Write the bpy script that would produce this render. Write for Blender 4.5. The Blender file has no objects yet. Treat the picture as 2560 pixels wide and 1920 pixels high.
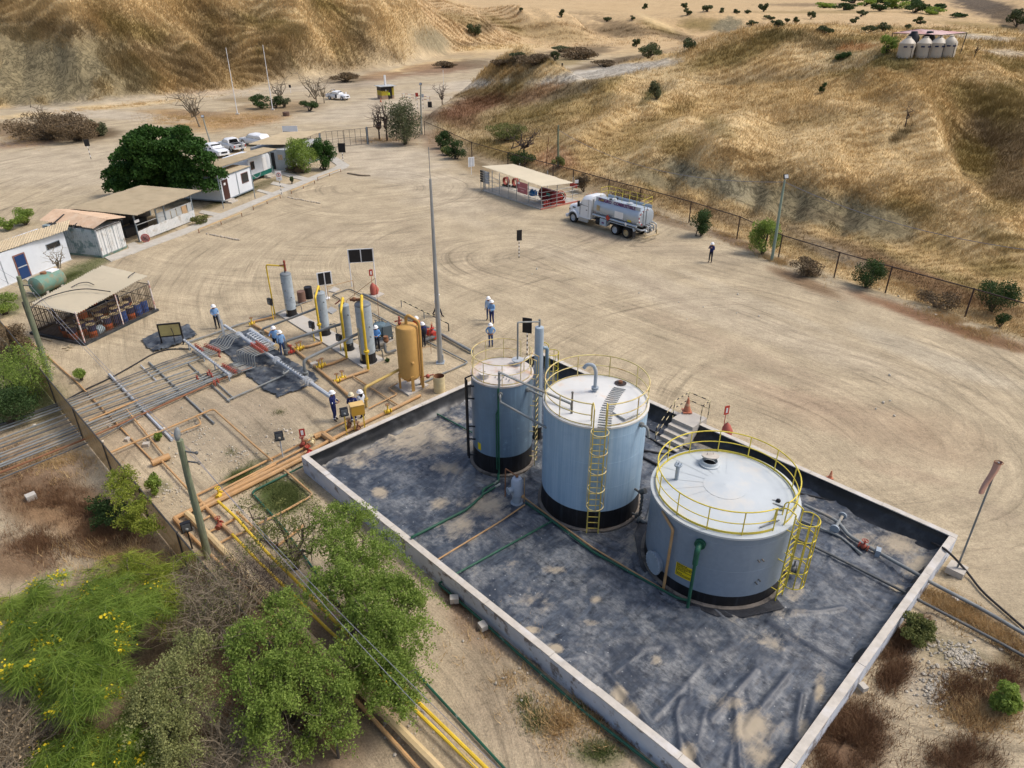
import bpy,math,random
import numpy as np
from mathutils import Vector,Matrix

random.seed(7); rng = np.random.default_rng(7)
C = bpy.context.scene.collection
sc = bpy.context.scene
R = math.radians
PI = math.pi

# ------------------------------------------------------------------ camera, sky, sun, exposure
FPX,PITCH,CAMH = 1770.0,R(28.97),20.0          # focal length in px of a 2560 px wide frame
cam_d = bpy.data.cameras.new("camera"); cam = bpy.data.objects.new("camera",cam_d); C.objects.link(cam)
cam_d.sensor_width = 36.0; cam_d.sensor_fit = 'HORIZONTAL'; cam_d.lens = FPX / 2560 * 36.0
cam_d.clip_start = 0.5; cam_d.clip_end = 6000
cam.location = (0,0,CAMH); cam.rotation_euler = (PI / 2 - PITCH,0,0)
sc.camera = cam

SUN_EL,SUN_AZ = R(55),R(84)                       # azimuth clockwise from +Y
w = bpy.data.worlds.new("World"); sc.world = w; w.use_nodes = True
nt = w.node_tree; nt.nodes.clear()
sky = nt.nodes.new("ShaderNodeTexSky"); sky.sky_type = 'NISHITA'; sky.sun_disc = False
sky.sun_elevation = SUN_EL; sky.sun_rotation = SUN_AZ; sky.air_density = 1.0; sky.dust_density = 4.5; sky.ozone_density = 1.0
bg = nt.nodes.new("ShaderNodeBackground"); bg.inputs[1].default_value = 0.15
wo = nt.nodes.new("ShaderNodeOutputWorld")
nt.links.new(sky.outputs[0],bg.inputs[0]); nt.links.new(bg.outputs[0],wo.inputs[0])
sun_d = bpy.data.lights.new("sun",'SUN'); sun_d.energy = 1.6; sun_d.angle = R(15); sun_d.color = (1.0,0.95,0.87)
sun = bpy.data.objects.new("sun",sun_d); C.objects.link(sun)
sun.rotation_euler = Vector((-math.sin(SUN_AZ) * math.cos(SUN_EL),-math.cos(SUN_AZ) * math.cos(SUN_EL),-math.sin(SUN_EL))).to_track_quat('-Z','Y').to_euler()
vs = sc.view_settings; vs.view_transform = 'Standard'; vs.look = 'None'; vs.gamma = 1.0; vs.exposure = 0.28
vs.use_curve_mapping = False

# ------------------------------------------------------------------ where things stand
CT,ST = math.cos(PITCH),math.sin(PITCH)
def ray(px,py):
    u = (px - 1280) / FPX; v = (960 - py) / FPX
    return np.array([u,CT + v * ST,-ST + v * CT])
def G(px,py,z=0.0):                               # point at height z seen at that place of the photograph
    d = ray(px,py); t = (z - CAMH) / d[2]
    return Vector((d[0] * t,d[1] * t,z))
def atY(px,py,Y):                                 # point at forward distance Y
    d = ray(px,py); t = Y / d[1]
    return Vector((d[0] * t,Y,CAMH + d[2] * t))
def proj(x,y,z):
    zz = z - CAMH; zc = y * CT - zz * ST; yc = y * ST + zz * CT
    return 1280 + FPX * x / zc,960 - FPX * yc / zc
SA = R(44.2); SC,SS = math.cos(SA),math.sin(SA)   # the site grid: u along the short side of the tank pit, v along the long one
def S(u,v,z=0.0): return Vector((u * SC + v * SS,u * SS - v * SC,z))
def UV(p): return (p[0] * SC + p[1] * SS,p[0] * SS - p[1] * SC)

# ------------------------------------------------------------------ object helpers
def tag(o,label=None,cat=None,group=None,kind=None):
    if label: o['label'] = label
    if cat: o['category'] = cat
    if group: o['group'] = group
    if kind: o['kind'] = kind
    return o
def thing(name,label,cat,loc=(0,0,0),rotz=0.0,group=None):
    o = bpy.data.objects.new(name,None); C.objects.link(o)
    o.location = loc; o.rotation_euler = (0,0,rotz); o.empty_display_size = 0.2
    return tag(o,label,cat,group)
def kids(o): return [c for c in bpy.data.objects if c.parent == o]
KIDS = {}
def add_child(o,p):
    o.parent = p; KIDS.setdefault(p.name,[]).append(o)
def dup(o,loc=None,rotz=None,label=None,group=None,parent=None):
    c = o.copy(); C.objects.link(c)
    if parent is not None: add_child(c,parent)
    if loc is not None: c.location = loc
    if rotz is not None: c.rotation_euler = (0,0,rotz)
    if label: c['label'] = label
    if group: c['group'] = group
    for ch in list(KIDS.get(o.name,[])): dup(ch,parent=c)
    return c

def frame(d):
    d = Vector(d).normalized()
    a = Vector((0,0,1)) if abs(d.z) < 0.95 else Vector((1,0,0))
    x = d.cross(a).normalized(); y = d.cross(x).normalized()
    return x,y
class MB:
    def __init__(s): s.v = []; s.f = []; s.m = []
    def add(s,vs,fs,m=0):
        b = len(s.v); s.v += [tuple(p) for p in vs]
        for f in fs: s.f.append(tuple(i + b for i in f)); s.m.append(m)
        return s
    def box(s,c,d,rz=0.0,m=0,M=None):
        x,y,z = d[0] / 2,d[1] / 2,d[2] / 2; cz,sz = math.cos(rz),math.sin(rz)
        vs = []
        for k in (-z,z):
            for (i,j) in ((-x,-y),(x,-y),(x,y),(-x,y)):
                p = Vector((i,j,k))
                p = M @ p if M else Vector((p.x * cz - p.y * sz,p.x * sz + p.y * cz,p.z))
                vs.append(Vector(c) + p)
        return s.add(vs,[(3,2,1,0),(4,5,6,7),(0,1,5,4),(1,2,6,5),(2,3,7,6),(3,0,4,7)],m)
    def bb(s,a,b,m=0):
        return s.box([(a[i] + b[i]) / 2 for i in range(3)],[abs(b[i] - a[i]) for i in range(3)],0,m)
    def bar(s,p,q,wd,h,m=0):                    # rectangular bar between two points
        p,q = Vector(p),Vector(q); d = q - p; x,y = frame(d)
        if abs(d.normalized().z) < 0.95: up = x.cross(d).normalized(); sd = x
        else: up,sd = y,x
        vs = []
        for e in (p,q):
            for (i,j) in ((-1,-1),(1,-1),(1,1),(-1,1)): vs.append(e + sd * (i * wd / 2) + up * (j * h / 2))
        return s.add(vs,[(3,2,1,0),(4,5,6,7),(0,1,5,4),(1,2,6,5),(2,3,7,6),(3,0,4,7)],m)
    def tube(s,pts,r,n=8,m=0,closed=False,cap=True):
        P = [Vector(p) for p in pts]; L = len(P)
        rr = r if isinstance(r,(list,tuple)) else [r] * L
        T = []
        for i in range(L):
            if closed: t = (P[(i + 1) % L] - P[i]).normalized() + (P[i] - P[i - 1]).normalized()
            else:
                t = Vector((0,0,0))
                if i < L - 1: t += (P[i + 1] - P[i]).normalized()
                if i > 0: t += (P[i] - P[i - 1]).normalized()
            T.append(t.normalized() if t.length > 1e-6 else Vector((0,0,1)))
        x,y = frame(T[0]); vs = []
        for i in range(L):
            if i:
                x = (x - T[i] * x.dot(T[i]))
                x = x.normalized() if x.length > 1e-5 else frame(T[i])[0]
                y = T[i].cross(x)
            sca = 1.0
            if 0 < i < L - 1 and not closed:
                c = T[i].dot((P[i + 1] - P[i]).normalized()); sca = 1 / max(c,0.6)
            for k in range(n):
                a = 2 * PI * k / n
                vs.append(P[i] + (x * math.cos(a) + y * math.sin(a)) * rr[i] * (sca if sca < 1.5 else 1.5))
        fs = []
        for i in range(L if closed else L - 1):
            j = (i + 1) % L
            for k in range(n):
                k2 = (k + 1) % n
                fs.append((i * n + k,i * n + k2,j * n + k2,j * n + k))
        if cap and not closed:
            fs.append(tuple(range(n - 1,-1,-1))); fs.append(tuple((L - 1) * n + k for k in range(n)))
        return s.add(vs,fs,m)
    def cyl(s,p,q,r,r2=None,n=16,m=0): return s.tube([p,q],[r,r if r2 is None else r2],n,m)
    def lathe(s,prof,n=32,c=(0,0,0),m=0,mseg=None):
        vs = []; L = len(prof)
        for (r,z) in prof:
            for k in range(n):
                a = 2 * PI * k / n; vs.append((c[0] + r * math.cos(a),c[1] + r * math.sin(a),c[2] + z))
        b = len(s.v); s.v += vs
        for i in range(L - 1):
            for k in range(n):
                k2 = (k + 1) % n
                s.f.append((b + i * n + k,b + i * n + k2,b + (i + 1) * n + k2,b + (i + 1) * n + k)); s.m.append(mseg[i] if mseg else m)
        return s
    def poly(s,pts,m=0): return s.add(pts,[tuple(range(len(pts)))],m)
    def prism(s,pts,z0,z1,m=0):
        n = len(pts); vs = [(p[0],p[1],z0) for p in pts] + [(p[0],p[1],z1) for p in pts]
        fs = [tuple(range(n - 1,-1,-1)),tuple(range(n,2 * n))] + [(i,(i + 1) % n,n + (i + 1) % n,n + i) for i in range(n)]
        return s.add(vs,fs,m)
    def ball(s,c,r,n=10,k=6,m=0,sq=(1,1,1)):
        prof = [(math.sin(PI * i / k) * r,-math.cos(PI * i / k) * r) for i in range(k + 1)]
        b = len(s.v); s.lathe([(max(a,1e-4),z) for a,z in prof],n,(0,0,0),m)
        for i in range(b,len(s.v)):
            v = s.v[i]; s.v[i] = (c[0] + v[0] * sq[0],c[1] + v[1] * sq[1],c[2] + v[2] * sq[2])
        return s
    def xf(s,M):
        s.v = [tuple(M @ Vector(p)) for p in s.v]; return s
    def build(s,name,mats,parent=None,world=False,sharp=40,loc=None):
        """one mesh object; world=True: points are world points, origin is put at the base"""
        V = np.array(s.v,dtype=float)
        if world:
            o0 = np.array(parent.location) if parent is not None else np.array([V[:,0].mean(),V[:,1].mean(),V[:,2].min()])
            V = V - o0
        me = bpy.data.meshes.new(name); me.from_pydata([tuple(p) for p in V],[],s.f)
        mats = mats if isinstance(mats,(list,tuple)) else [mats]
        for mm in mats: me.materials.append(mm)
        if len(mats) > 1: me.polygons.foreach_set('material_index',s.m)
        me.polygons.foreach_set('use_smooth',[True] * len(s.f)); me.set_sharp_from_angle(angle=R(sharp)); me.update()
        o = bpy.data.objects.new(name,me); C.objects.link(o)
        if parent is not None: add_child(o,parent)
        elif world: o.location = o0
        if loc is not None: o.location = loc
        return o
def bend(pts,r=0.2,k=4):
    """round the corners of a polyline"""
    P = [Vector(p) for p in pts]; out = [P[0]]
    for i in range(1,len(P) - 1):
        a,b = P[i - 1] - P[i],P[i + 1] - P[i]
        rr = min(r,a.length * 0.45,b.length * 0.45); a.normalize(); b.normalize()
        p0,p2 = P[i] + a * rr,P[i] + b * rr
        for j in range(k + 1):
            t = j / k; out.append(p0 * (1 - t) ** 2 + P[i] * 2 * t * (1 - t) + p2 * t * t)
    out.append(P[-1]); return out

# ------------------------------------------------------------------ materials
def nodes(m): m.use_nodes = True; t = m.node_tree; t.nodes.clear(); return t
def N(t,kind,**kw):
    n = t.nodes.new(kind)
    for k,v in kw.items():
        if k.startswith('i_'): n.inputs[k[2:]].default_value = v
        elif k.startswith('n_'): n.inputs[int(k[2:])].default_value = v
        else: setattr(n,k,v)
    return n
def ramp(t,src,stops):
    r = t.nodes.new("ShaderNodeValToRGB"); e = r.color_ramp.elements
    while len(e) < len(stops): e.new(0.5)
    for el,(p,c) in zip(e,stops):
        el.position = p; el.color = (c,c,c,1) if not isinstance(c,(tuple,list)) else (c[0],c[1],c[2],1)
    t.links.new(src,r.inputs[0]); return r.outputs[0]
def mixc(t,fac,a,b,blend='MIX'):
    n = t.nodes.new("ShaderNodeMix"); n.data_type = 'RGBA'; n.blend_type = blend
    for sock,val in ((n.inputs[0],fac),(n.inputs[6],a),(n.inputs[7],b)):
        if hasattr(val,'is_output'): t.links.new(val,sock)
        elif isinstance(val,(int,float)): sock.default_value = val
        else: sock.default_value = (val[0],val[1],val[2],1)
    return n.outputs[2]
def noise(t,vec,scale,detail=5,rough=0.6,dist=0.0):
    n = N(t,"ShaderNodeTexNoise",i_Scale=scale,i_Detail=detail,i_Roughness=rough,i_Distortion=dist)
    if vec is not None: t.links.new(vec,n.inputs['Vector'])
    return n.outputs['Fac']
def mapping(t,vec,scale):
    m = t.nodes.new("ShaderNodeMapping"); m.inputs['Scale'].default_value = scale; t.links.new(vec,m.inputs[0]); return m.outputs[0]
MATS = {}
def M(name,col,rough=0.6,metal=0.0,var=0.12,scl=2.0,dirt=None,dscl=1.2,dlo=0.5,dhi=0.72,streak=None,sscl=(3,3,0.25),slo=0.5,shi=0.75,
      bump=0.0,bscl=25.0,spec=0.35,rust=None,rscl=3.0,rlo=0.6,rhi=0.7):
    if name in MATS: return MATS[name]
    m = bpy.data.materials.new(name); t = nodes(m)
    g = t.nodes.new("ShaderNodeNewGeometry"); pos = g.outputs['Position']
    n1 = noise(t,pos,scl)
    lo = [max(0,c * (1 - var)) for c in col]; hi = [min(1,c * (1 + var)) for c in col]
    c = ramp(t,n1,[(0.3,lo),(0.7,hi)])
    if streak:
        n2 = noise(t,mapping(t,pos,sscl),1.0,6,0.7)
        c = mixc(t,ramp(t,n2,[(slo,0.0),(shi,0.85)]),c,streak)
    if dirt:
        n3 = noise(t,pos,dscl,8,0.65)
        c = mixc(t,ramp(t,n3,[(dlo,0.0),(dhi,0.85)]),c,dirt)
    if rust:
        n4 = noise(t,pos,rscl,8,0.7)
        c = mixc(t,ramp(t,n4,[(rlo,0.0),(rhi,0.9)]),c,rust)
    b = N(t,"ShaderNodeBsdfPrincipled",i_Roughness=rough,i_Metallic=metal); b.inputs['Specular IOR Level'].default_value = spec
    t.links.new(c,b.inputs['Base Color'])
    if bump:
        bn = N(t,"ShaderNodeBump",i_Strength=bump,i_Distance=0.05); t.links.new(noise(t,pos,bscl,4),bn.inputs['Height']); t.links.new(bn.outputs[0],b.inputs['Normal'])
    o = t.nodes.new("ShaderNodeOutputMaterial"); t.links.new(b.outputs[0],o.inputs[0])
    MATS[name] = m; return m
def leafmat(name,cols,trans=0.25,rough=0.65):
    m = bpy.data.materials.new(name); t = nodes(m)
    g = t.nodes.new("ShaderNodeNewGeometry")
    k = len(cols)
    c = ramp(t,g.outputs['Random Per Island'],[(i / max(k - 1,1),cc) for i,cc in enumerate(cols)])
    n1 = noise(t,g.outputs['Position'],1.1,3)
    c = mixc(t,ramp(t,n1,[(0.35,0.0),(0.65,0.5)]),c,[x * 1.25 for x in cols[-1]])
    b = N(t,"ShaderNodeBsdfPrincipled",i_Roughness=rough); b.inputs['Specular IOR Level'].default_value = 0.2
    t.links.new(c,b.inputs['Base Color'])
    tr = t.nodes.new("ShaderNodeBsdfTranslucent"); t.links.new(c,tr.inputs[0])
    mx = t.nodes.new("ShaderNodeMixShader"); mx.inputs[0].default_value = trans
    t.links.new(b.outputs[0],mx.inputs[1]); t.links.new(tr.outputs[0],mx.inputs[2])
    o = t.nodes.new("ShaderNodeOutputMaterial"); t.links.new(mx.outputs[0],o.inputs[0]); return m
DUST = (0.40,0.31,0.20)
mt_white = M('white_paint',(0.72,0.73,0.74),0.5,var=0.06,dirt=(0.5,0.42,0.32),dlo=0.58,dhi=0.85)
mt_cream = M('cream_paint',(0.62,0.52,0.30),0.55,dirt=(0.35,0.2,0.1),dlo=0.62,dhi=0.8)
mt_yellow = M('yellow_paint',(0.66,0.45,0.035),0.5,var=0.15,rust=(0.3,0.15,0.05),rlo=0.64,rhi=0.78)
mt_railyel = M('rail_yellow',(0.62,0.50,0.06),0.5,var=0.2,rust=(0.33,0.2,0.08),rlo=0.62,rhi=0.75)
mt_railpale = M('rail_faded',(0.60,0.50,0.22),0.5,var=0.2,rust=(0.36,0.2,0.08),rlo=0.5,rhi=0.65)
mt_tan = M('tan_pipe',(0.44,0.26,0.115),0.55,var=0.18,dirt=DUST,dlo=0.5,dhi=0.8)
mt_buff = M('buff_pipe',(0.56,0.42,0.22),0.6,var=0.12,dirt=(0.42,0.3,0.17),dlo=0.45,dhi=0.7)
mt_vessel = M('ochre_vessel',(0.50,0.29,0.085),0.55,var=0.1,streak=(0.42,0.24,0.08))
mt_grey = M('grey_paint',(0.30,0.35,0.40),0.5,var=0.12,dirt=DUST,dlo=0.58,dhi=0.8)
mt_pipe = M('grey_pipe',(0.20,0.215,0.215),0.55,var=0.2,dirt=DUST,dlo=0.5,dhi=0.78)
mt_dpipe = M('dark_pipe',(0.10,0.105,0.105),0.55,var=0.25,dirt=DUST,dlo=0.52,dhi=0.8)
mt_header = M('pale_grey_pipe',(0.42,0.45,0.48),0.5,var=0.1,dirt=DUST,dlo=0.55,dhi=0.8)
mt_black = M('black_paint',(0.012,0.012,0.014),0.5,var=0.3,dirt=(0.10,0.08,0.06),dlo=0.6,dhi=0.85)
mt_rubber = M('black_rubber',(0.02,0.02,0.022),0.65,var=0.2)
mt_red = M('red_paint',(0.42,0.045,0.03),0.5,var=0.2)
mt_valve = M('red_valve',(0.30,0.06,0.04),0.6,var=0.3,rust=(0.2,0.09,0.05),rlo=0.5,rhi=0.6)
mt_rust = M('rusty_steel',(0.22,0.10,0.05),0.8,var=0.3,dirt=(0.3,0.17,0.09))
mt_green = M('green_pipe',(0.016,0.085,0.052),0.5,var=0.25,dirt=(0.5,0.5,0.48),dlo=0.62,dhi=0.72)
mt_concrete = M('concrete',(0.46,0.43,0.38),0.85,var=0.12,scl=1.2,dirt=(0.33,0.27,0.2),dlo=0.5,dhi=0.8,bump=0.2)
mt_glass = M('dark_glass',(0.015,0.018,0.022),0.12,var=0.1,spec=0.6)
mt_steel = M('galvanised_steel',(0.36,0.38,0.39),0.4,0.5,var=0.1)
mt_orange = M('cone_orange',(0.50,0.18,0.10),0.5,var=0.15)
mt_blue = M('blue_plastic',(0.02,0.16,0.45),0.4,var=0.1)
mt_wood = M('pole_wood',(0.20,0.23,0.14),0.8,var=0.2,streak=(0.12,0.12,0.09),sscl=(14,14,0.6),slo=0.45,shi=0.6)
# ------------------------------------------------------------------ terrain
def _h(ix,iy,seed):
    n = (ix.astype(np.int64) * 374761393 + iy.astype(np.int64) * 668265263 + seed * 1274126177) & 0x7fffffff
    n = ((n ^ (n >> 13)) * 1274126177) & 0x7fffffff
    return ((n ^ (n >> 16)) & 0xffff) / 65535.0
def vnoise(x,y,seed=0):
    ix,iy = np.floor(x),np.floor(y); fx,fy = x - ix,y - iy
    fx = fx * fx * (3 - 2 * fx); fy = fy * fy * (3 - 2 * fy)
    a,b,c,d = _h(ix,iy,seed),_h(ix + 1,iy,seed),_h(ix,iy + 1,seed),_h(ix + 1,iy + 1,seed)
    return (a * (1 - fx) + b * fx) * (1 - fy) + (c * (1 - fx) + d * fx) * fy
def fbm(x,y,oct=4,seed=0,gain=0.5):
    s = 0; a = 1; t = 0
    for i in range(oct):
        s = s + a * vnoise(x * 2 ** i + 17.3 * i,y * 2 ** i - 9.1 * i,seed + i); t += a; a *= gain
    return s / t
def sstep(a,b,x):
    t = np.clip((x - a) / (b - a),0,1); return t * t * (3 - 2 * t)

HC = [  # hill control points: place in the photograph, forward distance in metres
 (-700,275,147),(-300,275,147),(0,272,148),(200,260,155),(420,240,167),(550,231,173),(640,217,182),(842,188,212),(1016,162,245),(1140,125,310),
 (-300,140,163),(0,140,165),(200,130,168),(400,130,185),(480,122,186),(555,145,198),(640,130,200),(700,100,206),(780,150,207),(850,100,226),(905,130,226),(950,62,246),(1040,110,262),
 (-300,0,178),(0,0,180),(200,-10,184),(310,15,186),(430,40,205),(500,0,215),(560,18,222),(640,40,222),(760,-5,234),(850,20,245),(925,38,256),(985,0,285),(1000,50,262),(1130,85,285),
 (-600,-200,210),(0,-200,210),(300,-170,220),(500,-150,260),(760,-120,285),(900,-100,330),(0,-330,300),(600,-200,400),
 (1060,30,380),(1120,45,370),(1200,62,360),(1250,95,350),(1270,118,330),(1080,-5,460),(1180,20,440),(1290,45,430),
 (1340,38,400),(1400,48,395),(1480,104,365),(1450,66,388),(1320,100,372),(1380,105,366),
 (1600,39,430),(1560,55,425),(1640,62,412),(1690,93,400),(1500,95,402),(1650,85,405),
 (1750,38,465),(1830,40,466),(1855,60,460),(1720,84,450),(1840,84,440),
 (2560,-10,500),(2480,20,520),(2400,8,640),(2340,0,800),(2300,28,900),(2450,58,560),(2560,80,430),(2800,0,420),(2700,90,380),
 # right hill
 (1277,174,150),(1207,203,146),(1170,234,140),(1117,240,140),(1097,256,136),(1330,190,155),(1416,203,160),(1480,196,162),(1560,186,166),(1620,173,168),(1690,151,172),(1740,126,166),(1850,86,158),(1960,73,152),(2060,91,150),(2130,96,148),
 (1180,300,124),(1300,260,125),(1230,340,110),(1400,330,105),(1500,250,130),(1600,205,146),(1600,260,126),(1660,300,112),(1700,250,127),(1750,200,138),(1700,350,99),(1500,400,92),(1560,450,82),(1850,200,135),(1960,170,135),(2050,200,120),
 (1700,400,85),(1800,418,79.5),(1950,440,77),(2050,445,76),(2200,485,70.5),(2280,525,67.5),(1720,420,82),(1640,470,79.5),(1800,505,75.5),(1950,540,71),(2100,570,67),(2250,610,63),
 (1650,255,118.5),(1570,290,110),(1500,330,101),(1560,250,128),(1640,228,134),(1480,290,117),(2300,310,91.5),(2360,400,80.5),(2420,510,69),(2450,350,93),(2485,420,85),(2200,420,82.5),(2080,330,95),(1980,250,111.5),(2100,260,107),
 (1850,300,104),(2000,300,101),(2150,300,98),(2250,300,96),(2330,260,102),(2250,200,112),(2120,220,113),(2400,200,110),(2200,150,116),(2350,148,117),(2470,146,117),(2560,158,120),(2200,118,130),(2350,112,140),(2480,108,150),(2600,110,150),
 (2100,400,85),(2330,400,84),(2420,450,76),(2470,600,62.5),(2440,520,69.5),(2500,350,92),(2540,450,77),(2490,480,72),(2560,560,64.5),(2560,700,54.5),(2800,400,80),(2800,250,100),(2900,600,60),(2480,300,98),
 (2400,88,190),(2560,92,190),(2250,80,215),
 (2100,60,330),(1900,55,330),(2250,55,380),(2450,66,330)]
Z0 = [(-1200,400),(-500,420),(0,400),(0,330),(300,300),(500,290),(700,300),(900,220),(1000,215),(1100,200),(1200,150),(1000,260),(900,330),(1020,330),(1100,400),(700,450),(400,700),(1200,600),(1500,700),(1900,800),(2300,950),(2560,900),(2560,1200),(1200,1200),(200,1300),(600,1000),(0,900),(1500,150),(1600,140),(1400,165),(1660,130),(1300,150),
      (1000,600),(1300,480),(1500,540),(1750,600),(2000,700),(2300,800),(1600,1600),(300,1800),(2400,1800),(3200,1000),(-800,900),(1300,80),(1420,25),(1560,20),(1750,25),(1950,25),(2150,20),(2200,35),(1700,12),(1400,10),(2100,8),(1200,2)]
def qxy(x,y):
    yy = np.maximum(y,8.0); return np.stack([x / yy,np.log(yy) * 0.8],-1)
_p = [atY(*c) for c in HC] + [G(*c) for c in Z0]
for (xx,yy) in ((-700,900),(0,900),(-300,600),(-300,2500),(900,2500),(1500,1200)): _p.append(Vector((xx,yy,10 if xx < 0 else 0)))
_P = np.array([[p.x,p.y] for p in _p]); _Z = np.array([p.z for p in _p]); _Q = qxy(_P[:,0],_P[:,1])
_c2 = 0.022 ** 2
def _phi(d2): return np.sqrt(d2 + _c2)
_A = _phi(((_Q[:,None] - _Q[None]) ** 2).sum(-1)) - np.eye(len(_Q)) * 0.004
_W = np.linalg.solve(np.block([[_A,np.ones((len(_Q),1))],[np.ones((1,len(_Q))),np.zeros((1,1))]]),np.append(_Z,0))
FLATPX = [(-2500,300),(-600,290),(0,276),(202,263),(420,244),(550,235),(640,221),(842,191),(1016,166),(1140,130),(1290,122),(1400,122),(1500,120),(1690,105),(1665,153),(1560,180),(1416,206),(1340,210),(1230,222),(1170,246),(1110,266),(1058,296),(1065,335),(1180,396),(1300,432),(1440,474),(1560,508),(1700,548),(1950,645),(2100,705),(2560,860),(3200,1050)]
_F = qxy(np.array([G(*p).x for p in FLATPX]),np.array([G(*p).y for p in FLATPX]))
_F = np.concatenate([_F,[[8,2.6],[8,-1],[-8,-1],[-8,3.5]]])
def sdpoly(q,P):
    d = np.full(len(q),1e9); ins = np.zeros(len(q),bool)
    for i in range(len(P)):
        a,b = P[i],P[(i + 1) % len(P)]; e = b - a; w_ = q - a
        t = np.clip((w_ @ e) / (e @ e),0,1); d = np.minimum(d,((w_ - t[:,None] * e) ** 2).sum(1))
        cc = (a[1] > q[:,1]) != (b[1] > q[:,1])
        ins ^= cc & (q[:,0] < (b[0] - a[0]) * (q[:,1] - a[1]) / (b[1] - a[1] + 1e-12) + a[0])
    d = np.sqrt(d); return np.where(ins,-d,d)
def ridge(x,y): return 1 - np.abs(2 * fbm((x * 0.9 + y * 0.43) / 26,(x * 0.43 - y * 0.9) / 120,2,5) - 1) * 2
def terrain(x,y):
    """height and 'hilliness' for arrays of x, y"""
    x = np.asarray(x,float); y = np.asarray(y,float); q = qxy(x,y); z = np.empty(len(x))
    for i in range(0,len(x),40000):
        qq = q[i:i + 40000]; d2 = ((qq[:,None,0] - _Q[None,:,0]) ** 2 + (qq[:,None,1] - _Q[None,:,1]) ** 2)
        z[i:i + 40000] = _phi(d2) @ _W[:-1] + _W[-1]
    sd = sdpoly(q,_F); k = sstep(-0.004,0.03,sd) * (y > 8)
    left = sstep(40,-10,x - y * 0.1)
    g = ridge(x,y); g2 = 1 - np.abs(2 * fbm((x * .8 - y * .6) / 13,(x * .6 + y * .8) / 30,3,9) - 1) * 2
    z = np.maximum(z,-0.5) * k
    z = z + k * left * 4.2 * g * sstep(0.5,6,z) + k * (1 - left) * .8 * sstep(240,180,y) * g2 * sstep(.4,3,z) + k * (fbm(x / 9,y / 9,4,11) - 0.5) * (1.7 - 1.2 * sstep(200,260,y)) * sstep(0.3,3,z) + k * (fbm(x / 2.2,y / 2.2,3,21) - 0.5) * (.5 - .3 * left)
    # the road bank, the small mound by the parking place
    if RIDGES: z = z + k * rfield(x,y)[0]
    yard = (fbm(x / 6,y / 6,4,3) - 0.5) * 0.07 * (1 - k)
    inpit = (((x * SC + y * SS) > 11.6) & ((x * SC + y * SS) < 28.7) & ((x * SS - y * SC) > -27.3) & ((x * SS - y * SC) < -2.7))
    z = z + np.where(inpit,-0.12,yard)
    return z,k
RIDGES = []
def rfield(x,y):
    up = np.zeros(len(x)); col = np.zeros(len(x));
    for P,A_,w_ in RIDGES:
        d = np.full(len(x),1e9); sel = (np.abs(x - P[:,0].mean()) < 90) & (np.abs(y - P[:,1].mean()) < 110); q = np.stack([x[sel],y[sel]],-1); dd = np.full(len(q),1e9)
        for i in range(len(P) - 1): e = P[i + 1] - P[i]; t = np.clip(((q - P[i]) @ e) / (e @ e),0,1); dd = np.minimum(dd,np.sqrt(((q - P[i] - t[:,None] * e) ** 2).sum(1)))
        dd = dd * (.75 + .5 * fbm(q[:,0] / 5,q[:,1] / 5,2,19)); g_ = np.exp(-(dd / w_) ** 1.6); up[sel] += A_ * g_; col[sel] += np.sign(A_) * np.minimum(1,abs(A_)) * np.exp(-(dd / w_ / .8) ** 2)
    return up,col
def tz(x,y): return float(terrain([x],[y])[0][0])
def hit(px,py):                                    # point of the terrain seen at that place
    d = ray(px,py); ts = np.geomspace(12,900,1500)
    X,Y,Z = d[0] * ts,d[1] * ts,CAMH + d[2] * ts
    tzv,_ = terrain(X,Y); i = np.argmax(Z < tzv)
    if Z[i] >= tzv[i]: return G(px,py) if d[2] < -1e-3 else atY(px,py,600)
    return Vector((X[i],Y[i],tzv[i]))

_R = []
for px,A_,w_ in (([(1700,212),(1610,265),(1500,325),(1440,372)],2.0,3.6),([(1560,212),(1470,260),(1380,308)],1.6,3.5),([(2250,245),(2330,350),(2420,500),(2475,610)],2.0,3.2),([(1850,300),(1790,390)],1.2,3.5),([(2090,280),(2060,420)],1.2,4),([(1710,320),(1630,400)],1.4,3),([(2200,300),(2250,460)],.9,3),
    ([(1660,235),(1570,300),(1490,355)],-1.5,2.8),([(2480,290),(2500,450)],-2.2,4.5),([(2400,330),(2450,480)],-1.2,2.5),([(1690,205),(1900,188),(2150,152)],-1.1,3),([(1800,438),(1770,500)],-1.0,1.1),([(1900,455),(1880,520)],-1.1,1.2),([(2000,475),(1985,540)],-1.0,1.1),([(2120,495),(2105,570)],-1.1,1.3),([(1700,420),(1670,470)],-.9,1.2),([(1960,470),(1950,520)],-.7,.8),([(1750,340),(1690,410)],-1,2.5),([(1960,320),(1960,430)],-.8,3),
    ([(300,20),(400,70),(490,128)],2.6,7),([(560,15),(690,90),(830,176)],2.8,7),([(930,42),(1040,80),(1150,120)],2.2,7),([(130,20),(60,60),(10,130)],2,7),([(690,20),(800,80),(900,140)],2,6),([(500,35),(545,120),(590,195)],-3,6),([(880,50),(905,130)],-2.4,6),([(420,60),(450,150)],-1.8,5),([(640,60),(700,150)],-2,5),([(770,60),(850,150)],-1.8,5),([(230,90),(210,240)],-1.2,2.5),([(140,110),(120,250)],-1.2,2.5),([(300,110),(310,230)],-1.2,2.5),([(60,130),(40,250)],-1.2,2.5)):
    _R.append((np.array([[q.x,q.y] for q in (hit(*p) for p in px)]),A_,w_))
RIDGES = _R
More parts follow.
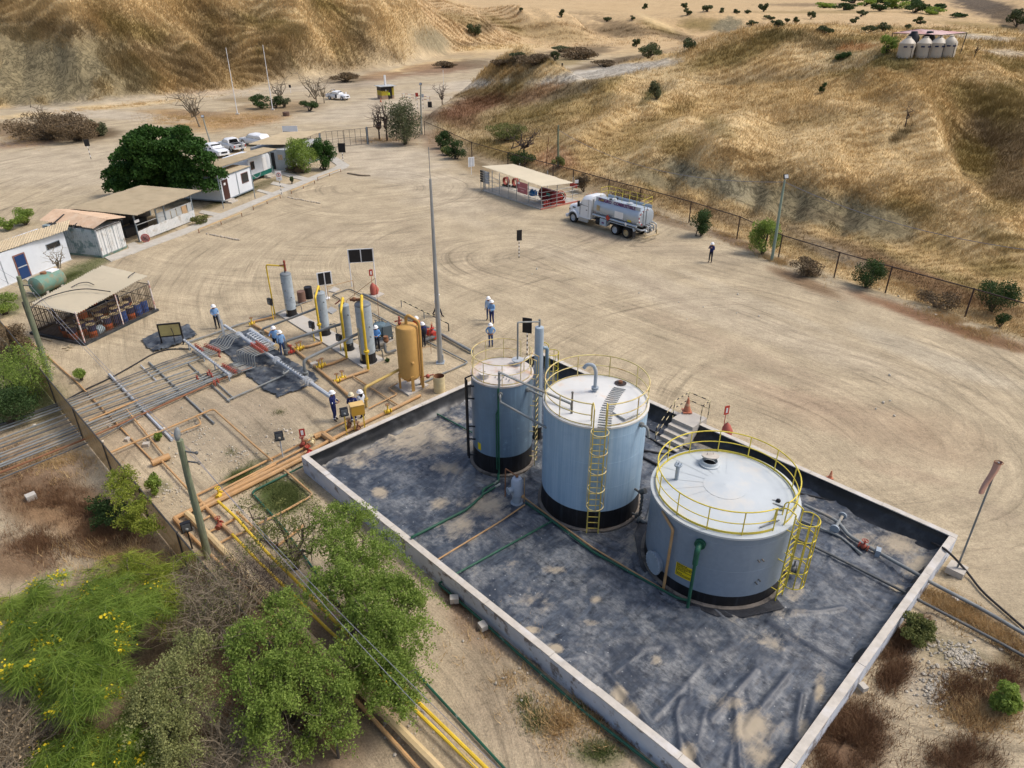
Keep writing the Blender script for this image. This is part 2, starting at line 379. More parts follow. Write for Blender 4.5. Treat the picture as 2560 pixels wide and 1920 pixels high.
# zone colours of the ground (albedo)
DIRT = (0.412,0.338,0.228); ROAD = (0.455,0.39,0.295); STRAW = (0.45,0.315,0.145); LIGHT = (0.58,0.44,0.240); OLIVE = (0.21,0.155,0.055)
SCRUB_SHADE = (0.115,0.082,0.048); RED = (0.17,0.085,0.05); ROCK = (0.215,0.18,0.106); PLAIN = (0.50,0.36,0.205); LITTER = (0.15,0.085,0.045); GRAVEL = (0.275,0.228,0.165); GREENG = (0.075,0.095,0.03); CLAY = (0.24,0.208,0.132)
ZB = [  # x, y, rx, ry, angle, colour, strength
 (120,190,190,90,0,ROCK,1),(60,110,120,50,20,ROCK,.7),(230,130,90,70,0,ROCK,.8),(330,200,60,50,0,ROCK,.6),(0,230,120,40,0,ROCK,.8),
 (150,70,130,22,8,SCRUB_SHADE,.55),(330,70,110,28,20,OLIVE,.8),(420,150,100,50,30,SCRUB_SHADE,.35),(500,190,70,40,20,SCRUB_SHADE,.38),(545,130,45,60,20,SCRUB_SHADE,.44),(680,170,90,35,10,SCRUB_SHADE,.41),(770,140,110,26,25,SCRUB_SHADE,.38),(720,70,70,22,30,OLIVE,.6),(900,105,60,24,30,SCRUB_SHADE,.38),(880,165,80,18,0,SCRUB_SHADE,.38),(610,50,50,20,20,OLIVE,.6),(960,130,60,16,20,SCRUB_SHADE,.6),(560,35,70,15,20,SCRUB_SHADE,.5),
 (1080,100,55,30,25,CLAY,.8),(1160,50,70,15,15,OLIVE,.5),(1210,70,30,14,0,SCRUB_SHADE,.6),(1190,115,50,8,0,SCRUB_SHADE,.5),
 (300,262,330,9,-6,LIGHT,.9),(1040,170,150,10,-10,LIGHT,.9),(1250,120,120,10,-2,LIGHT,.9),
 (870,205,70,18,0,SCRUB_SHADE,.7),(960,190,60,14,-5,RED,.6),(1100,170,110,16,-5,RED,.7),(1180,160,60,14,0,SCRUB_SHADE,.6),(1330,150,80,18,-8,SCRUB_SHADE,.8),(1450,130,90,16,-6,SCRUB_SHADE,.8),(1560,150,120,8,-12,SCRUB_SHADE,.8),(1400,155,60,10,0,OLIVE,.6),(1500,160,90,10,-12,SCRUB_SHADE,.7),
 (1540,78,70,16,5,SCRUB_SHADE,.75),(1690,85,50,12,20,SCRUB_SHADE,.6),(1650,70,60,12,20,OLIVE,.6),(1760,62,70,18,0,OLIVE,.75),(1820,62,42,20,-15,CLAY,1),(1370,80,110,26,10,OLIVE,.35),
 (2060,12,160,5,0,SCRUB_SHADE,.6),(2050,30,200,4,0,OLIVE,.5),(2250,70,200,4,2,OLIVE,.5),(2460,65,140,8,5,OLIVE,.6),(2480,22,140,26,18,(0.13,0.10,0.07),1),(2560,60,100,24,18,(0.15,0.11,0.07),.9),
 # right hill
 (1290,200,60,18,-10,ROCK,.5),(1240,235,80,22,-20,OLIVE,.6),(1180,265,90,25,-15,RED,.85),(1130,300,80,20,10,RED,.6),(1350,235,90,20,-18,RED,.7),(1440,225,110,22,-18,(0.155,0.12,0.07),.9),(1520,215,60,18,-25,OLIVE,.7),(1300,290,100,25,-15,OLIVE,.7),(1400,280,90,30,-25,OLIVE,.6),(1630,245,40,22,-45,(0.12,0.105,0.04),.95),(1500,260,60,22,-40,OLIVE,.5),
 (1850,130,150,32,-18,OLIVE,.8),(1960,90,90,18,0,(0.15,0.115,0.045),.85),(2090,115,70,22,0,(0.17,0.13,0.06),.8),(2150,98,90,10,0,OLIVE,.7),(1900,180,160,20,-8,LIGHT,.4),(2230,150,70,30,10,(0.13,0.11,0.04),.8),(2100,150,40,14,0,(0.15,0.12,0.05),.6),(2140,118,60,9,-4,(0.40,0.20,0.08),.7),
 (1800,320,60,22,30,OLIVE,.7),(1560,370,90,20,-20,OLIVE,.4),(1690,360,60,30,0,OLIVE,.6),(1250,380,80,25,15,OLIVE,.7),(1380,400,60,30,0,(0.45,0.28,0.16),.8),(1430,420,60,20,20,RED,.4),
 (1720,435,90,36,22,CLAY,1),(1850,470,100,42,18,CLAY,1),(1980,512,110,48,15,ROCK,1),(2110,535,100,55,12,ROCK,1),(2220,560,80,45,20,ROCK,.9),(1640,450,80,26,20,ROCK,.85),(1560,440,60,18,20,ROCK,.5),(2060,540,90,14,12,SCRUB_SHADE,.4),
 (1950,330,160,70,10,LIGHT,.55),(2100,420,200,40,12,LIGHT,.5),(1800,260,140,35,-10,STRAW,.6),(2250,230,130,50,0,(0.36,0.235,0.09),.6),(2400,560,45,100,-25,LIGHT,.6),(2300,300,60,90,-25,LIGHT,.4),(2255,335,40,13,-30,(0.09,0.065,0.03),.9),
 (1610,268,125,9,-25,LIGHT,.85),(1650,298,110,20,-25,(0.27,0.19,0.075),.7),(1450,255,110,10,-24,(0.40,0.29,0.13),.6),(2325,340,140,12,55,LIGHT,.85),(2425,525,120,13,62,LIGHT,.9),(2370,300,90,16,55,(0.25,0.175,0.07),.6),(1980,175,150,4,-7,(0.46,0.35,0.2),.8),(2050,300,150,14,-8,(0.30,0.21,0.085),.45),(1850,380,120,12,12,(0.30,0.20,0.08),.5),(2260,480,60,30,20,(0.36,0.235,0.085),.5),(1560,65,90,10,14,SCRUB_SHADE,.6),(1680,90,60,9,12,SCRUB_SHADE,.6),(1640,55,60,8,25,LIGHT,.7),(1260,60,60,10,25,OLIVE,.6),  # dark blobs near the end: shading on the far mounds' flanks, painted in
 (2420,250,60,50,30,OLIVE,.8),(2500,330,110,80,30,SCRUB_SHADE,.75),(2440,400,70,50,30,OLIVE,.9),(2540,450,80,60,30,SCRUB_SHADE,.6),(2510,260,90,60,0,OLIVE,.8),(2500,520,70,30,0,OLIVE,.5),(2520,600,110,24,15,OLIVE,.5),(2540,580,70,14,10,LIGHT,.4),
 (2230,670,260,30,22,(0.20,0.135,0.075),.8),(2350,720,240,26,20,(0.20,0.12,0.06),.8),(2000,600,190,26,22,(0.20,0.15,0.085),.75),(1750,520,140,18,22,(0.19,0.135,0.08),.7),(1560,470,100,14,22,(0.17,0.11,0.065),.7),(2100,640,120,20,25,(0.30,0.24,0.17),.5),
 (2300,790,200,18,20,(0.19,0.10,0.055),.9),(2480,850,120,16,16,(0.18,0.10,0.05),.9),(2000,700,110,16,22,(0.18,0.11,0.06),.8),(1850,610,90,12,22,(0.16,0.10,0.06),.8),(1650,545,110,10,18,(0.18,0.12,0.07),.7),
 (1100,360,60,30,30,RED,.5),(1180,410,60,22,25,(0.2,0.14,0.07),.7),(1050,300,40,20,0,SCRUB_SHADE,.6),(960,355,90,12,0,(0.2,0.13,0.07),.8),(1010,340,60,10,0,SCRUB_SHADE,.5),
 # islands in the road
 (40,330,130,24,5,(0.21,0.15,0.09),.95),(200,335,120,22,0,SCRUB_SHADE,.95),(60,360,110,10,-5,(0.3,0.2,0.13),.8),(450,295,110,24,5,(0.35,0.235,0.115),1),(560,302,130,24,-6,(0.37,0.245,0.12),1),(480,285,90,10,0,(0.25,0.17,0.1),.8),(680,265,120,14,-5,(0.30,0.22,0.13),.9),(640,298,90,16,-8,(0.36,0.24,0.13),.95),(720,275,110,12,-6,(0.26,0.19,0.11),.8),(610,248,70,9,0,(0.24,0.18,0.1),.8),(520,232,110,6,-3,(0.42,0.27,0.15),.6),
 # pale tracks of the yard
 (560,235,500,11,-4,ROAD,.6),(250,285,260,12,4,ROAD,.8),(200,420,330,60,0,ROAD,.45),(950,270,200,34,-8,ROAD,.7),(1150,215,120,14,-7,ROAD,1),(1520,178,170,14,-9,(0.46,0.42,0.35),1),(960,400,160,50,8,ROAD,.7),(1100,480,160,60,20,ROAD,.35),(2440,92,120,7,4,ROAD,.9),(2540,135,90,9,6,ROAD,.7),(2300,88,80,4,0,ROAD,.6),
 (1750,760,500,40,20,ROAD,.35),(2350,900,260,26,20,(0.42,0.37,0.28),.5),(1650,620,200,24,10,(0.33,0.27,0.19),.45),(1480,590,120,18,10,(0.31,0.25,0.18),.5),(2150,1060,220,60,15,(0.36,0.25,0.165),.35),(2380,1090,160,60,15,(0.33,0.245,0.16),.4),(1290,640,60,20,0,(0.33,0.27,0.185),.7),(1850,880,300,26,22,(0.33,0.26,0.18),.55),(2000,1000,220,20,18,(0.34,0.255,0.175),.5),(1600,700,160,16,28,(0.32,0.26,0.185),.5),(1400,700,120,14,35,(0.33,0.27,0.19),.4),(1900,760,260,14,22,(0.47,0.40,0.29),.5),(1100,620,200,30,30,(0.34,0.275,0.19),.35),(900,600,200,24,10,(0.35,0.285,0.2),.35),(2250,1180,140,16,14,(0.33,0.25,0.17),.5),(2480,1280,120,20,20,(0.34,0.27,0.19),.4),(1250,520,90,20,20,(0.30,0.25,0.18),.5),
 # process area, below the pit, by the fence
 (560,1080,170,110,0,GRAVEL,.6),(300,1060,160,120,0,(0.34,0.265,0.18),.6),(700,1000,200,60,0,(0.33,0.265,0.185),.5),(850,900,160,60,20,(0.30,0.23,0.155),.5),(1000,960,120,50,0,(0.30,0.23,0.155),.5),(680,850,60,30,0,(0.30,0.24,0.165),.5),
 (700,1245,75,52,0,GREENG,1),(600,1190,60,26,-25,GREENG,.95),(640,1165,40,22,-20,GREENG,.6),(400,1215,30,20,0,GREENG,.5),(120,935,40,20,0,GREENG,.3),
 (150,1250,260,80,20,LITTER,.85),(250,1340,220,60,20,(0.24,0.15,0.08),.8),(90,1150,160,60,10,(0.28,0.19,0.12),.7),(60,1400,120,60,0,LITTER,.8),(60,1000,110,60,0,GREENG,.8),(20,920,50,60,0,GREENG,.8),(20,760,40,30,0,GREENG,.7),(70,700,50,16,0,GREENG,.4),
 (350,1600,500,220,0,(0.15,0.10,0.055),.9),(700,1750,300,200,30,(0.20,0.135,0.085),.8),(300,1850,500,120,0,(0.11,0.075,0.045),.8),(1200,1560,110,60,45,(0.20,0.12,0.075),.7),(1350,1750,300,200,40,(0.30,0.235,0.16),.6),(1520,1780,120,24,52,(0.15,0.095,0.06),.8),(1150,1500,70,24,45,(0.16,0.10,0.06),.8),(1500,1880,70,40,0,GREENG,.55),(1340,1800,40,40,0,GREENG,.4),(880,1720,120,100,40,(0.27,0.2,0.13),.6),
 (2260,1600,90,30,-40,(0.14,0.085,0.05),.9),(2240,1680,60,40,-40,(0.15,0.09,0.055),.85),(2130,1850,130,110,-40,(0.125,0.075,0.045),.95),(2450,1750,130,80,10,(0.13,0.10,0.05),.9),(2530,1680,60,70,0,(0.15,0.11,0.055),.8),(2400,1900,120,60,0,(0.12,0.08,0.045),.8),(2380,1500,130,26,30,(0.22,0.165,0.1),.7),(2480,1570,110,30,30,(0.20,0.14,0.085),.7),(2400,1640,110,40,20,CLAY,.8),(2300,1720,60,60,0,(0.34,0.29,0.22),.7),(2280,1590,36,18,0,GREENG,.8),(2400,1790,60,20,20,(0.28,0.19,0.08),.6),
 (180,690,120,22,-28,GREENG,.8),(560,500,60,10,-25,(0.12,0.1,0.05),.8),(640,470,60,12,-25,(0.1,0.085,0.04),.7),(720,415,70,14,-25,(0.08,0.075,0.03),.8),(420,575,60,10,-28,(0.17,0.13,0.07),.7)]
def zone(x,y,z,k):
    f = y > 4
    px = np.full(len(x),9000.0); py = np.full(len(x),9000.0)
    px[f],py[f] = proj(x[f],y[f],z[f])
    wob = 0.55 + 0.9 * fbm(x / 3.1,y / 3.1,4,31)
    n1 = fbm(x / 14,y / 14,4,41); n2 = fbm(x / 4,y / 4,3,51)
    col = np.tile(np.array(DIRT),(len(x),1)).astype(float)
    far = sstep(230,330,y) * (np.abs(x) < 5000)
    hill = np.array(STRAW)[None] * (1 - sstep(.45,.7,n1))[:,None] + np.array(LIGHT)[None] * sstep(.45,.7,n1)[:,None]
    ol = (sstep(.52,.72,n2 * .5 + fbm(x / 30,y / 30,3,61) * .5) * 0.85)[:,None]
    hill = hill * (1 - ol) + np.array(OLIVE)[None] * ol
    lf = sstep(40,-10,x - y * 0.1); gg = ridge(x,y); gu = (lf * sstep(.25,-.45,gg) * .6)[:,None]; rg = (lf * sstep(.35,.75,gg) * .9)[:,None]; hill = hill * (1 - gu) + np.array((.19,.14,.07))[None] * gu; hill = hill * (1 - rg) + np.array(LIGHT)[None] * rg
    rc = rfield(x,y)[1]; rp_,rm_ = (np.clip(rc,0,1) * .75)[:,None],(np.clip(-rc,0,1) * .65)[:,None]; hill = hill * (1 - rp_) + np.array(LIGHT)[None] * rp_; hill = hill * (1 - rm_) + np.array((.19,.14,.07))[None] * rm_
    a = np.maximum(k,far)[:,None]; hill = hill * (1 - far[:,None] * .8) + np.array(PLAIN)[None] * far[:,None] * .8
    col = col * (1 - a) + hill * a
    for (bx,by,rx,ry,ang,cc,st) in ZB:
        ca,sa = math.cos(R(ang)),math.sin(R(ang)); dx,dy = px - bx,py - by
        e = np.sqrt(((dx * ca + dy * sa) / rx) ** 2 + ((-dx * sa + dy * ca) / ry) ** 2)
        mk = (st * sstep(1.25,0.55,e / wob))[:,None]
        col = col * (1 - mk) + np.array(cc)[None] * mk
    return col
def trackfield(x,y):
    u,v = x * SC + y * SS,x * SS - y * SC
    u0,v0 = UV(G(1297,645)); u1,v1 = UV(G(2150,1120)); u2,v2 = UV(G(1000,520))
    return np.hypot(np.maximum(0,v0 - v) + np.maximum(0,v - v1),u - u0 + 5 * sstep(0,12,v - v1 + 4)) + (fbm(x / 12,y / 12,2,71) - .5) * 2.4

def trackfield2(x,y):
    c = G(2130,1090); q = np.hypot(x - c.x,y - c.y); e = G(1120,470); q2 = np.hypot(x - e.x + 9,y - e.y)
    return np.minimum(q + 6 * sstep(15,22,q) ,q2 + 3.0) + (fbm(x / 10,y / 10,2,73) - .5) * 2
th = np.concatenate([np.linspace(-180,-60,18)[:-1],np.linspace(-60,-39,40)[:-1],np.linspace(-39,39,560),np.linspace(39,60,40)[1:],np.linspace(60,180,18)[1:]])
rr_ = np.concatenate([[0.02,3,6,8],np.geomspace(9.5,900,520),np.geomspace(930,4500,24)])
TH_,RR_ = np.meshgrid(np.radians(th),rr_); gx = (RR_ * np.sin(TH_)).ravel(); gy = (RR_ * np.cos(TH_)).ravel()
gz,gk = terrain(gx,gy)
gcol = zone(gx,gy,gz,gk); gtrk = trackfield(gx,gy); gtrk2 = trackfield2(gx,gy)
def grid_mesh(name,X,Y,Z,nr,nc):
    me = bpy.data.meshes.new(name); n = nr * nc
    me.vertices.add(n); me.vertices.foreach_set('co',np.stack([X,Y,Z],-1).astype(np.float32).ravel())
    i = np.arange((nr - 1) * (nc - 1)); r_,c_ = i // (nc - 1),i % (nc - 1); a = r_ * nc + c_
    q = np.stack([a,a + nc,a + nc + 1,a + 1],-1).astype(np.int32)
    me.loops.add(q.size); me.loops.foreach_set('vertex_index',q.ravel())
    me.polygons.add(len(q)); me.polygons.foreach_set('loop_start',(np.arange(len(q)) * 4).astype(np.int32)); me.polygons.foreach_set('loop_total',np.full(len(q),4,np.int32))
    me.polygons.foreach_set('use_smooth',np.ones(len(q),bool)); me.update(calc_edges=True); me.validate(); return me
gme = grid_mesh("ground",gx,gy,gz,len(rr_),len(th))
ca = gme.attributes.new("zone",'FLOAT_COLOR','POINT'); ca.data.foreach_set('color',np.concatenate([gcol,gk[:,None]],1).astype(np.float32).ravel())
fa = gme.attributes.new("track",'FLOAT','POINT'); fa.data.foreach_set('value',gtrk.astype(np.float32))
fb = gme.attributes.new('track2','FLOAT','POINT'); fb.data.foreach_set('value',gtrk2.astype(np.float32))
ground = bpy.data.objects.new("ground",gme); C.objects.link(ground); ground['kind'] = 'structure'
def ground_material():
    m = bpy.data.materials.new("earth_and_grass"); t = nodes(m); L = t.links
    at = N(t,"ShaderNodeAttribute",attribute_name="zone"); tr = N(t,"ShaderNodeAttribute",attribute_name="track")
    g = t.nodes.new("ShaderNodeNewGeometry"); pos = g.outputs['Position']
    base = at.outputs['Color']; k = at.outputs['Alpha']
    nA = noise(t,pos,0.35,6,0.65); nB = noise(t,pos,3.5,6,0.7); nC = noise(t,pos,14.0,4,0.7)
    c = mixc(t,1.0,base,ramp(t,nA,[(0.3,0.80),(0.7,1.2)]),'MULTIPLY')
    c = mixc(t,1.0,c,ramp(t,nB,[(0.28,0.80),(0.5,1.0),(0.75,1.14)]),'MULTIPLY')
    c = mixc(t,1.0,c,ramp(t,nC,[(0.3,0.78),(0.7,1.18)]),'MULTIPLY')
    # wheel tracks on the bare yard
    cx = t.nodes.new("ShaderNodeCombineXYZ"); mul = N(t,"ShaderNodeMath",operation='MULTIPLY',n_1=2.0); L.new(tr.outputs['Fac'],mul.inputs[0]); L.new(mul.outputs[0],cx.inputs[0])
    sep = t.nodes.new("ShaderNodeSeparateXYZ"); L.new(pos,sep.inputs[0])
    m2 = N(t,"ShaderNodeMath",operation='MULTIPLY',n_1=0.08); L.new(sep.outputs[0],m2.inputs[0]); L.new(m2.outputs[0],cx.inputs[1])
    m3 = N(t,"ShaderNodeMath",operation='MULTIPLY',n_1=0.08); L.new(sep.outputs[1],m3.inputs[0]); L.new(m3.outputs[0],cx.inputs[2])
    nT = noise(t,cx.outputs[0],1.0,7,0.72)
    tk = ramp(t,nT,[(0.34,0.60),(0.45,0.92),(0.57,1.05),(0.68,1.22)])
    inv = N(t,"ShaderNodeMath",operation='SUBTRACT',n_0=1.0); L.new(k,inv.inputs[1])
    msk = N(t,"ShaderNodeMath",operation='MULTIPLY'); L.new(inv.outputs[0],msk.inputs[0]); L.new(ramp(t,noise(t,pos,0.12,3),[(0.38,0.12),(0.60,0.95)]),msk.inputs[1])
    ct = mixc(t,1.0,c,tk,'MULTIPLY'); c = mixc(t,msk.outputs[0],c,ct)
    t2 = N(t,"ShaderNodeAttribute",attribute_name="track2"); c2 = t.nodes.new("ShaderNodeCombineXYZ"); mu2 = N(t,"ShaderNodeMath",operation='MULTIPLY',n_1=1.7); L.new(t2.outputs['Fac'],mu2.inputs[0]); L.new(mu2.outputs[0],c2.inputs[0]); L.new(m3.outputs[0],c2.inputs[1]); L.new(m2.outputs[0],c2.inputs[2])
    nT2 = noise(t,c2.outputs[0],1.0,6,0.7); mk2 = N(t,"ShaderNodeMath",operation='MULTIPLY'); L.new(inv.outputs[0],mk2.inputs[0]); L.new(ramp(t,noise(t,pos,0.10,3),[(0.44,0.9),(0.56,0.0)]),mk2.inputs[1])
    c = mixc(t,mk2.outputs[0],c,mixc(t,1.0,c,ramp(t,nT2,[(0.36,0.66),(0.46,0.95),(0.58,1.05),(0.68,1.18)]),'MULTIPLY'))
    # grass strands leaning down the slopes
    nG = noise(t,mapping(t,pos,(2.2,1.1,0.5)),1.0,7,0.75,0.8)
    gr = mixc(t,1.0,c,ramp(t,nG,[(0.3,(0.55,0.52,0.48)),(0.5,(0.98,0.98,0.98)),(0.72,(1.3,1.28,1.2))]),'MULTIPLY')
    c = mixc(t,k,c,gr)
    cr = noise(t,mapping(t,pos,(0.55,0.55,0.12)),1.0,5,0.65,1.2); ab = N(t,"ShaderNodeMath",operation='SUBTRACT',n_1=0.5); L.new(cr,ab.inputs[0]); a2 = N(t,"ShaderNodeMath",operation='ABSOLUTE'); L.new(ab.outputs[0],a2.inputs[0])
    hs = t.nodes.new("ShaderNodeSeparateColor"); hs.mode = 'HSV'; L.new(base,hs.inputs[0]); bare = N(t,"ShaderNodeMath",operation='MULTIPLY'); L.new(ramp(t,hs.outputs[1],[(0.52,1.0),(0.56,0.0)]),bare.inputs[0]); L.new(k,bare.inputs[1])
    c = mixc(t,bare.outputs[0],c,mixc(t,1.0,c,ramp(t,a2.outputs[0],[(0.0,0.42),(0.035,0.8),(0.09,1.08)]),'MULTIPLY'))
    # pebbles
    vo = N(t,"ShaderNodeTexVoronoi",i_Scale=9.0); L.new(pos,vo.inputs['Vector'])
    pb = ramp(t,vo.outputs['Distance'],[(0.08,1.0),(0.16,0.0)])
    pm = N(t,"ShaderNodeMath",operation='MULTIPLY'); L.new(pb,pm.inputs[0]); L.new(ramp(t,noise(t,pos,0.5,4),[(0.56,0.0),(0.7,0.55)]),pm.inputs[1])
    c = mixc(t,pm.outputs[0],c,(0.5,0.45,0.37))
    b = N(t,"ShaderNodeBsdfPrincipled",i_Roughness=0.95); b.inputs['Specular IOR Level'].default_value = 0.1
    L.new(c,b.inputs['Base Color'])
    bn = N(t,"ShaderNodeBump",i_Strength=0.5,i_Distance=0.12); L.new(nB,bn.inputs['Height'])
    bn2 = N(t,"ShaderNodeBump",i_Strength=0.8,i_Distance=0.1); L.new(nT,bn2.inputs['Height']); L.new(bn.outputs[0],bn2.inputs['Normal'])
    L.new(bn2.outputs[0],b.inputs['Normal'])
    o = t.nodes.new("ShaderNodeOutputMaterial"); L.new(b.outputs[0],o.inputs[0]); return m
gme.materials.append(ground_material())
# ------------------------------------------------------------------ the tank enclosure
U0,U1,V0,V1,WT,WH = 12.12,28.28,-26.75,-3.25,0.24,0.80
mt_wall = M('flaking_whitewash',(0.52,0.56,0.63),0.8,var=0.1,scl=1.5,dirt=(0.17,0.14,0.125),dscl=1.7,dlo=0.53,dhi=0.6,rust=(0.36,0.31,0.25),rscl=0.8,rlo=0.6,rhi=0.75)
mt_coping = M('wall_top_cement',(0.50,0.46,0.40),0.9,var=0.15,scl=2.5,dirt=(0.60,0.58,0.56),dlo=0.5,dhi=0.7,bump=0.2)
mt_sheet = M('black_membrane',(0.010,0.011,0.013),0.42,var=0.3,dirt=(0.055,0.06,0.068),dscl=1.4,dlo=0.5,dhi=0.8,spec=0.5)
def liner_material():
    m = bpy.data.materials.new("dusty_membrane"); t = nodes(m); L = t.links
    g = t.nodes.new("ShaderNodeNewGeometry"); pos = g.outputs['Position']
    da = N(t,"ShaderNodeAttribute",attribute_name="dust")
    rot = t.nodes.new("ShaderNodeMapping"); rot.inputs['Rotation'].default_value = (0,0,-SA); L.new(pos,rot.inputs[0]); sp_ = rot.outputs[0]
    n1 = noise(t,pos,0.9,9,0.72); n2 = noise(t,pos,0.33,5,0.6); n3 = noise(t,mapping(t,sp_,(7,3.2,1)),1.0,9,0.78); n5 = noise(t,mapping(t,sp_,(1.1,4.5,1)),1.0,9,0.76); n6 = noise(t,mapping(t,sp_,(0.8,0.28,1)),1.0,7,0.7)
    c = ramp(t,n3,[(0.36,(0.008,0.011,0.018)),(0.64,(0.038,0.048,0.066))])
    w1 = N(t,"ShaderNodeMath",operation='MULTIPLY'); L.new(ramp(t,n6,[(0.36,0.25),(0.54,1.0)]),w1.inputs[0]); L.new(ramp(t,n5,[(0.38,0.0),(0.68,0.9)]),w1.inputs[1]); c = mixc(t,w1.outputs[0],c,(0.112,0.136,0.170))  # pale blue film; the sky's sheen is painted into its colour
    w2 = N(t,"ShaderNodeMath",operation='MULTIPLY'); L.new(ramp(t,n1,[(0.45,0.0),(0.58,1.0)]),w2.inputs[0]); L.new(ramp(t,n3,[(0.40,0.15),(0.64,0.8)]),w2.inputs[1]); c = mixc(t,w2.outputs[0],c,(0.28,0.285,0.28))
    fo = N(t,"ShaderNodeAttribute",attribute_name="fold"); c = mixc(t,fo.outputs['Fac'],c,(0.04,0.05,0.07))
    s = N(t,"ShaderNodeMath",operation='ADD'); L.new(da.outputs['Fac'],s.inputs[0])
    sc_ = N(t,"ShaderNodeMath",operation='MULTIPLY_ADD',n_1=1.5,n_2=-0.75); L.new(n1,sc_.inputs[0]); L.new(sc_.outputs[0],s.inputs[1])
    s2 = N(t,"ShaderNodeMath",operation='MULTIPLY_ADD',n_1=1.1,n_2=-0.55); L.new(n5,s2.inputs[0])
    s3 = N(t,"ShaderNodeMath",operation='ADD'); L.new(s.outputs[0],s3.inputs[0]); L.new(s2.outputs[0],s3.inputs[1])
    c = mixc(t,ramp(t,s3.outputs[0],[(0.28,0.0),(0.50,0.45),(0.72,0.88)]),c,(0.385,0.325,0.235))
    vo = N(t,"ShaderNodeTexVoronoi",i_Scale=3.3); L.new(pos,vo.inputs['Vector'])
    sp = N(t,"ShaderNodeMath",operation='MULTIPLY'); L.new(ramp(t,vo.outputs['Distance'],[(0.07,1.0),(0.11,0.0)]),sp.inputs[0]); L.new(ramp(t,n2,[(0.45,0.0),(0.6,0.8)]),sp.inputs[1])
    c = mixc(t,sp.outputs[0],c,(0.42,0.43,0.43))
    b = N(t,"ShaderNodeBsdfPrincipled",i_Roughness=0.5); b.inputs['Specular IOR Level'].default_value = 0.45
    L.new(c,b.inputs['Base Color']); L.new(ramp(t,s3.outputs[0],[(0.3,0.42),(0.6,0.9)]),b.inputs['Roughness'])
    bn = N(t,"ShaderNodeBump",i_Strength=0.45,i_Distance=0.04); L.new(n3,bn.inputs['Height']); L.new(bn.outputs[0],b.inputs['Normal'])
    o = t.nodes.new("ShaderNodeOutputMaterial"); L.new(b.outputs[0],o.inputs[0]); return m
FOLDS = []                                          # (list of uv points, height, half width)
def fold(px,h,wd): FOLDS.append(([UV(G(*p)) for p in px],h,wd))
F3 = lambda l: [(1280 + x / 2.677,1300 + y / 2.677) for x,y in l]
F4 = lambda l: [(1920 + x / 2.677,1300 + y / 2.677) for x,y in l]
F2 = lambda l: [(640 + x / 3.456,860 + y / 3.456) for x,y in l]
fold(F3([(1490,1215),(1500,1400),(1520,1659)]),.16,.13); fold(F3([(1130,1210),(1095,1300),(1115,1450),(1130,1590)]),.12,.10); fold(F3([(1150,1460),(1210,1540),(1260,1659)]),.15,.12)
fold(F3([(640,1050),(800,1230),(950,1440),(1010,1500)]),.15,.13); fold(F3([(1630,1010),(1480,1170),(1330,1340)]),.12,.16); fold(F3([(1300,940),(1130,1140),(950,1330)]),.07,.10)
fold(F3([(1713,1200),(1640,1300),(1560,1420)]),.13,.16); fold(F3([(1290,1280),(1260,1400),(1240,1500)]),.1,.12); fold(F3([(1480,1480),(1440,1640)]),.1,.1); fold(F3([(1190,1110),(1185,1230)]),.06,.06); fold(F3([(560,980),(700,1130)]),.06,.1)
fold(F3([(860,890),(680,1030)]),.05,.06); fold(F3([(860,870),(1080,830),(1250,800),(1500,790)]),.06,.14)
fold(F4([(0,690),(200,800),(440,950),(530,1010)]),.1,.10); fold(F4([(150,620),(330,620),(500,595)]),.12,.14); fold(F4([(220,1180),(190,1350),(170,1510)]),.14,.12); fold(F4([(330,1130),(290,1250),(250,1400)]),.09,.11); fold(F4([(130,1040),(60,1130),(0,1200)]),.12,.14); fold(F4([(100,1350),(20,1440),(0,1500)]),.08,.1)
fold(F4([(250,340),(440,450),(740,600)]),.05,.07); fold(F4([(420,180),(400,300),(440,380)]),.07,.1); fold(F4([(830,330),(880,430),(940,450)]),.08,.09); fold(F4([(770,300),(830,430)]),.06,.07); fold(F4([(860,290),(960,380)]),.05,.07); fold(F4([(100,520),(220,600)]),.06,.07)
fold(F2([(640,1080),(860,1100),(1070,1120)]),.10,.12); fold(F2([(1850,950),(1700,1060),(1650,1270)]),.10,.15); fold(F2([(1850,1000),(1740,1150),(1690,1250)]),.09,.12); fold(F2([(1900,1080),(1880,1300)]),.07,.1); fold(F2([(1150,1300),(1170,1420)]),.05,.07); fold(F2([(1080,1120),(1250,960)]),.05,.06); fold(F2([(1080,1120),(1250,1240)]),.05,.06); fold(F2([(1080,1120),(980,1300)]),.04,.06)
fold(F2([(1740,1280),(1720,1500)]),.05,.08); fold(F2([(1850,1440),(1950,1600)]),.07,.1); fold(F2([(560,1040),(640,1150),(780,1290)]),.05,.09); fold(F2([(1550,600),(1640,720),(1840,830)]),.04,.05)
def seg_d(u,v,pts):
    d = np.full(len(u),99.0); q = np.stack([u,v],-1)
    for i in range(len(pts) - 1):
        a,b = np.array(pts[i]),np.array(pts[i + 1]); e = b - a
        t = np.clip(((q - a) @ e) / (e @ e),0,1); d = np.minimum(d,np.sqrt(((q - a - t[:,None] * e) ** 2).sum(1)))
    return d
nu,nv = 250,360
uu,vv = np.meshgrid(np.linspace(U0 + WT,U1 - WT,nu),np.linspace(V0 + WT,V1 - WT,nv),indexing='ij'); uu = uu.ravel(); vv = vv.ravel()
lz = np.full(len(uu),0.03)
wr = 1 - np.abs(2 * fbm(uu * 1.1 + fbm(uu * .4,vv * .4,2,5) * 3,vv * 0.45,3,81) - 1) * 2.2
lz += np.clip(wr,0,1) ** 3 * 0.075 * fbm(uu / 3,vv / 3,2,83) * 1.6
wr2 = 1 - np.abs(2 * fbm(uu * 3.0,vv * 1.4,3,91) - 1) * 2.2
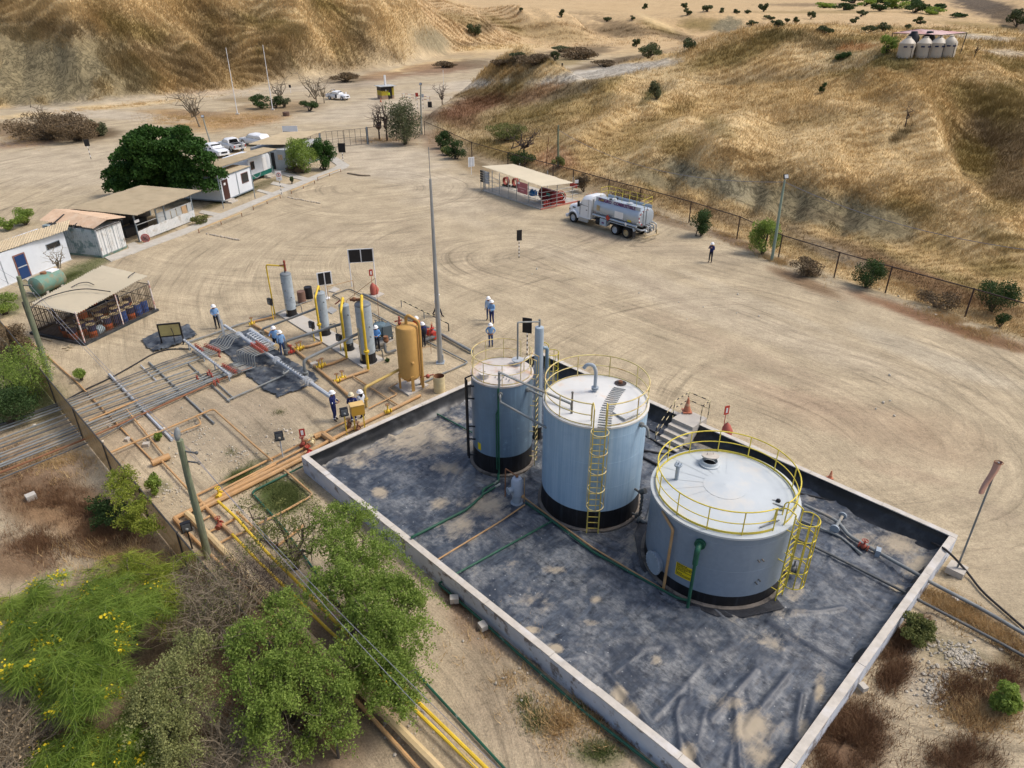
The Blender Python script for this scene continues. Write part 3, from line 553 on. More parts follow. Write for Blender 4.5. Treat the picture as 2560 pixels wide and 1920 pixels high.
lz += np.clip(wr2,0,1) ** 2 * 0.022
fm = np.clip(wr - .55,0,1) * .8
for pts,h,wd in FOLDS:
    d = seg_d(uu,vv,pts) + (fbm(uu * 2,vv * 2,2,87) - .5) * wd * .6
    lz = np.maximum(lz,0.03 + h * np.exp(-(d / wd) ** 2)); fm = np.maximum(fm,np.exp(-(d / wd / 1.0) ** 4) * min(1,h * 9) * .8)
edge = np.minimum.reduce([uu - U0 - WT,U1 - WT - uu,vv - V0 - WT,V1 - WT - vv])
lz += 0.35 * np.clip(1 - edge / 0.5,0,1) ** 2
dust = np.zeros(len(uu))
px_,py_ = proj(uu * SC + vv * SS,uu * SS - vv * SC,0.05)
for (bx,by,rx,ry,st) in [(1030,1085,170,75,.62),(900,1140,110,45,.42),(1110,1170,60,25,.5),(950,1230,24,18,.9),(1100,1260,30,20,.6),(1215,1265,80,45,.55),(1150,1320,70,60,.4),(1180,1120,30,30,.5),(1600,1350,70,90,.35),(1560,1400,50,30,.3),(1390,1425,40,14,.55),(1350,1500,60,40,.35),(1490,1500,25,12,.6),(1480,1555,30,12,.5),(1390,1620,24,18,.9),(1330,1575,26,10,.8),(1550,1740,30,30,.7),(1570,1790,26,40,.75),(1720,1890,30,40,.8),(1880,1820,70,60,.55),(1830,1760,60,30,.4),(1900,1890,60,40,.6),(2050,1720,20,50,.6),(2010,1850,16,60,.6),(1640,1650,20,20,.5),(1930,1600,90,40,.32),(2240,1360,90,40,.6),(2300,1420,60,40,.5),(2150,1350,60,25,.45),(2240,1470,22,12,.7),(2060,1250,60,20,.3),(1900,1530,120,25,.38),(1990,1480,40,40,.35),(1750,1110,110,22,.4),(1500,1060,200,20,.15),(800,1180,40,30,.3),(1260,1400,80,40,.25)]:
    dust = np.maximum(dust,(st + .12) * np.exp(-(((px_ - bx) / rx) ** 2 + ((py_ - by) / ry) ** 2) * 1.2))
lx,ly = uu * SC + vv * SS,uu * SS - vv * SC
lme = grid_mesh("pit_liner",lx,ly,lz,nu,nv); lme.flip_normals()
fa = lme.attributes.new("dust",'FLOAT','POINT'); fa.data.foreach_set('value',dust.astype(np.float32))
fb_ = lme.attributes.new('fold','FLOAT','POINT'); fb_.data.foreach_set('value',fm.astype(np.float32)); lme.materials.append(liner_material())
liner = bpy.data.objects.new("membrane_liner",lme); C.objects.link(liner)
tag(liner,"wrinkled dusty black plastic membrane covering the floor of the tank enclosure","liner")
# skirts of the liner hanging over the inner wall faces
def skirt(a,b,nrm,name='liner_skirt',top=0.72,out=0.42):
    n = 160; k = 7; X = []; Y = []; Z = []
    for i in range(n):
        t = i / (n - 1); u = a[0] + (b[0] - a[0]) * t; v = a[1] + (b[1] - a[1]) * t; s_ = t * math.hypot(b[0] - a[0],b[1] - a[1])
        f = float(fbm(np.array([s_ * .8]),np.array([0.3]),3,101)[0]); f2 = float(fbm(np.array([s_ * 3.]),np.array([0.7]),3,103)[0])
        for j in range(k):
            q = j / (k - 1); o = 0.012 + out * (q ** 1.6) * (0.45 + f) + 0.06 * (f2 - .5) * math.sin(PI * q); z = top * (1 - q) ** 1.1 + 0.05 + (0.05 * math.sin(q * 9 + f * 6 + s_ * .25) * math.sin(PI * q))
            p = S(u + nrm[0] * o,v + nrm[1] * o,z); X.append(p.x); Y.append(p.y); Z.append(p.z)
    me = grid_mesh(name,np.array(X),np.array(Y),np.array(Z),n,k); me.materials.append(mt_sheet)
    o = bpy.data.objects.new(name,me); C.objects.link(o); add_child(o,liner); return o
skirt((U0 + WT,V0 + WT),(U1 - WT,V0 + WT),(0,1)); skirt((U1 - WT,V0 + WT),(U1 - WT,V1 - WT),(-1,0)); skirt((U0 + WT,V1 - WT),(U1 - WT,V1 - WT),(0,-1),out=.3,top=.6); skirt((U0 + WT,V0 + WT),(U0 + WT,V1 - WT),(1,0),out=.25,top=.5)
bund = thing("bund_wall","low flaking whitewashed wall round the three storage tanks","wall",S(20.2,-15,0),SA)
def wall_side(u0,v0,u1,v1,m):
    mb = MB(); n = max(2,int(max(abs(u1 - u0),abs(v1 - v0)) / 4)); c0 = UV(S(20.2,-15))
    a = (u0 - 20.2,-(v0 + 15)); b = (u1 - 20.2,-(v1 + 15))
    mb.bb((min(a[0],b[0]),min(a[1],b[1]),-0.5),(max(a[0],b[0]),max(a[1],b[1]),WH - 0.04),0)
    o = mb.build('wall_side',m,bund)
    mb = MB(); mb.bb((min(a[0],b[0]) - .012,min(a[1],b[1]) - .012,WH - .04),(max(a[0],b[0]) + .012,max(a[1],b[1]) + .012,WH),0)
    x0,x1,y0,y1 = min(a[0],b[0]) - .012,max(a[0],b[0]) + .012,min(a[1],b[1]) - .012,max(a[1],b[1]) + .012; lg = x1 - x0 > y1 - y0; L_ = max(x1 - x0,y1 - y0); q = 0; rw_ = random.Random(int(L_ * 10 + u0))
    while q < L_ - .01:
        e = min(L_,q + rw_.uniform(1.6,3.4)); dz = rw_.uniform(-.012,.012); dy = rw_.uniform(-.008,.01)
        (MB().bb((x0 + q + .006,y0 + dy,WH - .04),(x0 + e - .006,y1 + dy,WH + dz)) if lg else MB().bb((x0 + dy,y0 + q + .006,WH - .04),(x1 + dy,y0 + e - .006,WH + dz))).build('coping',mt_coping,o); q = e
wall_side(U0,V0,U0 + WT,V1,mt_wall); wall_side(U1 - WT,V0,U1,V1,mt_wall); wall_side(U0 + WT + .003,V0,U1 - WT - .003,V0 + WT,mt_wall); wall_side(U0 + WT + .003,V1 - WT,U1 - WT - .003,V1,mt_wall)

# ------------------------------------------------------------------ tanks
def cylhit(px,py,c,r,lift=0.0):
    d = ray(px,py); a = d[0] ** 2 + d[1] ** 2; b = -2 * (d[0] * c[0] + d[1] * c[1]); e = c[0] ** 2 + c[1] ** 2 - r * r
    D = b * b - 4 * a * e
    t = (-b - math.sqrt(D)) / (2 * a) if D > 0 else -b / (2 * a)
    p = Vector((d[0] * t,d[1] * t,CAMH + d[2] * t))
    if lift: n = Vector((p.x - c[0],p.y - c[1],0)).normalized(); p += n * lift
    return p
def azim(p,c): return math.atan2(p[1] - c[1],p[0] - c[0])
def ring(r,z,a0=0,a1=2 * PI,n=64):
    full = abs(a1 - a0 - 2 * PI) < 1e-6
    return [Vector((r * math.cos(a0 + (a1 - a0) * i / (n if full else n - 1)),r * math.sin(a0 + (a1 - a0) * i / (n if full else n - 1)),z)) for i in range(n)]
def railing(parent,r,z,h,nposts,mat,a0=0.0,a1=2 * PI,rad=0.022,toe=0.10,mid=0.5):
    full = abs(a1 - a0 - 2 * PI) < 1e-6
    top = MB().tube(ring(r,z + h,a0,a1),rad * 1.15,8,closed=full).build('railing',mat,parent)
    MB().tube(ring(r,z + h * mid,a0,a1),rad * 0.9,6,closed=full).build('mid_rail',mat,top)
    if toe:
        b = MB(); P = ring(r,z + 0.02,a0,a1); n = len(P)
        for i in range(n if full else n - 1):
            p,q = P[i],P[(i + 1) % n]; p2,q2 = p * 1,q * 1; p2.z += toe; q2.z += toe
            k = 1 - 0.012 / r; pi,qi,p2i,q2i = [Vector((a.x * k,a.y * k,a.z)) for a in (p,q,p2,q2)]
            b.add([p,q,q2,p2,pi,qi,q2i,p2i],[(0,1,2,3),(5,4,7,6),(3,2,6,7)])
        b.build('toe_board',mat,top)
    pm = None
    for i in range(nposts):
        a = a0 + (a1 - a0) * i / (nposts if full else nposts - 1)
        if pm is None:
            pm = MB().cyl((0,0,0),(0,0,h),rad,n=6).build('post',mat,top,loc=(r * math.cos(a),r * math.sin(a),z)).data
        else:
            o = bpy.data.objects.new('post',pm); C.objects.link(o); add_child(o,top); o.location = (r * math.cos(a),r * math.sin(a),z)
    return top
def ladder(parent,az,r,z0,z1,mat,off=0.22,wd=0.48,over=1.0,cage=None,cage_mat=None,rad=0.025,nbars=5,crad=0.40,standoffs=True,sw=.05):
    n = Vector((math.cos(az),math.sin(az),0)); tg = Vector((-n.y,n.x,0)); base = n * (r + off)
    mb = MB()
    for s_ in (-1,1):
        p = base + tg * (s_ * wd / 2); mb.bar((p.x,p.y,z0),(p.x,p.y,z1 + over),sw,sw * .7)
        if standoffs:
            for z in np.arange(z0 + .5,z1,1.4):
                q = n * (r - .01) + tg * (s_ * wd / 2); mb.bar((p.x,p.y,z),(q.x,q.y,z),0.03,0.03)
        q = n * (r - 0.45) + tg * (s_ * (wd / 2 + .05))
        if over: mb.tube(bend([(p.x,p.y,z1 + over),(p.x * .5 + q.x * .5,p.y * .5 + q.y * .5,z1 + over + .12),(q.x,q.y,z1 + over * .8),(q.x,q.y,z1 + .02)],.15),rad,6)
    lo = mb.build('ladder',mat,parent)
    rm = None
    for z in np.arange(z0 + .25,z1 + .2,0.30):
        if rm is None:
            rm = MB().cyl(-tg * wd / 2,tg * wd / 2,rad * .8,n=6).build('rung',mat,lo,loc=base + Vector((0,0,z))).data
        else: o = bpy.data.objects.new('rung',rm); C.objects.link(o); add_child(o,lo); o.location = base + Vector((0,0,z))
    if cage:
        cz0,cz1,nh = cage; cm = cage_mat or mat; cc = base + n * (crad * .75)
        def arc(z,k=16):
            P = [base + tg * (-wd / 2) + Vector((0,0,z))]
            for i in range(k + 1):
                a = -PI * 0.60 + PI * 1.2 * i / k; P.append(cc + n * (crad * math.cos(a)) + tg * (crad * math.sin(a)) + Vector((0,0,z)))
            return P + [base + tg * (wd / 2) + Vector((0,0,z))]
        cb = MB()
        for i in range(nbars):
            a = -PI * .5 + PI * i / (nbars - 1); p = cc + n * (crad * math.cos(a)) + tg * (crad * math.sin(a)); cb.bar((p.x,p.y,cz0),(p.x,p.y,cz1),0.05,0.025)
        co = cb.build('safety_cage',cm,parent)
        for z in np.linspace(cz0,cz1,nh): MB().tube(arc(z),rad * .8,6).build('hoop',cm,co)
    return lo
mt_t1 = M('tank_blue_grey',(0.145,0.215,0.29),0.42,var=0.1,scl=1.2,streak=(0.22,0.33,0.42),sscl=(4,4,.25),slo=.52,shi=.72,dirt=(0.25,0.37,0.46),dscl=1.5,dlo=.62,dhi=.72,spec=.4)
mt_t2 = M('tank_sky_blue',(0.27,0.40,0.53),0.45,var=0.05,scl=1.0,streak=(0.42,0.55,0.66),sscl=(7,7,.18),slo=.42,shi=.75,dirt=(0.22,0.33,0.46),dscl=.9,dlo=.55,dhi=.8,spec=.4)
mt_t3 = M('tank_slate_grey',(0.215,0.265,0.325),0.4,var=0.06,scl=6.0,streak=(0.255,0.305,0.36),sscl=(3,3,.3),slo=.5,shi=.8,spec=.4)
mt_r1 = M('tank_roof_pink',(0.56,0.52,0.48),0.7,var=0.12,scl=2,dirt=(0.48,0.31,0.2),dscl=1.6,dlo=.52,dhi=.68,rust=(0.3,0.27,0.26),rscl=2.2,rlo=.62,rhi=.7)
mt_r2 = M('tank_roof_white',(0.60,0.60,0.58),0.6,var=0.05,dirt=(0.60,0.45,0.33),dscl=1.0,dlo=.56,dhi=.74,rust=(0.5,0.36,0.25),rscl=1.8,rlo=.68,rhi=.76)
mt_r3 = M('tank_roof_pale',(0.47,0.51,0.53),0.55,var=0.04,dirt=(0.60,0.54,0.45),dscl=.5,dlo=.5,dhi=.75)
mt_band = M('tank_black_band',(0.010,0.010,0.012),0.45,var=.3,streak=(0.045,0.05,0.06),sscl=(5,5,.25),slo=.5,shi=.75)
mt_ringc = M('tank_ring',(0.17,0.145,0.12),.85,var=.25,dirt=(0.05,0.045,0.04),dlo=.5,dhi=.6)
TANKS = {1: ((-0.46,28.55),1.42,4.84,1.07),2: ((3.48,25.38),2.16,5.2,1.05),3: ((8.08,21.62),2.70,3.41,0.60)}
def tank(k,label,ms,mr,cone,lip):
    c,r,h,bh = TANKS[k]; t = thing('storage_tank',label,'tank',(c[0],c[1],0))
    MB().lathe([(r + .16,0.02),(r + .16,.13),(r + .02,.15)],72).build('base_ring',mt_ringc,t)
    MB().lathe([(r + .002,.08),(r + .002,bh)],72).build('black_band',mt_band,t)
    sh = MB().lathe([(r,bh - .02),(r,h)],72).build('shell',ms,t)
    for z in np.arange(bh + 1.2,h - .3,1.22): MB().lathe([(r + .001,z - .008),(r + .006,z),(r + .001,z + .008)],72).build('weld_seam',ms,sh)
    nseg = 72; mb = MB(); mb.lathe([(r + lip,h - .07),(r + lip,h + .012),(r - .04,h + .02)],72); mb.build('roof_rim',mr,t)
    return t,Vector((c[0],c[1],0)),r,h
def cone_roof(t,r,h,cone,mr,panels=0):
    if not panels: return MB().lathe([(r - .03,h + .015),(r * .5,h + cone * .5),(0.02,h + cone)],72).build('roof',mr,t)
    ro = MB().lathe([(r - .03,h + .006),(r * .5,h + cone * .5 - .012),(0.02,h + cone - .012)],72).build('roof',mr,t); base = None
    for i in range(panels):                                   # lapped sector plates
        a0,a1 = 2 * PI * i / panels,2 * PI * (i + 1.03) / panels; mb = MB(); V = []
        rr2 = [r * .28,r * .64,r - .03]
        for j,q in enumerate(rr2):
            for s_ in range(5):
                a = a0 + (a1 - a0) * s_ / 4; V.append((q * math.cos(a),q * math.sin(a),h + cone * (1 - q / r) + .004 + .010 * s_ / 4))
        mb.add(V,[(j * 5 + s_,j * 5 + 5 + s_,j * 5 + 6 + s_,j * 5 + 1 + s_) for j in range(2) for s_ in range(4)])
        mb.build('roof_plate',mr,ro)
    MB().lathe([(r * .30,h + cone * .7 + .012),(r * .30,h + cone * .7 + .02),(0.01,h + cone + .015)],24).build('crown_plate',mr,ro)
    return ro
def onroof(px,py,z,c): p = G(px,py,z); return Vector((p.x - c.x,p.y - c.y,z))

# tank 3: short and wide
t3,c3,r3,h3 = tank(3,"short wide slate grey tank with bright yellow roof railing and a yellow warning notice",mt_t3,mt_r3,.22,.07)
cone_roof(t3,r3,h3,.26,mt_r3,20)
railing(t3,r3 - .12,h3 + .02,1.0,14,mt_railyel,a0=azim(cylhit(1962,1290,c3,r3),c3) + .11,a1=azim(cylhit(1962,1290,c3,r3),c3) + 2 * PI - .11)
ladder(t3,azim(G(1942,1496),c3),r3,0.08,h3,mt_railyel,off=.25,over=.75,cage=(1.15,h3 + .65,5),nbars=6,crad=.42)
p = onroof(1691,1197,h3 + .12,c3); mb = MB().cyl(p - Vector((0,0,.05)),p + Vector((0,0,.62)),.075); mb.cyl(p + Vector((0,0,.62)),p + Vector((0,0,.68)),.15); mb.cyl(p + Vector((0,0,.68)),p + Vector((0,0,.78)),.03)
for i in range(6): a = i * PI / 3; mb.cyl(p + Vector((.12 * math.cos(a),.12 * math.sin(a),.6)),p + Vector((.12 * math.cos(a),.12 * math.sin(a),.74)),.014,n=6)
mb.build('vent_pipe',mt_grey,t3)
p = onroof(1774,1160,h3 + .16,c3); mb = MB().lathe([(.40,0),(.40,.05),(.33,.06),(.31,.18),(.29,.18),(.29,.02)],28,p); hm = mb.build('roof_hatch',mt_r3,t3)
Mx = Matrix.Translation(p + Vector((.03,.14,.30))) @ Matrix.Rotation(R(-14),4,'X')
mb = MB().lathe([(.001,-.02),(.34,-.02),(.35,.0),(.34,.025),(.001,.035)],28); mb.tube([(-.12,.05,.03),(-.12,.05,.1),(.12,.05,.1),(.12,.05,.03)],.012,6); mb.xf(Mx); mb.build('hatch_lid',mt_coping,hm)
MB().cyl(p + Vector((-.02,-.02,.02)),p + Vector((-.02,-.02,.03)),.28).build('opening',mt_black,hm)
mb = MB()
for (a,b) in (((1932,1258),(1962,1268)),((1932,1272),(1960,1276)),((1900,1318),(1948,1300)),((1925,1305),(1945,1285)),((1930,1250),(1950,1253))): mb.bar(onroof(*a,h3 + .1,c3),onroof(*b,h3 + .1,c3),.05,.03)
mb.build('roof_treads',mt_pipe,t3)
MB().ball(onroof(1946,1252,h3 + .12,c3),.09).build('roof_clip',mt_black,t3)
mh = cylhit(1642,1404,c3,r3) - c3; nn = Vector((mh.x,mh.y,0)).normalized()
mb = MB().cyl(mh - nn * .02,mh + nn * .14,.40,n=32); mb.cyl(mh + nn * .14,mh + nn * .19,.47,n=32); tg = Vector((-nn.y,nn.x,0)); man = mb.build('manway',mt_grey,t3)
mb = MB()
for i in range(20): a = 2 * PI * i / 20; q = mh + nn * .19 + tg * (.43 * math.cos(a)) + Vector((0,0,.43 * math.sin(a))); mb.cyl(q,q + nn * .025,.018,n=6)
mb.build('bolts',mt_header,man)['kind'] = 'stuff'
# warning notice wrapped on the shell
za,zb = cylhit(1692,1403,c3,r3),cylhit(1731,1450,c3,r3); zt,zbm = za.z,cylhit(1688,1434,c3,r3).z
a0,a1 = azim(za,c3),azim(cylhit(1733,1424,c3,r3),c3); mb = MB(); K = 8; V = []
for i in range(K + 1):
    a = a0 + (a1 - a0) * i / K
    for (rr2,z) in ((r3 + .012,zbm),(r3 + .012,zt)): V.append((rr2 * math.cos(a),rr2 * math.sin(a),z))
mb.add(V,[(2 * i,2 * i + 2,2 * i + 3,2 * i + 1) for i in range(K)]); no = mb.build('warning_notice',M('notice_yellow',(0.75,0.56,0.01),.5,var=.04),t3)
mb = MB(); rr3 = random.Random(3)
for row in range(10):
    z = zt - (zt - zbm) * (row + .8) / 11.2; q = 0.05
    while q < .93:
        ln = rr3.uniform(.03,.09) if row else rr3.uniform(.06,.12); a,b = a0 + (a1 - a0) * q,a0 + (a1 - a0) * min(.95,q + ln); hh = (zt - zbm) * (.028 if row else .036); r_ = r3 + .016
        mb.add([(r_ * math.cos(a),r_ * math.sin(a),z - hh),(r_ * math.cos(b),r_ * math.sin(b),z - hh),(r_ * math.cos(b),r_ * math.sin(b),z + hh),(r_ * math.cos(a),r_ * math.sin(a),z + hh)],[(0,1,2,3)]); q += ln + .022
        if row == 0 and q > .6 or rr3.random() < .06: break
mb.build('lettering',mt_black,no)['kind'] = 'stuff'
def flanged(parent,name,pts,r,mat,fl=(),bendr=.2,n=10):
    mb = MB().tube(bend(pts,bendr),r,n)
    for i in fl:
        p = Vector(pts[i]); q = Vector(pts[i + 1 if i + 1 < len(pts) else i - 1]); d = (q - p).normalized(); mb.cyl(p + d * .02,p + d * .07,r * 2.0); mb.cyl(p + d * .09,p + d * .14,r * 2.0)
    return mb.build(name,mat,parent)
q0 = cylhit(1752,1357,c3,r3) - c3; n0 = Vector((q0.x,q0.y,0)).normalized(); gb = cylhit(1722,1500,c3,r3 + .45) - c3
q1 = q0 + n0 * .38; e1 = Vector((gb.x,gb.y,.1))
flanged(t3,'inlet_pipe',[q0,q1,q1 + (e1 - q1) * .25],.10,mt_green,(0,),.16,12)
flanged(t3,'inlet_pipe',[q1 + (e1 - q1) * .2,e1],.06,mt_green,())
q0 = cylhit(1657,1277,c3,r3,.02) - c3; q1 = cylhit(1688,1322,c3,r3,.12) - c3; q2 = cylhit(1666,1474,c3,r3,.2) - c3
flanged(t3,'drain_pipe',[q0,q1,q2],.055,mt_tan,(),.1)
for (a,b) in ((1895,1400),(1905,1398),(1888,1455),(1896,1448)):
    q = cylhit(a,b,c3,r3) - c3; n0 = Vector((q.x,q.y,0)).normalized(); MB().cyl(q,q + n0 * .12,.03,n=8).build('shell_stud',mt_dpipe,t3)
q0 = cylhit(1898,1345,c3,r3) - c3
mb = MB(); a = azim(G(1965,1440) ,c3); n0 = Vector((math.cos(a),math.sin(a),0)); b0 = n0 * r3 + Vector((0,0,.42)); mb.tube([b0,b0 + n0 * .5],.09); mb.cyl(b0 + n0 * .18,b0 + n0 * .24,.18); mb.cyl(b0 + n0 * .42,b0 + n0 * .48,.18); mb.ball(b0 + n0 * .33,.17); mb.cyl(b0 + n0 * .33,b0 + n0 * .33 + Vector((0,0,.45)),.035); mb.build('outlet_valve',mt_dpipe,t3)

# tank 2: tall sky blue
t2,c2,r2,h2 = tank(2,"tall sky blue tank with white rusty roof and a caged ladder facing the viewer",mt_t2,mt_r2,.2,.04)
cone_roof(t2,r2,h2,.18,mt_r2)
a2 = azim(cylhit(1490,1180,c2,r2),c2)
railing(t2,r2 - .04,h2 + .02,1.0,10,mt_railpale,a0=a2 + .14,a1=a2 + 2 * PI - .14,rad=.024,toe=.05)
ladder(t2,a2,r2,0.1,h2,M('ladder_yellow',(.56,.44,.10),.5,var=.2),off=.2,over=.95,cage=(1.75,h2 + .1,5),cage_mat=mt_railpale,nbars=3,crad=.34,sw=.065,rad=.022)
p = onroof(1487,978,h2 + .15,c2); mb = MB().tube(bend([p,p + Vector((0,0,.95)),p + Vector((-.12,.05,1.22)),p + Vector((-.38,.1,1.22)),p + Vector((-.5,.12,1.02))],.2,5),.075,12); mb.cyl(p + Vector((0,0,.1)),p + Vector((0,0,.14)),.15); mb.cyl(p + Vector((0,0,.17)),p + Vector((0,0,.21)),.15); mb.build('gooseneck_vent',mt_grey,t2)
p = onroof(1429,1033,h2 + .06,c2); MB().tube([p,p + Vector((0,0,.95))],[.05,.035]).ball(p + Vector((0,0,.95)),.055).build('vent_stub',mt_dpipe,t2)
path = [(1511,1066),(1513,1050),(1516,1035),(1520,1022),(1527,1008),(1534,995),(1542,982),(1549,972)]
mb = None; P3 = [onroof(a,b,h2 + .09,c2) for a,b in path]; tot = [0]
for i in range(len(P3) - 1): tot.append(tot[-1] + (P3[i + 1] - P3[i]).length)
sm = None
for s_ in np.linspace(0,tot[-1],20):
    i = min(max(0,int(np.searchsorted(tot,s_)) - 1),len(P3) - 2); q = P3[i] + (P3[i + 1] - P3[i]) * ((s_ - tot[i]) / (tot[i + 1] - tot[i])); d = P3[i + 1] - P3[i]; ang = math.atan2(d.y,d.x) + PI / 2
    z = h2 + .18 * (1 - math.hypot(q.x,q.y) / r2) + .03; q.z = z
    if sm is None: o = MB().bb((-.26,-.022,0),(.26,.022,.02)).build('tread_strip',mt_pipe,t2); sm = o.data
    else: o = bpy.data.objects.new('tread_strip',sm); C.objects.link(o); add_child(o,t2)
    o.location = q; o.rotation_euler = (0,0,ang)
p = onroof(1568,1034,h2 + .06,c2); MB().box(p + Vector((0,0,.08)),(.95,.72,.05),R(38)).box(p,(.8,.55,.1),R(38)).build('roof_hatch',mt_r2,t2)
p = onroof(1551,959,h2 + .05,c2); mb = MB().cyl(p,p + Vector((0,0,.14)),.09); hs = mb.build('gauge_nozzle',mt_rust,t2); MB().lathe([(.001,.012),(.26,.004)],18,p + Vector((0,0,.03))).build('oil_stain',M('oil',(.05,.035,.03),.6,var=.5),t2)
q0 = cylhit(1600,1060,c2,r2) - c2; n0 = Vector((q0.x,q0.y,0)).normalized(); tg = Vector((-n0.y,n0.x,0)); flanged(t2,'outlet_pipe',[q0,q0 + n0 * .35,q0 + n0 * .45 - Vector((0,0,.45))],.055,mt_pipe,(0,),.15)
a = azim(G(1586,1300),c2); n0 = Vector((math.cos(a),math.sin(a),0)); b0 = n0 * r2
mb = MB().tube(bend([b0 + Vector((0,0,.3)),b0 + n0 * .35 + Vector((0,0,.3)),b0 + n0 * .4 + Vector((0,0,1.5)),b0 + Vector((0,0,1.62))],.12),.05); mb.cyl(b0 + n0 * .2 + Vector((0,0,.3)),b0 + n0 * .26 + Vector((0,0,.3)),.15)
for z in (.55,.75,.95,1.15,1.35): mb.ball(b0 + n0 * .38 + Vector((0,0,z)),.08,8,5)
mb.cyl(b0 + n0 * .3 + Vector((0,0,1.6)),b0 + n0 * .5 + Vector((0,0,1.75)),.12); mb.build('level_gauge',mt_dpipe,t2)
gq = G(1636,1245) - c2; flanged(t2,'drain_pipe',[b0 + n0 * .3 + Vector((0,0,.2)),b0 + n0 * .7 + Vector((0,0,.1)),Vector((gq.x,gq.y,.12))],.08,mt_pipe,(0,),.2)

# tank 1: narrow dark blue
t1,c1,r1,h1 = tank(1,"narrow weathered blue grey tank with a pinkish roof and two roof nozzles",mt_t1,mt_r1,.12,.03)
cone_roof(t1,r1,h1,.12,mt_r1)
railing(t1,r1 - .05,h1 + .02,1.0,10,mt_railpale,a0=PI * .28,a1=PI * 2.12,rad=.018,toe=.04)
a = azim(cylhit(1326,1050,c1,r1),c1) + .1; ladder(t1,a,r1,0.1,h1,mt_railpale,off=.25,over=.9,wd=.42,rad=.02)
mb = MB(); ac = PI * .18; cb = Vector((math.cos(ac),math.sin(ac),0)) * (r1 + .62)
p = onroof(1212,943,h1 + .04,c1); MB().lathe([(.20,0),(.20,.22),(.28,.22),(.28,.26),(.04,.27)],20,p).build('roof_nozzle',mt_r1,t1)
p = onroof(1294,912,h1 + .04,c1); MB().lathe([(.18,0),(.18,.24),(.28,.25),(.28,.29),(.03,.30)],20,p).build('roof_nozzle',mt_header,t1); hatch1 = p + c1
mb = MB()
for i in range(9): q = onroof(1238 + i * 7,944 + (i % 3) * 4,h1 + .09,c1); mb.bar(q,q + Vector((.02,.16,0)),.03,.02)
mb.build('roof_treads',mt_pipe,t1)
# black gauge rack on the left of tank 1
al = azim(cylhit(1186,1050,c1,r1),c1) - .12; n0 = Vector((math.cos(al),math.sin(al),0)); b0 = n0 * (r1 + .28)
mb = MB(); tg = Vector((-n0.y,n0.x,0))
for s_ in (-.1,.1): mb.tube([b0 + tg * s_ + Vector((0,0,.5)),b0 + tg * s_ + Vector((0,0,4.75))],.045,8)
for z in (.7,1.6,2.3,3.8,4.45): mb.tube([b0 + tg * .1 + Vector((0,0,z)),n0 * (r1 - .02) + tg * .25 + Vector((0,0,z))],.04,6)
for z in np.arange(.8,4.6,.3): mb.tube([b0 - tg * .1 + Vector((0,0,z)),b0 + tg * .1 + Vector((0,0,z))],.02,5)
mb.tube([b0 - tg * .1 + Vector((0,0,4.75)),n0 * r1 + Vector((0,0,4.9))],.035,6); mb.build('gauge_rack',mt_black,t1)
# green down pipes on tank 1
q = cylhit(1246,975,c1,r1,.10) - c1; qb = cylhit(1246,1180,c1,r1,.12) - c1
mb = MB().tube([Vector((q.x,q.y,4.8)),Vector((q.x,q.y,.12))],.04,8); q2 = cylhit(1242,1030,c1,r1,.14) - c1; mb.tube([Vector((q.x,q.y,3.75)),Vector((q2.x,q2.y,3.5)),Vector((q2.x,q2.y,.5))],.035,8); mb.build('down_pipe',mt_green,t1)
q = cylhit(1199,1120,c1,r1,.012) - c1; aa = azim(q,Vector((0,0,0))); mb = MB(); V = []
for i in range(4):
    a = aa + (i - 1.5) * .05; V += [((r1 + .01) * math.cos(a),(r1 + .01) * math.sin(a),1.2),((r1 + .01) * math.cos(a),(r1 + .01) * math.sin(a),1.58)]
mb.add(V,[(2 * i,2 * i + 2,2 * i + 3,2 * i + 1) for i in range(3)]); mb.build('caution_label',M('notice_yellow',(0.75,0.56,0.01)),t1)

# gas boot (tall slim column) behind the tanks, pipe bridge from tank 1
gb = G(1343,1095); bt = thing('gas_boot',"tall slim grey vertical column standing behind the narrow blue tank","column",gb)
MB().lathe([(.30,0),(.30,.06),(.215,.07),(.215,.75)],24).build('black_foot',mt_band,bt)
MB().lathe([(.213,.72),(.213,6.15),(.205,6.22),(.02,6.27)],24).build('shell',M('column_grey',(0.33,0.40,0.46),.45,var=.08,streak=(.42,.48,.53)),bt)
MB().tube([(0,0,6.2),(0,0,6.62)],.05).build('top_nozzle',mt_pipe,bt)
MB().tube(bend([(.19,0,.4),(.40,.06,.4),(.40,.06,5.1),(.2,0,5.15)],.15),.085,10).build('side_pipe',M('side_pipe_blue',(.22,.30,.36),.5),bt)
mb = MB().tube(bend([hatch1 + Vector((0,0,.28)),hatch1 + Vector((0,0,2.15)),gb + Vector((0,0,6.5))],.1),.04,8); mb.build('vent_line',mt_pipe,bt,world=True)
# yellow cage tower behind the boot
def tower():
    t = thing('ladder_cage',"yellow caged access ladder standing behind the slim grey column","ladder",G(1362,1085))
    ladder(t,R(-20),0,0,4.7,mt_railyel,off=.0,over=.3,cage=(1.3,4.75,5),nbars=5,crad=.34,standoffs=False,rad=.02)
tower()
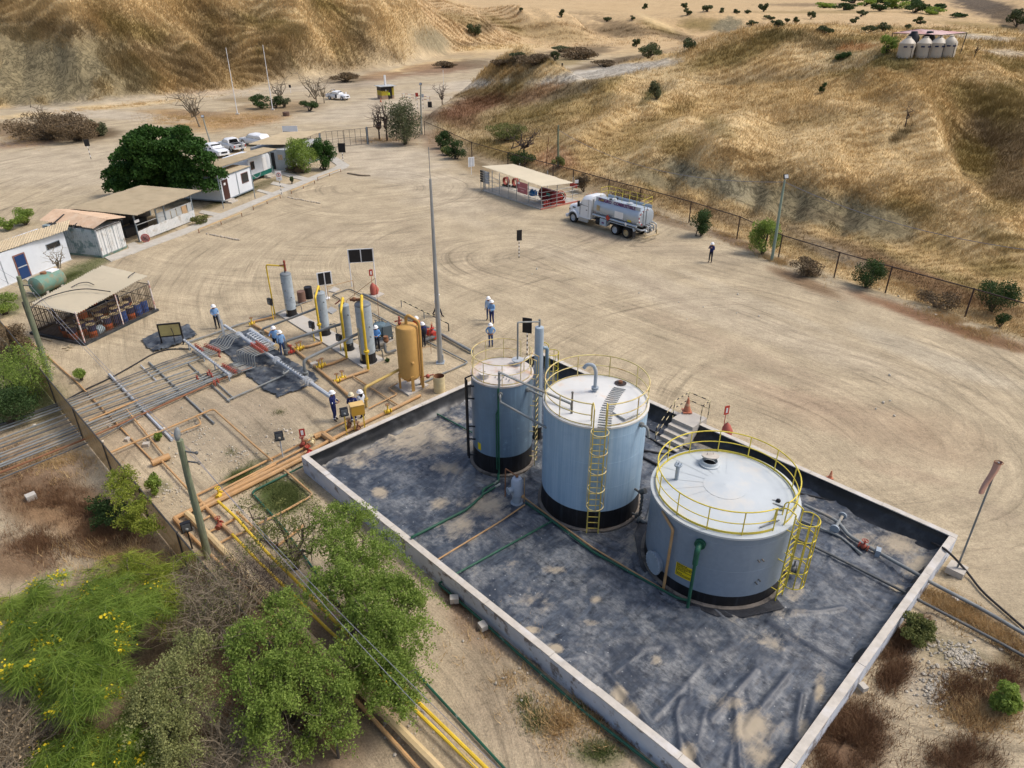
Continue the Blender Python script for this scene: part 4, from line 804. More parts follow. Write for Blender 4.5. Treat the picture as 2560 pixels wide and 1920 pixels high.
# pipes bridging tanks 1 and 2
k2 = cylhit(1248,962,c1,r1); top = Vector((k2.x,k2.y,h1 + .72)); e = G(1429,1010,h2 + .3)
o = MB().tube([Vector((k2.x,k2.y,h1 - .1)),top,e,e + Vector((0,0,-.2))],.045,8).build('transfer_pipe',mt_pipe,world=True); tag(o,"thin grey pipe running from the roof edge of the narrow tank onto the white roof","pipe",None)
k2 = cylhit(1251,984,c1,r1); n0 = (k2 - c1); n0.z = 0; n0.normalize(); d12 = (c1 - c2); d12.z = 0; d12.normalize()
e = c2 + Vector((-0.95,-.30,0)).normalized() * (r2) ; e.z = k2.z - .25
o = flanged(None,'transfer_pipe',[k2,k2 + n0 * .3,k2 + n0 * .3 - Vector((0,0,.25)),e],.05,mt_pipe,(0,),.1);
tag(o,"elbowed grey pipe crossing level from the narrow tank's front to the sky blue tank","pipe")
k2 = cylhit(1317,973,c1,r1); n0 = (k2 - c1); n0.z = 0; n0.normalize(); e = c2 + (c1 - c2).normalized() * r2; e.z = k2.z - .1
o = flanged(None,'transfer_pipe',[k2,k2 + n0 * .35,e],.055,mt_pipe,(0,),.1); tag(o,"short flanged grey pipe between the facing sides of the two tall tanks","pipe")
# ------------------------------------------------------------------ process area
def PX(l,z=0.0): return [G(p[0],p[1],p[2] if len(p) > 2 else z) for p in l]
def Z0_(px,py,ty):                                # height of something standing at (px, py) whose top is seen at ty
    b = G(px,py); u = (960 - ty) / FPX; t = b.y / (CT + u * ST); return CAMH + t * (-ST + u * CT)
def pipe(name,label,pts,r,mat,z=0.12,n=8,cat="pipe",br=.25,fl=(),group=None,parent=None):
    P = PX(pts,z); mb = MB().tube(bend(P,br),r,n)
    for q,d in fl: mb.cyl(Vector(q) - Vector(d) * .04,Vector(q) + Vector(d) * .04,r * 1.9)
    o = mb.build(name,mat,parent,world=True)
    if parent is None: tag(o,label,cat,group)
    return o
def slab(name,label,px,z0,z1,mat,cat='concrete pad',kind=None):
    P = [G(*p) for p in px]; o = MB().prism(P[::1] if True else P,z0,z1).build(name,mat,None,world=True)
    return tag(o,label,cat) if not kind else tag(o,kind=kind)
slab('concrete_strip',"long pale concrete strip carrying the four upright separators",[(690,785),(908,922),(962,901),(722,772)],-.1,.10,mt_concrete)
slab('vessel_plinth',"square concrete plinth under the ochre vessel",[(985,966),(1022,992),(1072,966),(1036,947)],-.1,.12,mt_concrete)
slab('pump_pad',"pale concrete pad beneath the grey compressor",[(930,848),(955,865),(985,850),(960,838)],-.1,.08,mt_concrete)
slab('extinguisher_pad',"pale slab beside the red extinguisher near the big double sign",[(926,741),(940,746),(961,736),(944,729)],-.1,.06,mt_concrete)
slab('stone_slab',"small square slab between the round post sign and the pipes",[(822,729),(837,732),(850,724),(836,718)],-.1,.06,mt_concrete)
slab('stone_slab',"grey slab lying behind the second separator from the left",[(815,778),(830,786),(843,776),(828,768)],-.1,.06,M('dark_concrete',(.3,.3,.29),.8))

def valve_mesh(name,s,mat,parent,p,d=(1,0,0),wheel=None,stem=.22):
    d = Vector(d).normalized(); mb = MB().ball((0,0,0),s,8,5); mb.cyl(-d * s * 1.5,-d * s * 1.15,s * .95,n=10); mb.cyl(d * s * 1.15,d * s * 1.5,s * .95,n=10); mb.cyl((0,0,0),(0,0,stem),s * .3,n=6)
    o = mb.build(name,mat,parent); o.location = Vector(p) - Vector(parent.location) if parent else p
    w_ = MB().tube([(s * .9 * math.cos(2 * PI * i / 12),s * .9 * math.sin(2 * PI * i / 12),stem) for i in range(12)],s * .14,5,closed=True)
    for i in range(2): a = i * PI / 2; w_.cyl((-s * .9 * math.cos(a),-s * .9 * math.sin(a),stem),(s * .9 * math.cos(a),s * .9 * math.sin(a),stem),s * .1,n=5)
    add = w_.build('handwheel',wheel or mat,o); return o
# the four separators
mt_sepB = M('separator_blue_grey',(0.36,0.42,0.46),.5,var=.1,scl=3,dirt=(.27,.31,.34),dscl=2.5,dlo=.5,dhi=.65,rust=(.1,.1,.1),rscl=5,rlo=.7,rhi=.74)
mt_sepH = M('separator_grey',(0.25,0.29,0.32),.5,var=.1,scl=3,dirt=(.32,.36,.38),dscl=2.0,dlo=.55,dhi=.7)
mt_sepD = M('separator_head',(0.17,0.19,0.205),.5,var=.1)
def separator(base,d,h,skirt,label,ms,mh,nips=4):
    b = G(*base); t = thing('separator',label,'separator',b,0,"upright separators on the concrete strip"); r = d / 2
    MB().lathe([(r * 1.12,.10),(r * 1.12,.13),(r * .97,.14),(r * .97,skirt)],28).build('skirt',mt_band,t)
    MB().lathe([(r,skirt - .02),(r,h - r * .38)],32).build('shell',ms,t)
    MB().lathe([(r * 1.01,h - r * .42),(r * 1.01,h - r * .30),(r * .9,h - r * .14),(r * .6,h - r * .02),(.01,h)],32).build('head',mh,t)
    MB().tube([(0,0,h - .03),(0,0,h + .16)],.06).build('top_nozzle',mt_dpipe,t)
    rr3 = random.Random(base[0])
    for i in range(nips):
        a = -PI / 2 + rr3.uniform(-.9,.9); z = skirt + (h - skirt) * (.15 + .2 * i); MB().cyl((r * .98 * math.cos(a),r * .98 * math.sin(a),z),((r + .1) * math.cos(a),(r + .1) * math.sin(a),z),.03,n=6).build('nozzle',mt_dpipe,t)
    return t,b,h
hS = [3.25,3.10,3.2,4.0]
s1 = separator((730.5,790.5),.74,hS[0],.62,"leftmost slim blue grey separator with a tall yellow pipe looped out to its left",mt_sepB,mt_sepD)
s2 = separator((813.7,838),.70,hS[1],.62,"second separator from the left, all grey, a yellow pipe bent over its domed top",mt_sepB,mt_sepH)
s3 = separator((873,876),.64,hS[2],.62,"darker grey separator, third along the concrete strip, with faded scribble on its shell",mt_sepH,mt_sepH)
s4 = separator((922,905),.96,hS[3],.75,"tallest and fattest separator, at the near end of the concrete strip",mt_sepB,mt_sepD)
def gasout(s,pts,r=.07):                          # yellow outlet from the top, over, and down; pts: pixel + height
    t,b,h = s; P = [b + Vector((0,0,h + .12))] + pts
    o = MB().tube(bend(P,.16),r,10).build('gas_outlet',mt_yellow,t,world=True); return P
def drop(s,foot,ztop,r=.07):
    f = G(*foot,.15); t,b,h = s
    P = gasout(s,[b + Vector((0,0,h + .42)),Vector((f.x,f.y,ztop)),f],r)
    m = f + Vector((0,0,1.15)); fo = MB().cyl(m,m + Vector((0,0,.05)),r * 2).cyl(m + Vector((0,0,.07)),m + Vector((0,0,.12)),r * 2).ball(m + Vector((0,0,.06)),r * 1.5,8,5).build('regulator',mt_yellow,t,world=True)
b = s1[1]; gasout(s1,[b + Vector((0,0,hS[0] + .45)),Vector((G(687,786).x - .02,G(687,786).y,hS[0] + .43)),G(687,786,.15)],.05)
v = MB().tube([b + Vector((.05,0,hS[0] + .1)),b + Vector((.05,0,hS[0] + .85))],.07).ball(b + Vector((.05,0,hS[0] + .75)),.09,8,5).bar(b + Vector((-.3,0,hS[0] + .5)),b + Vector((.1,0,hS[0] + .55)),.06,.06).build('relief_valve',mt_valve,s1[0],world=True)
drop(s2,(803.5,854),hS[1] + .1); drop(s3,(866.6,894),hS[2] + .05,.08); drop(s4,(921,924),hS[3] + .05,.085)
MB().bar(s4[1] + Vector((-.75,.2,hS[3] + .05)),s4[1] + Vector((-.1,.05,hS[3] + .12)),.14,.14).ball(s4[1] + Vector((-.5,.12,hS[3] + .1)),.15).build('relief_valve',mt_rust,s4[0],world=True)
b3 = s3[1]; MB().bar(b3 + Vector((-.5,-.1,hS[2] + .0)),b3 + Vector((-.15,0,hS[2] + .25)),.06,.06).build('relief_valve',mt_valve,s3[0],world=True)
for s_,dx in ((s1,.34),(s2,.36),(s3,.32),(s4,.5)):
    t,b,h = s_; MB().tube(bend([(dx * .6,-.1,.75),(dx + .35,.12,.8),(dx + .38,.13,.12)],.1),.035,6).ball((dx + .1,0,.78),.07,8,5).ball((dx * .5,-.2,.5),.09,8,5).build('drain_line',mt_dpipe,t)
    MB().tube([(-dx * .75,-dx * .75,.3),(-dx * .75,-dx * .75,h * .62)],.022,5).tube([(-dx * .62,-dx * .85,.3),(-dx * .62,-dx * .85,h * .62)],.015,5).build('gauge_glass',mt_cream,t)
# ochre vessel on legs
vb = G(1028,970); tv = thing('knockout_vessel',"fat ochre yellow vessel standing on stubby legs on a square plinth",'vessel',vb)
rv,hv = .62,4.0
MB().lathe([(.01,.62),(rv * .7,.68),(rv,.9),(rv,hv - .18),(rv * .9,hv - .06),(rv * .55,hv + .02),(.01,hv + .06)],40).build('shell',mt_vessel,tv)
for i in range(4):
    a = -PI / 2 + i * PI / 2 + .35; MB().box((rv * 1.0 * math.cos(a),rv * 1.0 * math.sin(a),.58),(.17,.10,.95),a + PI / 2).build('leg',mt_vessel,tv)
MB().tube(bend([(0,0,hv),(0,0,hv + .45),(.16,-.03,hv + .58),(rv + .08,-.14,hv + .25),(rv + .12,-.16,hv - .2),(rv + .1,-.16,.15)],.18),.085,10).build('gas_outlet',mt_vessel,tv)
MB().tube([(-.36,-.05,hv),(-.36,-.05,hv + .5)],.05).bar((-.62,-.05,hv + .2),(-.2,0,hv + .28),.06,.06).ball((-.36,-.05,hv + .12),.1).build('relief_valve',mt_valve,tv)
n0 = Vector((.45,-.9,0)).normalized() * rv; MB().ball(n0 + Vector((0,0,1.9)),.1).build('hand_hole',mt_vessel,tv)
lad = MB()
for s_ in (0,.16): lad.bar((rv + .02,.1 + s_,.7),(rv + .02,.1 + s_,hv - .3),.03,.03)
for z in np.arange(.8,hv - .3,.22): lad.bar((rv + .02,.1,z),(rv + .02,.26,z),.02,.02)
lad.build('gauge_bridle',mt_tan,tv)
MB().ball((rv + .42,-.28,.92),.13).tube(bend([(rv - .05,-.2,.8),(rv + .8,-.1,.95),(rv + .82,-.1,.05)],.08),.035,6).build('dump_valve',mt_valve,tv)
f = G(916,1019); zt = 1.25; sd = vb + Vector((-rv * .97,-.12,1.25))
pipe_o = MB().tube(bend([sd,Vector((f.x,f.y,zt)),Vector((f.x,f.y,.05))],.25),.085,10).cyl(f + Vector((0,0,.5)),f + Vector((0,0,.6)),.16).build('inlet_pipe',M('mustard_pipe',(.44,.31,.09),.55,var=.15,dirt=DUST),tv,world=True)
# tan gas gathering network
net = thing('gas_network',"network of tan gas pipes on the ground beside the separators",'pipework',G(750,900))
def np_(pts,r=.075,z=.14,name='gas_pipe',mat=mt_tan,br=.12,parent=None): return pipe(name,None,pts,r,mat,z,8,parent=parent or net,br=br)
np_([(634,812),(726,864),(860,978),(876,994)],.085,.15,'header')
np_([(626,806),(640,802),(688,791)]); np_([(727,868),(770,866),(803.5,856)],.085); np_([(787,920),(830,908),(866.6,894)],.085); np_([(834,957),(870,942),(921,925)],.085)
np_([(883,941),(997,1014)],.045); np_([(993,958),(971,970),(993,985),(922,1021)],.04); np_([(1051,988),(975,1026),(866,1079),(770,1130)],.09); np_([(803,1084),(880,1046)],.055)
for (a,b_,m) in ((630,809,mt_yellow),(744,873,mt_yellow),(752,869,mt_yellow),(798,917,mt_yellow),(806,912,mt_yellow),(843,951,mt_yellow),(856,944,mt_yellow),(970,1028,mt_yellow),(728,879,mt_red)):
    valve_mesh('valve',.13,m,net,G(a,b_,.2),S(1,.25) - S(0,0),mt_rust if m is mt_yellow else mt_red,.42)
MB().box((G(786,911,.15)),(.45,.3,.25),R(40)).build('junction_box',mt_concrete,net,world=True)
# tan lines from the flow line area to the enclosure corner
tn = thing('pipe_bundle',"bundle of tan pipes running along the ground to the corner of the tank enclosure",'pipework',G(640,1190))
tp = lambda pts,r,z=.16,m=mt_tan,br=.2,name='pipe': pipe(name,None,pts,r,m,z,8,parent=tn,br=br)
tp([(436,1296),(492,1268),(640,1194),(768,1130)],.10); tp([(487,1280),(640,1205),(757,1146)],.11); tp([(462,1324),(436,1296)],.10)
tp([(487,1240),(640,1165),(806,1083)],.055); tp([(550,1227),(690,1156),(786,1106)],.06); tp([(560,1229),(690,1160)],.05)
tp([(785,1092),(806,1084),(838,1106)],.16,.2,mt_tan,.05); tp([(462,1324),(508,1369),(590,1446),(916,1778),(1036,1912),(1100,1985)],.07)
tp([(467,1284),(478,1278),(560,1222)],.06); tp([(490,1242),(557,1313),(581,1336)],.085); tp([(557,1313),(590,1295)],.06); tp([(521,1330),(548,1318)],.05); tp([(548,1358),(573,1344),(640,1318)],.055); tp([(508,1299),(524,1290)],.05)
tp([(545,1253),(592,1296),(668,1382),(736,1448),(827,1543),(1215,1920),(1300,2005)],.065,.3,mt_yellow); tp([(581,1336),(639,1396),(819,1573),(924,1666),(1189,1920),(1270,2000)],.06,.3,mt_yellow)
tp([(467,1284),(485,1300),(545,1363),(617,1437),(692,1517),(756,1576),(1092,1916),(1180,2010)],.15,.25,mt_buff); tp([(592,1280),(636,1320),(692,1366),(760,1312)],.055,.2)
tp([(706,1170),(783,1237),(707,1280),(640,1312)],.05)
for (a,b_,m) in ((757,1110,mt_valve),(766,1117,mt_rust),(780,1105,mt_cream),(772,1133,mt_red),(548,1313,mt_valve),(548,1238,mt_yellow),(872,1064,mt_rust),(895,1072,mt_rust)): valve_mesh('valve',.13,m,tn,G(a,b_,.22),S(1,-1) - S(0,0),m,.4)
pipe('water_line',"thin green pipe with white patches looped round the square of grass",[(756,1166),(628,1230),(669,1275),(711,1322),(879,1554),(1036,1677),(1262,1922),(1330,2000)],.045,mt_green,.1)
pipe('water_line',"green pipe lying along the foot of the whitewashed wall",[(1098,1461),(1180,1530),(1280,1620),(1460,1780),(1616,1900),(1700,1970)],.05,mt_green,.05)
# pipes inside the enclosure
gp = thing('green_pipework',"dark green pipework laid across the membrane floor between the wall and the tanks",'pipework',G(1250,1230))
for pts,r in (([(871,1126),(1083,1029),(1180,1081)],.035),([(1246,1180),(1246,1203),(1207,1224),(1207,1238),(1166,1274),(1040,1338),(1030,1343,.9)],.06),([(1250,1210),(1207,1236)],.05),([(1315,1257),(1381,1302),(1480,1378),(1691,1494),(1722,1502)],.05),([(1381,1302),(1138,1436),(1098,1458)],.045)):
    pipe('green_pipe',None,pts,r,mt_green,.14,8,parent=gp,br=.15)
tl = thing('tan_drain_line',"thin tan drain lines beside the green pipes on the membrane",'pipework',G(1400,1310))
for pts in ([(1312,1262),(1253,1302),(1086,1404)],[(1312,1245),(1480,1368),(1668,1480)]): pipe('tan_pipe',None,pts,.035,mt_tan,.12,8,parent=tl,br=.1)
gl = thing('discharge_line',"thick grey pipe leaving the short wide tank and passing over the wall to the right",'pipework',G(2200,1380))
pipe('main_pipe',None,[(2010,1262),(2070,1290),(2096,1305,.28),(2123,1340,.22),(2194,1380,.22),(2310,1445,.45),(2335,1460,.35),(2450,1520,.25),(2560,1584,.25),(2900,1775,.25)],.075,mt_pipe,.28,10,parent=gl)
pipe('tee_branch',None,[(2106,1290,.3),(2087,1321,.3)],.07,mt_pipe,.3,10,parent=gl); q = G(2087,1321,.3); e = (G(2087,1321,.3) - G(2106,1290,.3)).normalized(); MB().cyl(q,q + e * .07,.19).cyl(G(2106,1290,.3) - e * .06,G(2106,1290,.3),.17).build('flange',mt_grey,gl,world=True)
pipe('side_pipe',None,[(2000,1300),(2100,1340),(2155,1385)],.05,mt_pipe,.14,8,parent=gl); valve_mesh('valve',.13,mt_valve,gl,G(2159,1366,.22),(1,-1,0),None,.3); q = G(2195,1380,.22); MB().box(q,(.18,.3,.3),R(-30)).build('coupling',mt_grey,gl,world=True)
pipe('return_line',"dark pipe crossing the membrane and leaving low through the right hand wall",[(1960,1330),(2100,1398),(2281,1490),(2302,1503),(2480,1596),(2560,1640),(2900,1840)],.055,mt_dpipe,.18)
pipe('black_hose',"black rubber hose snaking over the right hand wall onto the dirt",[(1600,1063),(1760,1140),(1920,1216),(2100,1256),(2233,1314),(2329,1356,.12),(2362,1372,.9),(2385,1393,.75),(2420,1432,.1),(2453,1477),(2557,1568),(2640,1640)],.045,mt_rubber,.10,br=.8)
pipe('suction_hose',"black hose stretched between the sky blue tank and the short wide tank, nearest the steps",[(1605,1085),(1720,1150),(1760,1175)],.05,mt_rubber,.10)
pipe('suction_hose',"black hose behind the sky blue tank, second from the steps",[(1600,1125),(1690,1140)],.06,mt_rubber,.10)
pipe('suction_hose',"third black hose, emerging behind the sky blue tank towards the wide tank",[(1600,1140),(1660,1170)],.06,mt_rubber,.10)
slab('torn_liner',"darker torn membrane apron round the foot of the wide tank",[(1600,1300),(1585,1340),(1600,1420),(1650,1490),(1790,1545),(1860,1548),(1960,1525),(1900,1450),(1700,1330)],.085,.10,M('torn_membrane',(.022,.024,.03),.45,var=.4,scl=4,dirt=(.13,.13,.13),dlo=.55,dhi=.75,bump=.4,bscl=6),'liner')
# small grey vessel beside tank 1
vb2 = G(1292,1258); sv = thing('small_vessel',"small upright pale grey vessel with rusty piping in front of the narrow tank",'vessel',vb2)
MB().lathe([(.28,.02),(.28,.08),(.20,.1),(.20,.48)],20).build('foot',mt_grey,sv)
MB().lathe([(.02,.42),(.24,.5),(.255,.55),(.255,1.25),(.2,1.38),(.02,1.44)],24).build('shell',M('vessel_pale',(.38,.43,.5),.5),sv)
a = R(-150); n0 = Vector((math.cos(a),math.sin(a),0)); MB().cyl(n0 * .24 + Vector((0,0,.85)),n0 * .42 + Vector((0,0,.85)),.13).cyl(n0 * .42 + Vector((0,0,.85)),n0 * .47 + Vector((0,0,.85)),.17).build('hand_hole',mt_grey,sv)
MB().tube(bend([(0,0,1.4),(-.05,.02,1.52),(-.5,.2,1.75),(-.52,.1,.3)],.06),.03,6).ball((0,0,1.5),.08).build('inlet_line',mt_rust,sv); MB().tube([(.33,0,.05),(.33,0,1.4)],.022,6).ball((.28,-.1,.45),.09).build('outlet_line',mt_tan,sv)

# ---- grey flow line manifold
man_ = thing('flow_manifold',"pale grey manifold headers with rows of red valves and many flow lines",'manifold',S(16.3,-38))
def sp(name,pts,r,mat,parent=None,br=.15,n=8,rads=None): return MB().tube(bend([S(*p) for p in pts],br) if br else [S(*p) for p in pts],r,n).build(name,mat,parent or man_,world=True)
hd = sp('header',[(16.33,-44.2,.6),(16.33,-42.1,.6)],.10,mt_header); sp('header',[(16.33,-42.1,.62),(16.33,-39.9,.62)],.14,mt_header); sp('header',[(16.33,-39.9,.6),(16.33,-33.4,.6)],.11,mt_header); sp('header',[(16.33,-33.4,.6),(16.33,-30.9,.55)],.12,mt_header)
fb = MB()
for v in (-42.15,-42.0,-39.95,-39.75,-39.4,-37.2,-37.0,-33.7,-33.45,-33.2): fb.cyl(S(16.33,v - .03,.6),S(16.33,v + .03,.6),.23)
fb.build('flange',mt_header,man_,world=True)['kind'] = 'stuff'
for v in np.arange(-36.6,-34.0,.28):
    MB().cyl(S(16.33,v,.7),S(16.33,v,.82),.035,n=6).build('stud',mt_pipe,man_,world=True)
sp('second_header',[(16.96,-41.6,.9),(16.96,-38.3,.9)],.13,mt_header); MB().cyl(S(16.96,-38.3,.9),S(16.96,-38.22,.9),.19).build('end_plate',mt_buff,man_,world=True); MB().cyl(S(16.96,-41.62,.9),S(16.96,-41.55,.9),.17).build('end_plate',mt_header,man_,world=True)
for i,v in enumerate(np.linspace(-41.2,-38.6,9)):
    MB().tube([S(16.36,v,.66),S(16.66,v,.95),S(16.94,v,.92)],.05,6).ball(S(16.55,v,.88),.10,8,5).build('link_pipe',mt_header,man_,world=True)
h3_ = sp('front_header',[(13.55,-44.1,.5),(13.52,-37.45,.5)],.075,mt_header)
for i in range(22): MB().cyl(S(13.54,-43.7 + i * .28,.55),S(13.54,-43.7 + i * .28,.68),.02,n=5).build('stud',mt_header,man_,world=True)
for v in (-43.4,-41.2,-39.6,-37.7): MB().tube([S(13.54,v,.45),S(13.54,v,-.02)],.04,6).build('support_leg',mt_grey,man_,world=True)
MB().cyl(S(13.52,-37.5,.5),S(13.52,-37.42,.5),.12).build('end_plate',mt_header,man_,world=True)
lines = [(-41.25,-42.3,14.1),(-40.95,-41.85,14.3),(-40.65,-41.4,14.6),(-38.86,-39.25,15.0),(-38.3,-39.0,15.02),(-38.02,-38.75,15.05),(-37.7,-38.5,15.08),(-37.1,-38.25,15.1),(-36.6,-38.0,15.12),(-41.5,-42.5,13.9),(-39.9,-40.3,12.3),(-37.4,-38.4,14.9),(-36.15,-37.8,12.2),(-39.4,-39.7,12.6)]
for i,(va,vb_,ue) in enumerate(lines):
    z = .22; rad = .038 + .008 * (i % 3)
    sp('flow_line',[(-9,va + .9 + .04 * i,z),(1.5,va + .22 + .02 * i,z),(6,va,z),(ue - 2.2,vb_ - (vb_ - va) * .1,z),(ue,vb_,z)],rad,mt_rust if i == 8 else (mt_dpipe,mt_pipe,mt_pipe)[i % 3],br=.4,n=7)
for i in range(8):                                  # near bundle: risers up to the second header
    v = -39.4 + i * .2; u = 14.85 + i * .06
    sp('riser',[(13.6,v + .2,.28),(u,v + .12,.24),(u + .05,v + .1,.95),(16.3,v + .05,.95),(16.9,v,.95)],.034,mt_pipe,br=.1,n=6)
for i in range(7):                                  # far bundle
    v = -42.9 + i * .22; u = 15.0 + i * .05
    sp('riser',[(13.4,v + .3,.25),(u,v + .1,.25),(u + .5,v,.7),(16.3,v + .02,.72)],.032,mt_pipe,br=.1,n=6)
VM = None
def red_valve(u,v,z,rot):
    global VM
    if VM is None:
        VM = MB().ball((0,0,0),.06,8,5).cyl((-.11,0,0),(-.07,0,0),.055,n=8).cyl((.07,0,0),(.11,0,0),.055,n=8).cyl((0,0,0),(0,0,.15),.02,n=5).cyl((0,0,.14),(0,0,.16),.07,n=10).bar((-.02,0,.15),(.16,0,.17),.03,.02).build('valve',mt_valve,man_); o = VM
    else: o = VM.copy(); C.objects.link(o); add_child(o,man_)
    o.location = S(u,v,z) - man_.location; o.rotation_euler = (0,0,rot)
for i in range(8): v = -39.4 + i * .2; red_valve(13.9 + .02 * i,v + .16,.30,SA); red_valve(15.9,v + .05,.98,SA); red_valve(16.22,v + .05,.98,SA + .3)
for i in range(7): v = -42.9 + i * .22; red_valve(14.3 + .05 * i,v + .18,.28,SA)
for i in range(5): red_valve(13.85,-43.1 + i * .25,.3,SA)
for i,(a,b_) in enumerate(((525,933),(530,942),(521,938),(494,947),(537,958),(545,955),(537,962),(548,882),(549,892))): uu_,v_ = UV(G(a,b_,.25)); red_valve(uu_,v_,.28,SA + PI / 2)
for i in range(8): v = -39.35 + i * .2; sp('coupling',[(14.12,v + .17,.28),(14.4,v + .16,.28)],.055,mt_dpipe,br=0,n=7)
for i in range(7): v = -42.9 + i * .22; sp('coupling',[(13.75,v + .2,.26),(14.0,v + .2,.26)],.05,mt_dpipe,br=0,n=7)
MB().box(G(561,841) + Vector((0,0,.6)),(.14,.08,1.2),SA).box(G(555,828) + Vector((0,0,.95)),(.08,.2,.7),SA).build('end_post',mt_header,man_,world=True)
# supports and stray lines
def sup(label,pts,r,mat,z=.1): return pipe('pipe_support',label,pts,r,mat,z,6,'pipe support',group='pipe supports under the flow lines')
sup("pale painted pipe lying under the flow lines, nearest the netted fence",[(273,936),(430,1100)],.085,mt_header); sup("dark beam under the flow lines, middle of three crossing the ground",[(372,905),(535,1058)],.06,mt_pipe); sup("dark pair of bearers with red clamps nearest the front header",[(471,909),(574,1004)],.045,mt_pipe)
sup("thin bearer parallel to the red clamped one, just right of it",[(520,938),(585,996)],.045,mt_pipe); sup("short pale stub of pipe by the flow lines, near the black hose",[(352,913),(392,953)],.04,mt_header)
pipe('drain_pipe',"grey pipe running from the bearers across the sheet up to the manifold",[(567,1001),(713,937),(709,928,.3),(708,936,.9),(722,926,.9)],.05,mt_pipe,.15)
pipe('instrument_line',"thin grey pipe along the far edge of the manifold towards the leftmost separator",[(465,857),(560,825),(588,814),(686,786),(716,773)],.06,mt_pipe,.15)
pipe('utility_pipe',"grey pipe on the ground beside the barrier, running towards the enclosure corner",[(908,735),(922,741),(983,773),(1100,834),(1180,879)],.10,mt_pipe,.18)
pipe('utility_line',"thin grey pipe bordering the process area, bent behind the ochre vessel",[(931,783),(984,812),(1067,853),(1171,906),(1106,934),(1040,965)],.05,mt_pipe,.12)
pipe('utility_line',"thin dark pipe loop on the ground below the big double sign",[(905,737),(872,722),(830,737),(850,748)],.045,mt_dpipe,.1)
pipe('utility_line',"thin dark pipe between the separators and the grey compressor",[(984,830),(945,845),(905,868)],.04,mt_dpipe,.1)
pipe('utility_line',"dark elbowed pipe in front of the compressor, bending towards the ochre vessel",[(962,858,.75),(964,884,.2),(990,875)],.085,mt_dpipe,.2)
pipe('utility_line',"grey line on the ground from the leftmost separator to the compressor",[(720,800),(742,762),(780,750)],.03,mt_pipe,.08)
pipe('black_cable',"thick black hose curving from the tan panel towards the netted fence",[(478,872),(420,872),(380,885),(330,915),(280,943),(210,975),(165,1000)],.04,mt_rubber,.06,br=.9)
pipe('gas_pipe',"tan pipe from the shade net fence crossing over the flow lines with an elbow",[(262,1138),(281,1129),(533,1022),(640,1117),(681,1152)],.05,mt_tan,.30)
pipe('gas_pipe',"short tan branch ending below the tan crossing pipe",[(428,1089),(504,1060),(492,1041)],.04,mt_tan,.25)
pipe('gas_pipe',"long tan pipe laid from the left edge past the wooden pole to the tan cylinder",[(-40,786),(0,807),(96,870),(195,958),(240,1005),(379,1149)],.045,mt_tan,.1)
cyl_t = thing('slug_catcher',"tan capped cylinder lying on the ground with three small pipes",'vessel',G(400,1150)); pipe('shell',None,[(379,1158),(423,1140)],.16,mt_tan,.22,14,parent=cyl_t); pipe('branch_pipe',None,[(315,1022),(411,1140)],.045,mt_tan,.2,8,parent=cyl_t); pipe('branch_pipe',None,[(402,1150),(469,1222),(487,1240)],.05,mt_tan,.2,8,parent=cyl_t)
pipe('sleeve',"tan sleeve clamped on the flow lines with red valves",[(222,1052),(345,1000)],.05,mt_tan,.30)
# grey arches from the manifold to the separators
def arch(label,foot,z,target,r=.085):
    f = G(*foot); o = MB().tube(bend([f + Vector((0,0,.05)),f + Vector((0,0,z)),Vector(target)],.3),r,10).cyl(f + Vector((0,0,.28)),f + Vector((0,0,.34)),r * 2).cyl(f + Vector((0,0,.38)),f + Vector((0,0,.44)),r * 2).ball(f + Vector((0,0,.2)),r * 1.9,8,5).build('inlet_arch',mt_pipe,None,world=True); tag(o,label,'pipe',"grey inlet pipes arching to the separators")
arch("grey pipe rising by two men in light blue shirts and running to the second separator",(657,842),.55,s2[1] + Vector((-.33,.1,1.9)),.075)
arch("middle grey pipe arching from the manifold to the third separator",(717,888),.95,s3[1] + Vector((-.3,.1,1.8)))
arch("nearest grey pipe arching over the sheet to the fattest separator",(765.6,946),1.2,s4[1] + Vector((-.45,.1,1.9)),.09)
